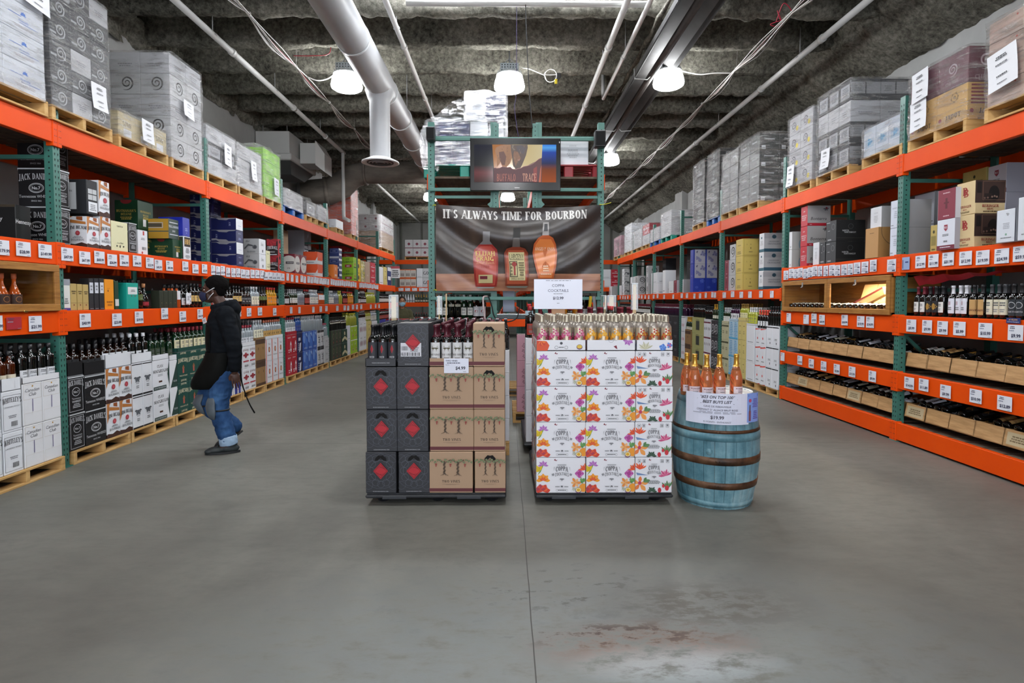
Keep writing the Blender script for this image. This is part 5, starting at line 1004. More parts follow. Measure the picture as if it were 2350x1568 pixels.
def bend(m, r, k0=0):
    """roll flat printing round the bottle, front towards -y"""
    m.v = [(sin(x/r)*(r-y), -cos(x/r)*(r-y), z) for x, y, z in m.v]
def label_mesh(r, z0, z1, col, items, span=2.3, n=10):
    m = MB(); w = r*span
    for i in range(n): x0 = -w/2+w*i/n; x1 = x0+w/n; m.add([(x0, 0, z0), (x1, 0, z0), (x1, 0, z1), (x0, 0, z1)], [(0, 1, 2, 3)], col)
    art(m, (-w/2, 0, z0), (w, 0, 0), (0, 0, z1-z0), items); bend(m, r+.0012); return m.mesh('label')
_bm = {}
def bottle_parts(kind, glass, cap, lab=None, items=(), lz=(.12, .5), n=16, capz=None, lab2=None, hs=1.0, rs=1.0):
    R, H, pr, cz = PROF[kind]; R *= rs; H *= hs; cz = capz or cz
    out = []
    m = MB(); body = clip(pr, 0, cz); m.lathe([(a*R, b*H) for a, b in body]+[(0, cz*H)], GL[glass] if glass in GL else mt(glass), n); out.append(('glass_body', m.mesh('glass_body')))
    m = MB(); cp = clip(pr, cz, 1.0); m.lathe([(0, cz*H-.001)]+[(a*R*1.04+.0006, b*H+(.0006 if b > .99 else 0)) for a, b in cp], GL[cap] if cap in GL else mt(cap), n); out.append(('cap', m.mesh('cap')))
    if lab: out.append(('label', label_mesh(R, lz[0]*H, lz[1]*H, mt(lab), list(items))))
    if lab2: out.append(('neck_label', label_mesh(R*lab2[3], lab2[0]*H, lab2[1]*H, mt(lab2[2]), [])))
    return out
def merged(parts, name):
    bm_v = []; m = MB()
    for nm, me in parts:
        k = len(m.v); m.v += [tuple(v.co) for v in me.vertices]; idx = [m.m(x) for x in me.materials]
        for p in me.polygons: m.f.append(tuple(k+i for i in p.vertices)); m.mi.append(idx[p.material_index]); m.sm.append(p.use_smooth)
    return m.mesh(name)
lt3 = [('l', .15, .55, .85, .85, 2, '55585c'), ('l', .25, .15, .75, .4, 2, '85888c')]
B = {  # kind, glass, cap, label, items, (z0,z1), name, description
 'jdb': ('whis', 'brown', K, '1a1b1e', [('t', .5, .7, .2, "JACK DANIEL'S", 'b9bcc0', 's'), ('t', .5, .4, .22, 'No.7', 'b9bcc0', 'b')], (.1, .52), 'whiskey_bottle', 'dark square-shouldered whiskey bottle with black label'),
 'jbb': ('whis', 'brown', K, 'd0d2d6', [('c', .5, .5, .16, 'a3303a')], (.1, .52), 'whiskey_bottle', 'brown bourbon bottle with white label and red seal'),
 'ccb': ('vod', 'dark', K, 'd0d2d6', lt3, (.08, .34), 'whisky_bottle', 'dark whisky bottle with gold neck ring and white label'),
 'wtb': ('vod', 'amber', K, 'cfc6b0', [('t', .5, .6, .3, 'WHITELEY', K, 's'), ('c', .5, .25, .12, '9a6a2c')], (.08, .4), 'whisky_bottle', 'amber whisky bottle with cream label and black cap'),
 'evb': ('vod', 'dark', 'dfe2e6', 'd0d2d6', lt3, (.08, .4), 'whiskey_bottle', 'dark bottle with tall white cap'),
 'grb': ('bord', 'green', K, '2a3a22', lt3, (.1, .45), 'scotch_bottle', 'green glass scotch bottle with black cap'),
 'jmb': ('whis', 'green', '7a1626', 'cfc8a4', lt3, (.1, .5), 'whiskey_bottle', 'dark green whiskey bottle with red cap and cream label'),
 'clr': ('vod', 'clear', '8c1c30', 'c9ccd2', lt3, (.1, .42), 'vodka_bottle', 'clear spirit bottle with red cap'),
 'clw': ('vod', 'clear', 'c6c9cd', 'd3d0b8', lt3, (.08, .5), 'gin_bottle', 'clear bottle with large cream label'),
 'cls': ('vod', 'clear', 'b9bcc0', None, (), None, 'vodka_bottle', 'plain clear vodka bottle with silver cap'),
 'tit': ('vod', 'clear', 'b5674c', 'b08c50', [('c', .5, .5, .2, '3a2a1c')], (.08, .45), 'vodka_bottle', 'clear vodka bottle with copper cap and tan label'),
 'blb': ('vod', 'blueg', 'b9bcc0', '26408c', lt3, (.1, .5), 'vodka_bottle', 'pale blue glass vodka bottle'),
 'sil': ('vod', 'clear', 'a04a5c', None, (), None, 'vodka_bottle', 'clear bottle with dusty red cap'),
 'olb': ('bord', 'dark', '22231c', 'c9c6b4', lt3, (.5, .6), 'liqueur_bottle', 'very dark liqueur bottle with pale neck band'),
 'lmb': ('jug', 'lime', 'c9c43c', None, (), None, 'mixer_bottle', 'yellow-green margarita mix bottle'),
 'mix': ('vod', 'clear', 'd9dadc', 'd0cfc6', lt3, (.1, .5), 'spirit_bottle', 'clear bottle with white cap and pale label'),
 'cogb': ('cog', 'dark', 'c98a5c', '8f1c2a', [('c', .5, 2.1, .4, 'c9a24a')], (.12, .27), 'cognac_bottle', 'bulbous black cognac bottle with red label'),
 'vsb': ('champ', 'brown', K, '5a6a28', lt3, (.3, .5), 'cognac_bottle', 'brown cognac bottle with olive label'),
 'ambw': ('whis', 'orange', K, 'd6d7da', [('r', .45, .3, .55, .6, K)], (.35, .72), 'bourbon_bottle', 'amber bourbon bottle with square white label'),
 'ylb': ('vod', 'dark', K, 'c9a862', lt3, (.25, .5), 'bourbon_bottle', 'dark bourbon bottle with gold label'),
 'goldb': ('vod', 'yellow', 'b52a24', 'd98a14', lt3, (.1, .55), 'rum_bottle', 'golden bottle with red cap and orange label'),
 'drkw': ('whis', 'dark', K, 'c9cacc', lt3, (.12, .42), 'rum_bottle', 'black bottle with white label'),
 'greyb': ('vod', 'clear', '3a3c44', '6a6d78', lt3, (.1, .5), 'tequila_bottle', 'grey-tinted bottle with dark cap'),
 'redb': ('vod', 'dark', 'a32a2c', 'a33a2c', lt3, (.1, .45), 'liqueur_bottle', 'dark bottle with red cap and label'),
 'wine': ('bord', 'dark', '17181b', 'd6d6d0', lt3, (.14, .48), 'wine_bottle', 'black wine bottle with off-white label'),
 'winr': ('bord', 'dark', '6a1426', 'd8d8d4', lt3, (.14, .48), 'wine_bottle', 'dark wine bottle with burgundy capsule'),
 'wing': ('bord', 'dark', '17181b', '1d1c20', [('f', .5, .5, .3, 8, 'b08a3c', '8f6a2a')], (.14, .52), 'wine_bottle', 'dark wine bottle with black and gold label'),
 'winw': ('bord', 'dark', 'd0d2d8', 'd3d6e0', [('r', .4, .55, .6, .8, '8a4a50'), ('l', .2, .2, .8, .45, 2, G)], (.12, .6), 'wine_bottle', 'wine bottle with white capsule and tall white label'),
 'winb': ('bord', 'dark', '17181b', 'b9935c', [('r', .1, .55, .9, .9, '3a2018'), ('t', .5, .3, .16, 'BERINGER', '5a2018', 's')], (.1, .56), 'wine_bottle', 'dark wine bottle with tan and brown label'),
 'wino': ('bord', 'dark', '141518', '222a30', [('o', .5, .65, .2, .03, 'b9bcc0'), ('t', .5, .25, .14, 'NORTH', 'b9bcc0', 'n')], (.1, .56), 'wine_bottle', 'dark wine bottle with black ringed label'),
 'wins': ('bord', 'dark', '3a3c40', 'cfcbb4', lt3, (.12, .56), 'wine_bottle', 'dark wine bottle with cream portrait label'),
 'wingr': ('bord', 'green', 'b9bcc0', 'd8d8d2', lt3, (.14, .46), 'white_wine_bottle', 'green wine bottle with silver capsule'),
 'winy': ('bord', 'lime', '8a6a2c', 'd4cf9c', lt3, (.14, .48), 'white_wine_bottle', 'pale yellow wine bottle with gold capsule'),
 'winl': ('bord', 'lime', 'd6d8da', 'b4b83c', lt3, (.1, .5), 'white_wine_bottle', 'pale wine bottle with white capsule and lime label'),
 'winz': ('bord', 'dark', '17181b', None, (), None, 'wine_bottle', 'plain black wine bottle'),
 'winp': ('bord', 'purple', '5a1428', None, (), None, 'wine_bottle', 'wine bottle with dark red capsule'),
 'champ': ('champ', 'green', 'gold', 'd8d3c0', lt3, (.1, .3), 'sparkling_wine_bottle', 'green sparkling wine bottle with gold foil'),
 'spw': ('champ', 'white', 'd8dce2', '9aa0a8', lt3, (.14, .3), 'sparkling_wine_bottle', 'all-white sparkling wine bottle'),
 'rosc': ('bord', 'dark', 'd84a3a', 'd0d2d6', lt3, (.14, .4), 'wine_bottle', 'dark wine bottle with coral lower sleeve'),
 'blw': ('bord', 'purple', '17181b', 'd6d7da', [('r', .3, .3, .45, .7, K), ('r', .6, .3, .75, .7, K)], (.1, .45), 'wine_bottle', 'blush wine bottle with white label'),
}
def bmesh_of(k):
    if k not in _bm:
        q = B[k]; _bm[k] = merged(bottle_parts(q[0], q[1], q[2], q[3], q[4] or (), q[5] or (.1, .4), n=12, lab2=((.44, .52, 'b48a3c', .5) if k == 'ccb' else None)), q[6])
    return _bm[k]
_bc = [0]
br = random.Random(8)
def put_bottle(k, loc, rz=0, where='', scale=1.0, tilt=None, group=None):
    q = B[k]; o = link(q[6], bmesh_of(k), loc, rz+br.uniform(-.25, .25))
    if scale != 1: o.scale = (scale,)*3
    if tilt is not None: o.rotation_euler = tilt
    lab = f'{q[7]}, {where}'; props(o, lab, 'bottle', group or lab); _bc[0] += 1; return o
def shelf_bottles(s, X, z, px0, px1, k, rows, where, pitch=None, scale=1.0, rowpitch=None, x0=.05):
    """upright bottles along a side rack between two pixel columns, rows deep"""
    ya, yb = sorted((onx(px0, s*X)[0], onx(px1, s*X)[0])); R = PROF[B[k][0]][0]*scale; p = pitch or 2*R+.006; n = max(1, int((yb-ya)/p+.3)); p = (yb-ya)/n if n > 1 else p
    for i in range(n):
        for r in range(rows):
            put_bottle(k, (s*(X+x0+R+r*(rowpitch or 2*R+.008))+br.uniform(-.004, .004), ya+p*(i+.5), z), pi/2 if s < 0 else -pi/2, where, scale)
# front of every bottle looks at local -y; +90 turns it to +x (left rack), -90 to -x (right rack)

# ================================================================== left rack: cartons on the upper shelf
z2, z1 = LM[0]+.001, LB[0]+.001
zn = 'upper left shelf'
side_run(-1, LX, z2, [
 (-70, 42, 78, 470, 1, 'hen', .18), (50, 133, 168, 388, 2, 'jdn', .10), (50, 134, 168, 300, 3, 'jdn', .47),
 (168, 205, 233, 497, 1, 'jb', .0), (None, 235, 259, 497, 1, 'jb', .0), (None, 260, 298, 506, 1, 'lag', .0), (None, 299, 318, 511, 1, 'jdn', .02), (None, 320, 343, 527, 1, 'wred', .05),
 (268, 322, 357, 460, 2, 'buc', .30), (346, 400, 423, 549, 1, 'buc', .04), (None, 425, 441, 542, 1, 'bh', .0), (440, 487, 512, 440, 6, 'nav', .35), (487, 545, 561, 501, 4, ['nav', 'navw', 'nav', 'navw'], -.01),
 (561, 597, 612, 548, 2, 'trk', .0), (None, 613, 622, 575, 1, 'lag', .0), (620, 640, 650, 549, 2, 'fir', .02), (640, 653, 664, 528, 1, 'brn', .3), (650, 678, 690, 583, 1, 'mar', .06), (None, 691, 705, 585, 1, 'mar', .06),
 (697, 730, 742, 578, 2, 'org', .04), (660, 700, 716, 528, 1, 'wgr', .5), (None, 743, 752, 574, 3, 'blk', .06), (757, 779, 786, 570, 3, 'nvo', .0), (None, 767, 776, 607, 1, 'oran', -.03),
 (785, 812, 819, 590, 2, 'cue', .0), (None, 820, 828, 593, 2, 'yel', .04), (None, 829, 838, 598, 1, 'mot', .05), (None, 839, 850, 600, 1, 'tan', .05), (None, 851, 862, 602, 2, 'redc', .05), (None, 790, 808, 565, 3, 'redc', .5),
 (None, 871, 880, 612, 1, 'pln', .05), (None, 881, 889, 612, 1, 'crm', .05), (None, 890, 898, 613, 1, 'nvo', .05)], zn)
# black and white cartons sitting on the bourbon cartons
zc = onx(235, -LX, 497)[1]
for (a, b, pt, k) in ((206, 231, 413, 'b12'), (233, 258, 415, 'jb')):
    y0, y1 = sorted((onx(a, -LX)[0], onx(b, -LX)[0])); put_carton(k, y1-y0-.004, .33, onx(a, -LX, pt)[1]-zc-.003, (-LX-.165, (y0+y1)/2, zc+.001), pi/2, zn+' on bourbon cartons', 0, 1)
yg, zg = onx(410, -LX-.04)[0], onx(400, -LX-.04, 549)[1]
y0, y1 = onx(391, -LX-.06)[0], onx(414, -LX-.06)[0]; put_carton('tul', y1-y0, .33, .24, (-LX-.06-.165, (y0+y1)/2, zg+.001), pi/2, zn+' on green carton', 0, 1)
y0, y1 = onx(425, -LX)[0], onx(441, -LX)[0]; put_carton('blu', y1-y0, .3, .23, (-LX-.16, (y0+y1)/2, onx(425, -LX, 542)[1]+.001), pi/2, zn+' on monogram carton', 0, 1)

# ------------------------------------------------------------------ left rack: middle shelf, gift boxes and bottles
def gift(s, X, z, pa, pb, ptop, base, items, label, d=None, inset=.03, sitems=()):
    Xf = s*(X+inset); ya, yb = sorted((onx(pa, Xf)[0], onx(pb, Xf)[0])); h = onx(pa, Xf, ptop)[1]-z; w = yb-ya-.004; d = d or max(.09, w)
    m = MB(); m.cbox((-w/2, -d/2, 0), (w/2, d/2, h), base, .003); art(m, (-w/2, -d/2, 0), (w, 0, 0), (0, 0, h), items)
    art(m, (-w/2, d/2, 0), (0, -d, 0), (0, 0, h), list(sitems)); o = m.build('gift_box', None, (Xf+s*d/2, (ya+yb)/2, z), -s*pi/2); props(o, label, 'box'); return o
gift(-1, LX, z1, 142, 162, 640, 'd6d7d2/.5', [('r', 0, 0, 1, .08, '4a3a86'), ('r', 0, .8, 1, 1, '8d9098'), ('t', .55, .64, .08, '16', '3c3f44', 'n'), fine(.2, .2, .8, .4, 3)], 'white bottle box with purple base, middle left shelf at green post', sitems=[('r', 0, 0, 1, .08, '4a3a86'), ('r', 0, .8, 1, 1, '5c6068')])
for i, (a, b) in enumerate(((162, 177), (178, 190), (191, 204))): gift(-1, LX, z1, a, b, 651+i, 'b19a5e/.5', [('r', 0, .27, 1, .28, '6d5a30'), ('c', .5, .2, .03, '7a3a24'), fine(.1, .6, .9, .75, 2, '5d4c2a')], f'{ORD[i]} of three khaki bottle boxes, middle left shelf')
for i, (a, b) in enumerate(((205, 216), (217, 228), (229, 240))): gift(-1, LX, z1, a, b, 639, '1b1c21', [('r', .1, .53, .9, .87, 'c9cdd6'), fine(.25, .6, .75, .8, 2), fine(.1, .02, .9, .06, 1, '7a7d82')], f'{ORD[i]} of three tall black boxes with white panels, middle left shelf')
gift(-1, LX, z1, 241, 262, 641, 'e58f0c/.5', [('c', .35, .62, .025, '7a3a10', .04), ('t', .4, .7, .04, 'VEUVE', '7a4a10', 'n'), fine(.1, .1, .9, .3, 2, 'a0600c')], 'tall bright orange bottle box, middle left shelf')
gift(-1, LX, z1, 264, 273, 645, '123620', [('r', 0, .12, 1, .36, 'c8cac6')], 'dark green bottle box beside orange box, middle left shelf')
gift(-1, LX, z1, 291, 318, 649, '12998a/.45', [('r', .1, .56, .9, .84, 'd3d6d6'), ('c', .4, .5, .03, '7a5a4a'), ('c', .7, .5, .03, '7a5a4a'), fine(.25, .65, .8, .75, 2)], 'turquoise box with white panel, middle left shelf', sitems=[])
for i in range(4): a = 366+i*10.3; gift(-1, LX, z1, a, a+10, 667, '1c2414', [('fr', .1, .05, .9, .95, .01, '3a4428'), ('c', .5, .3, .03, '6a6a3c')], f'{ORD[i]} of four dark olive bottle boxes, middle left shelf', d=.1)
sb = lambda a, b, k, r=3, w='', **kw: shelf_bottles(-1, LX, z1, a, b, k, r, w or 'middle left shelf', **kw)
sb(274, 290, 'grb', 2, 'middle left shelf between orange and turquoise boxes'); sb(319, 343, 'vsb', 3); sb(344, 362, 'cogb', 1); sb(407, 428, 'ambw', 2); sb(429, 448, 'drkw', 3, 'middle left shelf by a square sign'); sb(450, 473, 'ylb', 3)
S2 = 'middle left shelf behind the walking man'
sb(486, 500, 'redb', 2, S2); sb(501, 545, 'drkw', 2, S2)
S3 = 'middle left shelf just beyond the walking man'
sb(546, 565, 'ylb', 2, S3); sb(566, 585, 'jdb', 2, S3); sb(586, 604, 'clw', 2, S3); sb(605, 622, 'vsb', 2, S3); sb(623, 643, 'goldb', 2, S3)
S4 = 'middle left shelf, third full bay'
sb(657, 672, 'drkw', 2, S4); sb(673, 690, 'wingr', 2, S4); sb(692, 706, 'greyb', 2, S4); sb(707, 718, 'redb', 2, S4); sb(719, 737, 'mix', 2, S4); sb(738, 751, 'ambw', 2, S4)
S5 = 'middle left shelf, fourth full bay'
sb(760, 772, 'mix', 1, S5); sb(773, 783, 'greyb', 1, S5); sb(784, 792, 'lmb', 1, S5); sb(793, 803, 'redb', 1, S5); sb(804, 816, 'goldb', 1, S5)
S6 = 'middle left shelf at the far end'
sb(824, 832, 'evb', 1, S6); sb(833, 845, 'drkw', 1, S6); sb(846, 866, 'lmb', 1, S6); sb(871, 902, 'wine', 1, S6)
m = MB(); m.box((-.055, -.001, 0), (.055, .001, .135), mt('d8dae0')); art(m, (-.055, -.001, 0), (.11, 0, 0), (0, 0, .135), [('r', .75, .1, .85, .3, K), ('r', .75, .55, .85, .8, K), fine(.2, .3, .6, .7, 3)])
props(m.build('shelf_sign', None, (-LX-.02, onx(437, -LX)[0], z1+.05), pi/2), 'small square white sign hung on dark bottles, middle left shelf', 'sign')
# wooden display case in the bay next to the photo edge
def case(y0, y1, s, X, z0, z1_, label, n=1):
    root = empty('display_case', (s*(X-.02), (y0+y1)/2, z0), -s*pi/2); w = y1-y0; h = z1_-z0; d = .55
    m = MB(); t = .03
    m.cbox((-w/2, 0, 0), (w/2, d, t), OAK); m.cbox((-w/2, 0, h-t), (w/2, d, h), OAK); m.cbox((-w/2, 0, 0), (-w/2+t, d, h), OAK); m.cbox((w/2-t, 0, 0), (w/2, d, h), OAK); m.cbox((-w/2, d-.02, 0), (w/2, d, h), OAK)
    m.build('case_body', root); dw = w/n
    for i in range(n):
        x0 = -w/2+dw*i; m = MB(); f = .062
        m.cbox((x0+.004, -.022, 0), (x0+dw-.004, -.001, f), OAK); m.cbox((x0+.004, -.022, h-f), (x0+dw-.004, -.001, h), OAK); m.cbox((x0+.004, -.022, f), (x0+f, -.001, h-f), OAK); m.cbox((x0+dw-f, -.022, f), (x0+dw-.004, -.001, h-f), OAK)
        dr = m.build('door', root)
        m = MB(); m.add([(x0+f-.005, -.012, f-.005), (x0+dw-f+.005, -.012, f-.005), (x0+dw-f+.005, -.012, h-f+.005), (x0+f-.005, -.012, h-f+.005)], [(0, 1, 2, 3)], PANE); m.build('pane', dr)
        m = MB(); xc = x0+dw/2; m.cbox((xc-.012, -.032, h-.09), (xc+.012, -.022, h-.03), STEEL, .002); m.tube([(xc-.012, -.03, h-.085), (xc-.012, -.045, h-.1), (xc+.012, -.045, h-.1), (xc+.012, -.03, h-.085)], .004, STEEL, 6); m.build('padlock_hasp', dr)
        m = MB(); m.cbox((x0+dw*.25-.02, -.028, -.006), (x0+dw*.25+.02, -.018, .01), mt('b79a5a/.3/1')); m.cbox((x0+dw*.75-.02, -.028, -.006), (x0+dw*.75+.02, -.018, .01), mt('b79a5a/.3/1')); m.build('hinge', dr)
    props(root, label, 'display case'); return root
def pane_mat():
    m, nt, b, N, Lk = nodemat('clear_pane'); nt.nodes.remove(b)
    g = N('ShaderNodeBsdfGlossy'); g.inputs['Roughness'].default_value = .03; t = N('ShaderNodeBsdfTransparent'); t.inputs['Color'].default_value = (.93, .95, .94, 1); mx = N('ShaderNodeMixShader'); mx.inputs[0].default_value = .035; Lk(t.outputs[0], mx.inputs[1]); Lk(g.outputs[0], mx.inputs[2]); Lk(mx.outputs[0], nt.nodes['Material Output'].inputs['Surface']); return m
PANE = pane_mat()
case(3.55, YL0-.05, -1, LX, z1, LM[0]-LM[1]-.005, 'wooden case with a glass door full of copper-capped bottles, left rack')
B['copb'] = ('cog', 'orange', 'c4643c', '3a2016', [('o', .5, .5, .3, .05, 'a06a3c')], (.1, .4), 'cognac_bottle', 'pink-amber bottle with copper stopper')
for i in range(7):
    for r in range(2): put_bottle('copb', (-LX-.06-.13*r, 3.98+.115*i, z1+.031), pi/2, 'inside the wooden case on left rack', 1.0)
# ------------------------------------------------------------------ left rack: floor pallets
_n = [0]
def floor_run(s, X, entries, zone, ph=.125):
    """entry: (px_a, px_b, py_top_of_cartons_at_a, rows, ncols, design, bottle, bottle rows deep, tray height, tray items)"""
    for e in entries:
        pa, pb, pt, rows, nc, k, bk, deep, th = e[:9]; Xf = s*X; ya, yb = sorted((onx(pa, Xf)[0], onx(pb, Xf)[0])); zt = onx(pa, Xf, pt)[1]; h = (zt-ph)/rows; w = (yb-ya)/nc
        for c in range(nc):
            for r in range(rows): put_carton(k if isinstance(k, str) else k[c % len(k)], w-.005, .33, h-.002, (Xf+s*.165, ya+w*(c+.5), ph+r*h+.001), -s*pi/2, zone, r, rows)
        dd = .33 if deep < 6 else .66
        kk = k if isinstance(k, str) else k[0]
        if dd > .4:       # a second row of cases carries the bottles behind
            m = MB(); m.cbox((-(yb-ya)/2+.003, -.16, 0), ((yb-ya)/2-.003, .16, zt-ph), D[kk]['b']); o = m.build('carton', None, (Xf+s*.5, (ya+yb)/2, ph+.001), -s*pi/2); props(o, f'{D[kk]["d"]} block behind its front row, {zone}', 'carton')
        if th:
            m = tray_mesh(kk, yb-ya-.006, dd-.004, th, items=[('r', 0, .0, 1, .06, '77797c')]); o = link('open_case', m, (Xf+s*dd/2, (ya+yb)/2, zt+.001), -s*pi/2)
            _cc['t'] = _cc.get('t', -1)+1; props(o, f'cut-open {D[kk]["d"].split(" with")[0]} of bottles, {ORD[_cc["t"] % len(ORD)]} open case, {zone}', 'carton')
        if bk: shelf_bottles(s, X+.004, zt+.006, 0, 0, bk, deep, '') if False else rowfill(s, X, ya+.006, yb-.006, zt+.0055, bk, deep, f'in open case, {zone}')
def rowfill(s, X, ya, yb, z, k, rows, where):
    R = PROF[B[k][0]][0]; n = max(1, int((yb-ya)/(2*R+.002))); p = (yb-ya)/n; q = .33/4
    for i in range(n):
        for r in range(rows):
            put_bottle(k, (s*(X+.054+r*q*.97), ya+p*(i+.5), z), pi/2 if s < 0 else -pi/2, where)
fl = 'left floor pallets'
floor_run(-1, LX-.03, [
 (-60, -6, 900, 2, 1, 'whi', 'wtb', 3, .10), (-5, 42, 903, 2, 1, 'whi', 'wtb', 3, .10), (44, 132, 884, 2, 2, 'cc', 'ccb', 4, .05)], fl)
floor_run(-1, LX, [
 (149, 186, 868, 2, 1, 'jdn', 'jdb', 4, .13), (187, 236, 866, 2, 1, 'jd', 'jdb', 4, .13), (237, 297, 849, 2, 2, 'jb', 'jbb', 4, .14), (298, 345, 836, 2, 2, 'eag', 'evb', 4, .10),
 (346, 384, 830, 2, 1, 'cla', 'grb', 4, .06), (385, 403, 829, 2, 1, 'cla2', 'grb', 3, .06), (404, 474, 810, 2, 3, 'jam', 'jmb', 4, .05),
 (486, 531, 822, 2, 2, 'bwh', 'clr', 3, .05), (533, 551, 812, 2, 1, 'bwh', 'clr', 3, .05), (554, 584, 797, 2, 2, 'rdw', 'clr', 4, .06), (585, 607, 781, 2, 2, 'bro', 'clw', 4, .03), (608, 648, 780, 2, 3, 'kir', 'tit', 4, .05),
 (658, 680, 770, 2, 2, 'smr', 'clr', 3, .06), (681, 693, 765, 2, 1, 'nvb', 'blb', 3, .04), (694, 726, 763, 2, 3, 'ice', 'cls', 3, .0), (727, 742, 759, 2, 2, 'blkw', 'cls', 3, .0), (743, 754, 776, 2, 1, 'grw', 'sil', 3, .04),
 (760, 783, 760, 2, 3, 'olv', 'olb', 2, .0), (784, 796, 757, 2, 1, 'grc', 'olb', 2, .0), (797, 803, 748, 2, 1, 'pln', 'lmb', 2, .0), (804, 819, 749, 2, 2, 'lim', 'lmb', 2, .0),
 (824, 840, 741, 2, 2, 'rov', 'evb', 2, .03), (841, 852, 738, 2, 1, 'crm', 'winy', 2, .0), (853, 865, 738, 2, 1, 'wht', 'mix', 2, .0), (871, 902, 735, 2, 2, 'lvd', 'redb', 1, .0)], fl)
k = 0
for b in range(-1, 6):
    for j in range(3):
        y0 = YL0+SP*b+.06+j*.8
        if y0 < 4.0: continue
        pallet((-LX-.50+(.0 if b >= 0 else .03), y0+.4, 0), pi/2, .78, 1.04, f'worn wooden pallet on the floor, {ORD[k]} along left rack', h=.124, group='floor pallets along left rack'); k += 1

# ================================================================== right rack
zA, zR2 = RA[0]+.001, RM[0]+.001
side_run(1, RX, zA, [
 (None, 2372, 2328, 447, 1, 'whg', -.06), (2330, 2327, 2280, 477, 1, 'whg', -.06), (2300, 2230, 2187, 415, 2, 'ber', .0), (None, 2186, 2145, 430, 2, ['rs', 'bur'], -.05), (None, 2138, 2092, 440, 2, 'wlb', .55), (None, 2146, 2130, 516, 1, 'yhl', .1),
 (None, 2300, 2255, 375, 3, 'rs', .6), (None, 2254, 2200, 385, 3, 'yhl', .58),
 (None, 2062, 2038, 458, 2, 'wlb', .0), (2036, 2012, 1982, 521, 1, 'bkf', -.02), (1982, 1915, 1892, 505, 2, 'nnw', .0), (None, 1891, 1880, 556, 1, 'nnw', .0), (None, 1877, 1863, 556, 1, 'wht', .02), (1902, 1849, 1834, 473, 3, 'bon', .03), (1832, 1815, 1808, 532, 2, 'whl', .0)], 'upper right shelf')
y0, y1 = sorted((onx(2008, RX)[0], onx(1983, RX)[0])); put_carton('wht', y1-y0-.004, .33, .24, (RX+.165+.05, (y0+y1)/2, onx(2012, RX-.02, 521)[1]+.001), -pi/2, 'on kraft carton, upper right shelf', 0, 1)
side_run(1, RX, zR2, [
 (None, 1750, 1740, 623, 1, 'cri', -.02), (1793, 1751, 1740, 535, 3, 'cri', .03), (1740, 1702, 1687, 548, 3, 'cre', .0), (None, 1686, 1673, 560, 3, 'swi', .04), (None, 1671, 1662, 597, 2, 'bur', .04),
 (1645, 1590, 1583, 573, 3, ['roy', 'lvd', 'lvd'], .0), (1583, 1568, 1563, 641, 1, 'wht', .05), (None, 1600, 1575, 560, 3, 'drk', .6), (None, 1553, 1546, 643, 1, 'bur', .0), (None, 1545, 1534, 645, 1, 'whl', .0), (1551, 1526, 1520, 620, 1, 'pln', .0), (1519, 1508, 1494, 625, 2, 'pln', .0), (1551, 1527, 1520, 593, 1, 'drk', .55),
 (None, 1487, 1482, 610, 3, 'swi', .1), (1481, 1464, 1456, 633, 2, 'swi', .0), (None, 1455, 1446, 635, 1, 'pln', .0), (1444, 1432, 1427, 617, 3, 'trk', .05), (None, 1426, 1421, 655, 1, 'wht', .0), (1412, 1396, 1391, 622, 2, 'oj', .0), (None, 1404, 1397, 657, 1, 'wht', -.05)], 'beam-level right shelf')
floor_run(1, RX-.01, [
 (1789, 1760, 750, 3, 2, 'wlz', 'winz', 4, .0), (1759, 1735, 756, 3, 2, 'rwh', 'rosc', 4, .0), (1733, 1714, 748, 3, 1, 'pln', 'winl', 4, .03), (1713, 1695, 738, 3, 2, 'crm', 'winy', 4, .06), (1694, 1674, 738, 3, 2, 'sky', 'blw', 3, .04), (1673, 1657, 744, 3, 2, 'sag', 'wingr', 3, .05),
 (1648, 1633, 736, 3, 2, 'swd', 'champ', 2, .0), (1632, 1616, 738, 3, 2, 'whm', 'winz', 3, .04), (1615, 1589, 733, 3, 1, 'oli', 'winz', 3, .03), (1586, 1573, 761, 2, 1, 'bro', 'champ', 2, .03), (1572, 1564, 729, 3, 1, 'wrs', 'winp', 3, .03),
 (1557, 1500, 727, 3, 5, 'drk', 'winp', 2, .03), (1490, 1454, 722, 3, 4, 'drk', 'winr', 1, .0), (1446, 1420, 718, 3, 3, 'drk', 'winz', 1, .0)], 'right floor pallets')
k = 0
for b in range(1, 6):
    for j in range(3):
        pallet((RX+.52, YR0+SP*b+.06+j*.8+.4, 0), -pi/2, .78, 1.04, f'wooden pallet on the floor, {ORD[k]} along right rack', h=.124, group='floor pallets along right rack'); k += 1
# right rack: upright wines
zB = RB[0]+.001
seq = [(2352, 2331, 'wins', 'far-edge '), (2330, 2296, 'wino', ''), (2294, 2279, 'wins', ''), (2278, 2246, 'wins', ''), (2245, 2205, 'winb', ''), (2204, 2176, 'winw', ''), (2175, 2153, 'winw', ''), (2152, 2138, 'wine', ''), (2136, 2110, 'wing', ''), (2109, 2096, 'winr', ''), (2095, 2081, 'winr', '')]
for i, (a, b, k, t) in enumerate(seq): shelf_bottles(1, RX, zB, a, b, k, 2, f'upright right shelf, {ORD[i]} group')
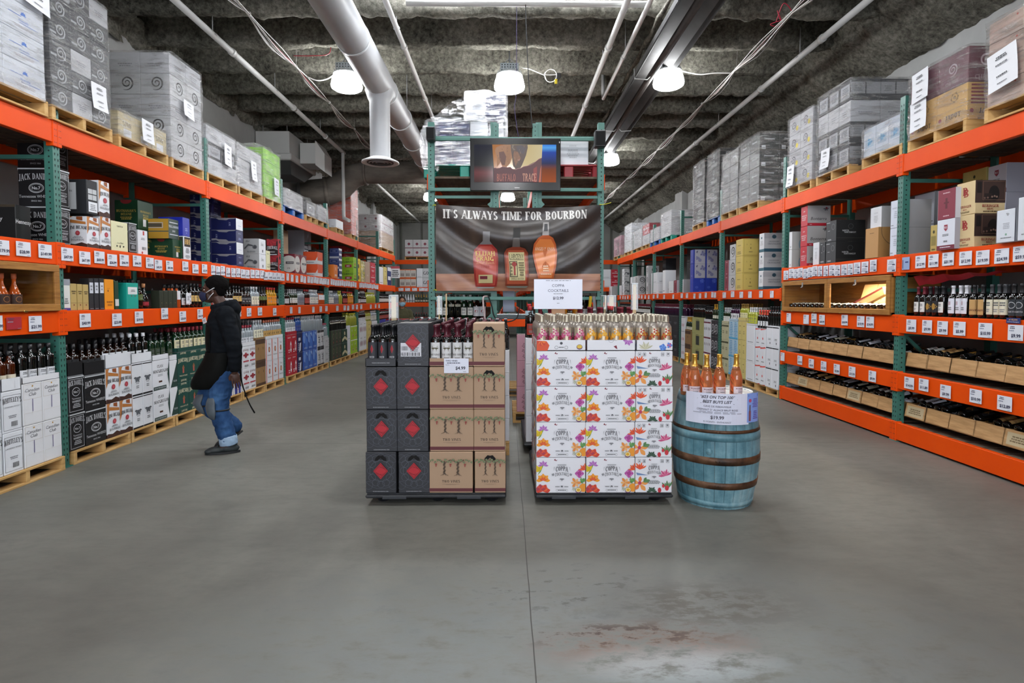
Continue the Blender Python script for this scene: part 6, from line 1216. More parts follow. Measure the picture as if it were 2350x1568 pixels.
# lit wooden display case with two doors
y0, y1 = YR0+.07, YR0+SP-.07
case(y0, y1, 1, RX, zB, RA[0]-RA[1]-.012, 'long two-door wooden display case with a lit interior, right rack', 2)
WOODL = mt('d9b682/.6')
def wine_crate(w, d, h, tilt_label=None, mat=None, panel=False):
    m = MB(); t = .012; mat = mat or WOODC
    m.cbox((-w/2, -d/2, 0), (w/2, d/2, t), mat, .002); m.cbox((-w/2, -d/2, 0), (w/2, -d/2+t, h), mat, .002); m.cbox((-w/2, d/2-t, 0), (w/2, d/2, h*1.6), mat, .002)
    m.cbox((-w/2, -d/2, 0), (-w/2+t, d/2, h), mat, .002); m.cbox((w/2-t, -d/2, 0), (w/2, d/2, h), mat, .002)
    if panel: art(m, (-w/2, -d/2, 0), (w, 0, 0), (0, 0, h), [('r', .1, .15, .9, .85, 'b3a483'), fine(.2, .3, .8, .7, 3, '6d5c40')])
    return m.mesh('wooden_crate')
_wc = [wine_crate(.3, .5, .15), wine_crate(.3, .5, .15, panel=True)]
# inside the case: standing cases, a tilted case and lying bottles
yc = (y0+y1)/2
for i in range(4):
    m = MB(); m.cbox((-.13, -.02, 0), (.13, .03, .33), WOODL); art(m, (-.13, -.02, 0), (.26, 0, 0), (0, 0, .33), [('c', .5, .4, .04, 'a07a48'), ('t', .5, .55, .06, 'OPUS', '8f6a3c', 'n')])
    o = m.build('wine_case', None, (RX+.36, y0+.12+.27*i+.1, zB+.04), -pi/2); o.rotation_euler = (-.28, 0, -pi/2); props(o, f'upright pale wooden wine case, {ORD[i]} from the right inside lit display case', 'wine case')
m = MB(); m.cbox((-.3, -.03, 0), (.3, .03, .1), WOODL); m.box((-.29, -.031, .08), (.29, -.02, .1), mt('8a3030')); o = m.build('wine_case', None, (RX+.25, y0+.75, zB+.13), -pi/2); o.rotation_euler = (0, -.33, -pi/2); props(o, 'long slanting pale wooden wine case inside lit display case', 'wine case')
def lying(k, x, y, z, rz, pitch, where, group=None, sc=1.0):
    """bottle on its side, base towards the aisle"""
    o = put_bottle(k, (x, y, z), 0, where, sc); o.rotation_mode = 'XYZ'
    M = Matrix.Rotation(rz, 4, 'Z') @ Matrix.Rotation(-pi/2+pitch, 4, 'X') @ Matrix.Rotation(br.uniform(-.35, .35), 4, 'Z'); o.rotation_euler = M.to_euler(); return o
for i in range(20):
    y = y0+.1+i*.115+(.05 if i > 9 else 0)
    if abs(y-yc) < .05: continue
    lying('winr' if i % 3 else 'wins', RX+.06, y, zB+.075, -pi/2, .12, f'lying inside lit display case, right rack', sc=.95)
ld = bpy.data.lights.new('case_lamp', 'AREA'); ld.shape = 'RECTANGLE'; ld.size = .9; ld.size_y = .05; ld.energy = 16; ld.color = (1, .84, .6)
lo = bpy.data.objects.new('case_lamp', ld); C.objects.link(lo); lo.location = (RX+.2, y0+.62, RA[0]-RA[1]-.055); lo.rotation_euler = (0, 0, pi/2); props(lo, 'slim lamp under the roof of the wooden display case', 'lamp')
# crates of lying wine on the two lower levels
lwk = ['winw', 'winw', 'wine', 'winr', 'wing', 'wino', 'wins', 'winb']
for lev, (zt_, nm) in enumerate(((RD[0], 'lowest shelf'), (RC[0], 'second shelf'))):
    for bay in (-1, 0):
        yb0 = YR0+SP*bay+.07; nC = 8
        for i in range(nC):
            y = yb0+.149+i*.2975
            if y < 3.95: continue
            w_ = f'{nm}, {"bay by the photo edge" if bay < 0 else "under the lit case"}'
            o = link('wooden_crate', _wc[1 if (i+lev*3+bay) % 4 == 2 and lev == 0 else 0], (RX+.30, y, zt_+.03), -pi/2+radians(jr.uniform(-1, 1))); o.rotation_euler = (radians(-9), 0, o.rotation_euler[2]); o['label'] = f'pine wine crate, {ORD[nC-1-i]} from the far post, {w_}'; o['category'] = 'crate'; o['group'] = 'wine crates on '+nm
            kk = lwk[(i*3+lev*2+bay*5) % len(lwk)]
            if (i+lev+bay) % 5 == 4: kk = 'wing'
            for c in range(3):
                for r in range(2 if (i+c) % 3 else 1):
                    lying(kk, RX+.108+.02*r, y-.09+c*.09, zt_+.15+r*.07, -pi/2, .20, f'lying in pine crates, {nm}', group=f'lying wine bottles, {nm}, {B[kk][7]}')
# red cloth and pale bench edge seen under the upper beam
m = MB(); vs = []; fs = []
for j in range(12):
    for i in range(3): vs.append((.02+i*.03, j*.1, -.03-.05*i*(j/11)+.01*sin(j*2)))
for j in range(11):
    for i in range(2): a = j*3+i; fs.append((a, a+3, a+4, a+1))
m.add(vs, fs, mt('b0202c/.6')); o = m.build('red_cloth', None, (RX+.05, 4.75, RA[0]-RA[1]-.01)); props(o, 'strip of red cloth hanging under the upper right beam', 'cloth')

# ================================================================== price tags
def tag_mesh(w, h, price=None, col='d9dce4', hdr=None, split=False):
    m = MB(); m.cbox((-w/2, -.0015, 0), (w/2, .0, h), mt(col+'/.35'), .0007)
    it = []
    if split: it = [fine(.06, .55, .9, .9, 3, '8f96a8'), fine(.06, .1, .9, .45, 3, '8f96a8'), ('r', .6, .05, .92, .14, '3c3f58'), ('r', .6, .52, .92, .6, '3c3f58')]
    else:
        it = [('l', .06, .72, .55, .92, 2, '3c3f58'), ('l', .06, .55, .45, .68, 1, '8f96a8'), fine(.7, .04, .95, .1, 1, '8f96a8')]
        if price: it.append(('t', .55, .3, .30, price, '2a2c4a', 'b'))
    if hdr: it.append(('r', 0, .78, 1, 1, hdr))
    art(m, (-w/2, -.0018, 0), (w, 0, 0), (0, 0, h), it); return m.mesh('price_tag')
_tg = {}; _tc = {}
def tags(s, X, ztop, bh, lst, beam, hh=.118, dz=0.0, split=False, col='d9dce4'):
    for e in lst:
        a, b = e[0], e[1]; pr = e[2] if len(e) > 2 else None; Xf = s*(X-.0205); ya, yb = sorted((onx(a, Xf)[0], onx(b, Xf)[0])); w = max(.05, min(.2, yb-ya)); key = (round(w, 2), hh, pr, split, col)
        off = e[3] if len(e) > 3 else jr.uniform(-.012, .012)
        if key not in _tg: _tg[key] = tag_mesh(key[0], hh, pr, col, split=split)
        _tc[beam] = _tc.get(beam, 0); o = link('price_tag', _tg[key], (Xf, (ya+yb)/2, ztop-bh/2-hh/2+dz+off), -s*pi/2)
        props(o, f'{"dark red" if col[0] == "a" else "white"} price tag{" reading "+pr if pr else ""}, {ORD[_tc[beam] % len(ORD)]} one along the {beam}', 'price tag', 'price tags on '+beam); _tc[beam] += 1
b2 = 'upper left shelf beam'; b3 = 'middle left shelf beam'
tags(-1, LX, *LM, [(-6, 26, '$179.99'), (41, 74, '$28.99'), (92, 122, '$149.99'), (144, 171, '$47.99'), (185, 210, '$67.99'), (219, 243, '$68.99'), (249, 271, '$36.99'), (277, 298, '$46.99'), (307, 327, '$46.99'), (337, 355, '$22.99'), (357, 374, '$42.99'), (383, 399, '$31.99'), (420, 434, '$26.99'), (443, 457, '$37.99'), (465, 477, '$22.99')], b2)
tags(-1, LX, *LM, [(a, a+9.6, p) for a, p in zip((486, 497, 508, 520, 532, 543, 554, 564.5, 576, 587, 598, 606, 616, 625, 634, 644), ('$19.99', '$28.99', '$15.99', '$24.99', '$13.99', '$17.99', '$48.99', '$16.99', '$14.99', '$17.99', '$12.99', '$10.99', '$18.99', '$21.99', '$17.99', '$15.99'))], b2, hh=.13)
tags(-1, LX, *LM, [(a, a+6) for a in (658, 668, 679, 690, 697, 706, 713, 720, 726, 733, 739, 745, 750)]+[(a, a+4.3) for a in range(759, 818, 5)]+[(a, a+3.4) for a in range(825, 866, 4)], b2, hh=.13)
tags(-1, LX, *LB, [(-20, 4, '$17.99')], b3); tags(-1, LX, *LB, [(13, 47)], b3, hh=.1, col='a83038'); tags(-1, LX, *LB, [(64, 94, '$21.99'), (181, 207, '$40.99', -.0), (256, 278, '$23.99'), (308, 328, '$19.99', .005), (369, 385, '$18.99', .035), (411, 426, '$30.99', -.01), (452, 465, '$44.99', .01), (547, 553, '$15.99'), (566, 576, '$21.99'), (591, 601, '$23.99'), (626, 634, '$28.99')], b3, hh=.128)
tags(-1, LX, *LB, [(a, a+5.5) for a in (665, 684, 716, 733, 746, 771, 788, 796, 807, 816, 826, 848, 859, 867)], b3, hh=.12)
tags(1, RX, *RA, [(2122, 2098, '$12.99'), (2151, 2128, '$11.99'), (2186, 2160, '$21.99'), (2227, 2199, '$12.99'), (2267, 2237, '$19.99'), (2312, 2279, '$24.99'), (2357, 2321, '$59.99')], 'upper right shelf beam', hh=.125)
tags(1, RX, *RA, [(a+11, a) for a in (1797, 1809, 1820, 1830, 1842, 1852, 1863, 1875, 1888)]+[(a+13, a) for a in (1901, 1914, 1929, 1943)]+[(a+16, a) for a in (1957, 1975, 1994)]+[(2054, 2034)], 'beam over the lit display case', hh=.135, split=True)
m = MB(); m.cbox((-.055, -.0015, 0), (.055, 0, .13), mt('8fa4c8')); art(m, (-.055, -.0018, 0), (.11, 0, 0), (0, 0, .13), [('r', .08, .1, .16, .8, '1c2040'), fine(.4, .5, .9, .7, 1, '2a3c7a')]); props(m.build('shelf_card', None, (RX-.0205, onx(2081, RX)[0], RA[0]-.16), -pi/2), 'pale blue card with a bottle picture on the upper right beam', 'card')
tags(1, RX, *RB, [(2104, 2082, '$9.99'), (2141, 2118, '$9.99'), (2177, 2153, '$9.99'), (2218, 2190, '$5.99'), (2279, 2248, '$10.99'), (2351, 2316, '$9.99', -.01)], 'wine shelf beam', hh=.128)
tags(1, RX, *RB, [(1816, 1806), (1857, 1845), (1875, 1863, '$9.99'), (1894, 1881, '$10.99'), (1947, 1932, '$10.99'), (1985, 1968, '$19.99'), (2007, 1989, '$14.99')], 'beam under the lit display case', hh=.13)
m = MB(); m.cbox((-.065, -.0015, 0), (.065, 0, .045), mt('1f2c6a')); art(m, (-.065, -.0018, 0), (.13, 0, 0), (0, 0, .045), [('t', .5, .68, .34, '#1 SELLING', 'd0a46a', 'b'), ('t', .5, .3, .3, 'Cabernet Sauvignon', 'd9dce4', 'k')]); props(m.build('shelf_card', None, (RX-.0205, onx(2333, RX)[0], RB[0]-.028), -pi/2), 'navy banner card above the last price tag on the wine shelf beam', 'card')
tags(1, RX, *RC, [(2103, 2081, '$14.99'), (2137, 2114, '$11.89'), (2189, 2164, '$9.99'), (2261, 2232, '$10.99'), (2331, 2297, '$12.89')], 'second lowest right beam', hh=.122)
tags(1, RX, *RC, [(1803, 1794), (1844, 1833, '$10.99'), (1871, 1859, '$5.99'), (1900, 1887, '$12.99'), (1931, 1917, '$5.99'), (1967, 1952, '$15.99'), (2015, 1998, '$9.99')], 'beam below the display case bay', hh=.125)
tags(1, RX, *RM, [(a+8, a) for a in (1658, 1677, 1697, 1717, 1742, 1767)]+[(a+5, a) for a in (1562, 1574, 1591, 1604, 1617, 1632, 1638)]+[(a+4, a) for a in (1498, 1507, 1522, 1543)]+[(a+3.4, a) for a in (1422, 1428, 1433, 1439, 1465, 1471, 1479, 1487)], 'plain right beam', hh=.11)
# ================================================================== centre: plastic pallets with cut-case displays
def plastic_pallet(x0, x1, y0, d, label, z=.118):
    w = x1-x0; o = empty('plastic_pallet', ((x0+x1)/2, y0+d/2, 0)); props(o, label, 'pallet')
    m = MB(); m.cbox((-w/2, -d/2, z-.036), (w/2, d/2, z-.012), PLAST, .008); m.cbox((-w/2+.01, -d/2+.01, z-.012), (w/2-.01, d/2-.01, z), PLAST, .004)
    for x in (-.30*w/1.02, .24*w/1.02): m.cbox((x-.09, -d/2-.002, z-.043), (x+.09, -d/2+.03, z-.018), mt('32353a/.4'), .004)
    m.build('deck', o)
    for ix in (-1, 0, 1):
        for iy in (-1, 0, 1):
            m = MB(); m.lathe([(.038, 0), (.045, .004), (.062, z-.05), (.07, z-.045)], PLAST, 12, c=(ix*(w/2-.11), iy*(d/2-.13), 0)); m.lathe([(0, .0), (.038, .0)], PLAST, 12, c=(ix*(w/2-.11), iy*(d/2-.13), 0)); m.build('foot', o)
    return o
FY = 4.10
XA0 = ony(838, 900, FY)[0]; XA1 = ony(910.5, 900, FY)[0]; XB1 = ony(984.5, 900, FY)[0]; XC1 = ony(1087, 900, FY)[0]; XD1 = ony(1160, 900, FY)[0]
zP = ony(1000, 1132, FY)[1]; zs = [zP]+[ony(1000, p, FY)[1] for p in (1037, 940, 842)]; zt4 = ony(1000, 742, FY)[1]; ztr = ony(1000, 823, FY)[1]
plastic_pallet(XA0-.005, XD1+.005, FY-.01, 1.22, 'black plastic pallet under the charcoal and kraft wine cartons', z=zP)
cols = [(XA0, XA1, 'dia', .33, 'outer column'), (XA1, XB1, 'dia', .33, 'inner column'), (XB1, XC1, 'vin', .25, 'wide column'), (XC1, XD1, 'vin', .33, 'narrow column')]
for i, (a, b, k, d, nm) in enumerate(cols):
    for r in range(3):
        hole = (i == 0) or (i == 1 and r < 2) or (i == 3 and r in (0, 2))
        put_carton(k, b-a-.006, d, zs[r+1]-zs[r]-.003, ((a+b)/2+(.004 if r == 0 else -.002)*((i % 2)*2-1), FY+d/2+.004*(r % 2), zs[r]+.001), 0, 'front display', r, 4, hole=hole, col=nm)
        if k == 'vin' and hole:
            pass
put_carton('dia', XB1-XA1-.006, .33, zt4-zs[3]-.002, ((XA1+XB1)/2, FY+.165+.01, zs[3]+.001), radians(1.2), 'front display', 3, 4, col='inner column with shipping sticker')
put_carton('vin', XD1-XC1-.004, .33, zt4-zs[3]-.002, ((XC1+XD1)/2-.004, FY+.165, zs[3]+.001), 0, 'front display', 3, 4, hole=True, col='narrow column')
st = MB(); st.box((-.075, -.0006, 0), (.075, 0, .10), mt('c9cad0/.4')); art(st, (-.075, -.0007, 0), (.15, 0, 0), (0, 0, .1), [('bc', .02, .05, .95, .3, K), ('bc', .05, .45, .35, .75, K), ('t', .6, .85, .2, '62125', '3a3c42', 'b'), fine(.4, .35, .9, .7, 3)])
props(st.build('shipping_sticker', None, ((XA1+XB1)/2-.012, FY+.001, zs[3]+.075)), 'white barcode shipping sticker on the top charcoal diamond carton', 'sticker')
# grapevine cartons with hand holes drawn as flat black shapes for shade
zt_ = ztr-zs[3]
def display_tray(x0, x1, y0, d, z, h, k, label, items):
    o = link('open_case', tray_mesh(k, x1-x0-.006, d-.004, h, items=items), ((x0+x1)/2, y0+d/2, z+.001)); props(o, label, 'carton'); return o
display_tray(XA0, XA1, FY, .33, zs[3], zt_, 'dia', 'cut-open charcoal case holding black bottles with red diamonds', [('t', .5, .45, .2, 'REDDIAMONDWINE.COM', 'a9acb0', 'n'), ('r', 0, .9, 1, 1, '26282c')])
display_tray(XB1, XC1, FY, .25, zs[3], zt_, 'vin', 'cut-open kraft case holding burgundy-capped bottles behind the price card', [('r', 0, .15, 1, .6, '5e262c')])
def near_bottle(k, parts_of, loc, rz, label, group, cat='bottle'):
    key = 'near_'+k
    if key not in _bm: _bm[key] = parts_of()
    ps = _bm[key]; nm = B[k][6] if k in B else k
    o = empty(nm, loc, rz)
    for pn, me in ps: link(pn, me, parent=o)
    props(o, label, cat, group); return o
rdl = [('p', [(.5, .45), (.62, .65), (.5, .87), (.38, .65)], 'b8202e/.4'), ('p', [(.5, .48), (.59, .65), (.5, .83), (.41, .65)], '8c1822'), ('t', .5, .27, .13, 'RED', 'c6c8cc', 'n'), ('t', .5, .14, .13, 'DIAMOND', 'c6c8cc', 'n')]
B['rdb'] = ('bord', 'dark', '15161a/.35', '2c2e34', rdl, (.08, .58), 'wine_bottle', 'black bottle with a red diamond')
tvl = [('f', .36, .75, .1, 5, '54463a', '66724f', 200, 140), ('r', .33, .58, .36, .78, '54463a'), ('r', .62, .58, .65, .78, '54463a'), ('f', .64, .75, .1, 5, '54463a', '66724f', 200, 140), ('r', .25, .8, .75, .83, '66724f'), ('t', .5, .42, .13, 'TWO VINES', '3a3430', 'n'), fine(.3, .1, .7, .3, 3)]
B['tvb'] = ('bord', 'dark', '4c1a26/.3', 'd0d0d0', tvl, (.06, .57), 'wine_bottle', 'white-labelled bottle with burgundy capsule')
NP = lambda k, **kw: (lambda: bottle_parts(B[k][0], B[k][1], B[k][2], B[k][3], B[k][4], B[k][5], n=24, **kw))
w = (XA1-XA0)/3.08
for i in range(3):
    for j in range(4):
        near_bottle('rdb', NP('rdb', capz=.74), (XA0+.014+w*(i+.5)*.97, FY+.05+j*.079, zs[3]+.006), radians(br.uniform(-6, 6)), f'black bottle with red diamond label, {ORD[i]} from the left, {ORD[j]} row back in its case', 'red diamond bottles in the open case')
w = (XC1-XB1-.01)/4
for i in range(4):
    for j in range(3):
        near_bottle('tvb', NP('tvb', capz=.70), (XB1+.006+w*(i+.5), FY+.048+j*.08, zs[3]+.006), radians(br.uniform(-6, 6)), f'grapevine-label bottle with burgundy cap, {ORD[i]} from the left, {ORD[j]} row back', 'grapevine label bottles in the open case')
# cases and bottles behind the first row of the same display
bigx = [(XA0, (XA0+XB1)/2+.0), ((XA0+XB1)/2, XB1), (XB1, XC1), (XC1, XD1)]
for i, (a, b) in enumerate(bigx):
    k = 'dia' if i < 2 else 'vin'
    for j, y in enumerate((FY+.345, FY+.77)):
        for r in range(3): put_carton(k, b-a-.008, .41, zs[r+1]-zs[r]-.003, ((a+b)/2, y+.207, zs[r]+.001), 0, f'{"middle" if j == 0 else "rear"} of front display', r, 3, col=ORD[i]+' from the left', jit=.3)
        display_tray(a, b, y, .42, zs[3], .09, k, f'cut-open case of wine, {ORD[i]} from the left, {"middle" if j == 0 else "rear"} of front display', [('r', 0, .1, 1, .3, '5e262c')])
        nx = 3
        for ix in range(nx):
            for jy in range(5):
                x = a+.012+(b-a-.024)/nx*(ix+.5); yy = y+.05+jy*.081
                if i == 0 and j == 0 and jy == 0: pass
                put_bottle('winz' if k == 'dia' else 'tvb', (x, yy, zs[3]+.008), 0, ('in middle and rear cases of the front display'), group='bottles deeper in the front display '+k)
# price card on the display
m = MB(); m.cbox((-.09, -.002, 0), (.09, 0, .108), mt('d6d9e6/.35'), .001); art(m, (-.09, -.0023, 0), (.18, 0, 0), (0, 0, .108), [('t', .31, .84, .15, 'TWO VINES', '2a2c4a', 'b'), ('l', .08, .64, .72, .74, 1, '3c3f58'), ('t', .14, .56, .09, '750 ML', '3c3f58'), ('t', .67, .35, .30, '$4.99', '1f2230', 'b'), fine(.75, .08, .92, .14, 1)])
cx_, cz_ = ony(1047, 857, FY-.02); props(m.build('price_card', None, (cx_, FY-.012, cz_)), 'white price card reading $4.99 clipped to the kraft case', 'price tag')

# cocktail display
xs = [ony(p, 900, FY)[0] for p in (1230.5, 1345, 1458.5, 1544.5)]
zc = [ony(1300, p, FY)[1] for p in (1132, 1050.5, 969, 887, 805.5)]; ztc = ony(1300, 781, FY)[1]
plastic_pallet(xs[0]-.004, xs[3]+.008, FY-.01, 1.22, 'black plastic pallet under the floral cocktail cartons', z=zc[0])
for i in range(3):
    a, b = xs[i], xs[i+1]; k = 'cops' if i == 2 else 'cop'
    for r in range(4):
        put_carton(k, b-a-.005, .30, zc[r+1]-zc[r]-.003, ((a+b)/2+.003*sin(r*3+i), FY+.15, zc[r]+.001), 0, 'cocktail display', r, 4, col=['outer column by the gap', 'middle column', 'column by the barrel'][i])
        put_carton(k, b-a-.005, .42, zc[r+1]-zc[r]-.003, ((a+b)/2, FY+.30+.215, zc[r]+.001), 0, 'second rank of cocktail display', r, 4, col=ORD[i]+' column')
    it = [[('p', [(0, 0), (.22, 0), (.26, .5), (.2, .9), (0, .95)], 'd4502c'), ('f', .1, .9, .5, 6, 'c8402c', 'e0722c', 200, 140), ('c', .5, .7, .13, '4a4c52'), ('o', .4, .3, .16, .03, G), ('o', .6, .3, .16, .03, G), ('c', .87, .35, .28, '6a3a6a', .24), ('c', .87, .38, .24, 'd8b848', .18), fine(.42, .25, .58, .4, 1)],
          [('p', [(.55, .4), (.6, .2), (.63, .15), (.61, .5)], '7a2434'), ('f', .85, .95, .5, 8, 'a862b4', 'bf8ac6', 180, 180, .2), ('o', .5, 1.0, .25, .03, 'a3a5a9'), ('r', .38, .95, .62, .98, 'a3a5a9')],
          [('f', .25, .1, .8, 8, 'b9b89a', 'd0cdb4', 30, 130, .1), ('f', .72, .3, .36, 9, '4f7cc8', '6a9ae0', 0, 360, .4), ('f', .9, .5, .3, 6, '5f8ad0', 'b04a8a', 0, 360, .4)]][i]
    display_tray(a, b, FY, .30, zc[4], ztc-zc[4], 'cop', f'cut-open floral case of cocktail bottles, {["by the gap", "in the middle", "by the barrel"][i]}', it)
    display_tray(a, b, FY+.30, .42, zc[4], ztc-zc[4], 'cop', f'cut-open floral case of cocktail bottles, second rank, {ORD[i]} from the gap', it)
def shaker(c1, c2, c3, txt, nm, desc):
    it = [('r', 0, 0, 1, .12, 'b7a890/.4'), ('p', [(0, .14), (1, .14), (1, .40), (.7, .46), (.3, .46), (0, .40)], c1+'/.35'), ('f', .3, .62, .15, 7, c2, c3), ('f', .7, .7, .15, 7, c3, c2), ('f', .5, .86, .13, 6, c2, 'e8dccc'), ('f', .88, .52, .13, 6, c2, c1), ('f', .12, .5, .13, 6, c1, c2), ('t', .5, .34, .1, 'COPPA', 'e9e0d4', 's', .2), ('t', .5, .23, .08, 'COCKTAILS', 'e9e0d4', 's')]
    B[nm] = ('shake', 'frost', 'a8a090/.3/.7', 'c0b29a/.3/.5', it, (.04, .64), 'cocktail_shaker_bottle', desc)
shaker('a0283c', 'c0507a', 'd88aa8', '', 'shp', 'silvery shaker bottle with pink floral print')
shaker('d0851c', 'e09a2c', 'e8b84a', '', 'sho', 'silvery shaker bottle with orange floral print')
shaker('8a6a3c', 'b0402c', 'c99a3a', '', 'shg', 'silvery shaker bottle with gold and red print')
spx = [(1243, 'shp'), (1271, 'shp'), (1300, 'shp'), (1328, 'shp'), (1355, 'sho'), (1384, 'sho'), (1413, 'sho'), (1440, 'sho'), (1469, 'shg'), (1499, 'shg'), (1527, 'shg')]
for j in range(8):
    for i, (p, k) in enumerate(spx):
        x = ony(p, 760, FY+.06)[0]+(.012*(-1)**j if j else 0)*(1 if 0 < i < 10 else 0)
        nm = {'shp': 'pink', 'sho': 'orange', 'shg': 'gold'}[k]
        near_bottle(k, NP(k, capz=.80), (x, FY+.05+j*.0862, zc[4]+.006), radians(br.uniform(-25, 25)), f'{nm} floral shaker bottle, {ORD[i]} from the gap, {ORD[j]} row back', 'cocktail shaker bottles')
# sign on a wooden stake behind the shaker bottles
SY = 4.86
o = empty('price_sign', (ony(1281, 745, SY)[0], SY, 0)); props(o, 'white paper sign reading COPPA COCKTAILS $12.99 on a wooden stake', 'sign')
x0, z1_ = ony(1225.5, 641, SY-.02); x1, z0_ = ony(1336.5, 709.5, SY-.02); ox = o.location.x
m = MB(); m.cbox((-.058, -.01, .12), (.058, .012, z0_+.18), mt('b58a66/.6')); m.build('stake', o)
m = MB(); m.cbox((x0-ox, -.018, z0_), (x1-ox, -.014, z1_), mt('d5d9e6/.3'), .001)
art(m, (x0-ox, -.0184, z0_), (x1-x0, 0, 0), (0, 0, z1_-z0_), [('l', .12, .94, .88, .97, 1, G), ('t', .5, .79, .13, 'COPPA', '3a3d52', ''), ('t', .5, .62, .13, 'COCKTAILS', '3a3d52', ''), ('l', .36, .5, .64, .53, 1, G), ('t', .5, .37, .13, '$12.99', '33364a', 'b'), ('l', .46, .18, .54, .21, 1, G)]); m.build('paper', o)

# ------------------------------------------------------------------ painted barrel with sparkling rose
BXC, BYC, BH = ony(1643, 900, 4.24)[0], 4.245, .832
def stave_mat():
    m, nt, b, N, Lk = nodemat('teal_wash')
    v = coords(N, Lk, (1, 1, 1)); mp = coords(N, Lk, (14, 14, .9))
    n = N('ShaderNodeTexNoise'); n.inputs['Scale'].default_value = 2.4; n.inputs['Detail'].default_value = 8; n.inputs['Roughness'].default_value = .7; Lk(v, n.inputs['Vector'])
    n2 = N('ShaderNodeTexNoise'); n2.inputs['Scale'].default_value = 1.6; n2.inputs['Detail'].default_value = 6; Lk(mp, n2.inputs['Vector'])
    mx = N('ShaderNodeMath', operation='MULTIPLY_ADD'); Lk(n2.outputs['Fac'], mx.inputs[0]); mx.inputs[1].default_value = .3; Lk(n.outputs['Fac'], mx.inputs[2])
    r = ramp(N, [(.42, '31545f'), (.55, '497481'), (.68, '68919c'), (.84, '93b2b8')]); Lk(mx.outputs[0], r.inputs['Fac']); Lk(r.outputs['Color'], b.inputs['Base Color'])
    b.inputs['Roughness'].default_value = .42
    bp = N('ShaderNodeBump'); bp.inputs['Strength'].default_value = .2; bp.inputs['Distance'].default_value = .01; Lk(n2.outputs['Fac'], bp.inputs['Height']); Lk(bp.outputs['Normal'], b.inputs['Normal']); return m
TEAL = stave_mat()
def brad(z): t = z/BH; return .262+.055*(1-(2*t-1)**2)
root = empty('wooden_barrel', (BXC, BYC, 0)); props(root, 'teal-painted wooden barrel with rusty hoops beside the floral cartons', 'barrel')
ns = 26
for k in range(ns):
    a0 = 2*pi*k/ns+.004; a1 = 2*pi*(k+1)/ns-.004; m = MB(); vs = []; nz = 12; br_ = []
    for j in range(nz+1):
        z = BH*j/nz; r = brad(z)
        for q in range(4): a = a0+(a1-a0)*q/3; rr = r-(.0025 if q in (0, 3) else 0); vs.append((rr*cos(a), rr*sin(a), z))
        for q in (3, 0): a = a0+(a1-a0)*q/3; vs.append(((r-.024)*cos(a), (r-.024)*sin(a), z))
    fs = []
    for j in range(nz):
        for q in range(6): a = j*6+q; b = j*6+(q+1) % 6; fs.append((a, b, b+6, a+6))
    fs += [tuple(range(5, -1, -1)), tuple(range(nz*6, nz*6+6))]
    m.add(vs, fs, TEAL); m.build('stave', root)
HOOP = noisy('rusty_hoop', [(.35, '2a1d14'), (.55, '5a3d28'), (.75, '7d6048')], 7, rough=.5, bump=.2, metal=.3)
for z0, z1_, mtl, nm in ((.015, .055, TEAL, 'painted_hoop'), (.155, .205, HOOP, 'rusty_hoop'), (.335, .39, HOOP, 'rusty_hoop'), (.505, .56, TEAL, 'painted_hoop'), (.563, .585, HOOP, 'rusty_hoop'), (.76, .822, TEAL, 'painted_hoop')):
    m = MB(); m.lathe([(brad(z0)-.003, z0), (brad(z0)+.004, z0), (brad(z1_)+.004, z1_), (brad(z1_)-.003, z1_)], mtl, 52)
    if mtl is HOOP:
        for q in (-1.9, -1.82): m.ellip((brad((z0+z1_)/2)*cos(q)+.004*cos(q), brad((z0+z1_)/2)*sin(q)+.004*sin(q), (z0+z1_)/2), (.006, .006, .006), HOOP, 8, 5)
    m.build(nm, root)
m = MB(); m.lathe([(0, BH-.03), (brad(BH)-.02, BH-.03)], mt('cfcfcb/.4'), 40); m.lathe([(brad(BH)-.026, BH-.03), (brad(BH)-.024, BH+.001), (brad(BH)-.0, BH+.001)], mt('d4d4d0/.4'), 52); m.build('barrel_head', root)
m = MB(); m.lathe([(0, .01), (.02, .008), (.024, 0)], TEAL, 14); mm = m.build('bung', root, (brad(.45)*cos(-2.05), brad(.45)*sin(-2.05), .43)); mm.rotation_euler = (pi/2, 0, -2.05+pi/2)
zb_ = BH-.0285
B['ros'] = ('champ', 'rose', 'gold', 'd8c8cc/.4', [('l', .1, .6, .9, .85, 1, '8a6a70'), ('t', .5, .5, .2, 'CREMANT', '6a5058', 'n'), fine(.2, .15, .8, .35, 1)], (.09, .25), 'sparkling_wine_bottle', 'rose sparkling wine')
def rose_parts():
    ps = bottle_parts('champ', 'rose', 'gold', B['ros'][3], B['ros'][4], B['ros'][5], n=28, capz=.71)
    m = MB(); m.lathe([(.0165, .207), (.0225, .203), (.0245, .195), (.021, .218), (.0165, .222)], mt('14120f/.4'), 24); ps.append(('neck_band', m.mesh('neck_band')))
    return ps
for i, (p, yy) in enumerate(((1576, 4.20), (1594, 4.12), (1621.5, 4.07), (1651, 4.09), (1689.5, 4.10))):
    x = ony(p, 850, yy)[0]; near_bottle('ros', rose_parts, (x, yy, zb_), radians((12, -5, 4, 14, 22)[i]), f'pink sparkling wine bottle with gold foil on the barrel, {ORD[i]} from the left', 'sparkling rose on the barrel')
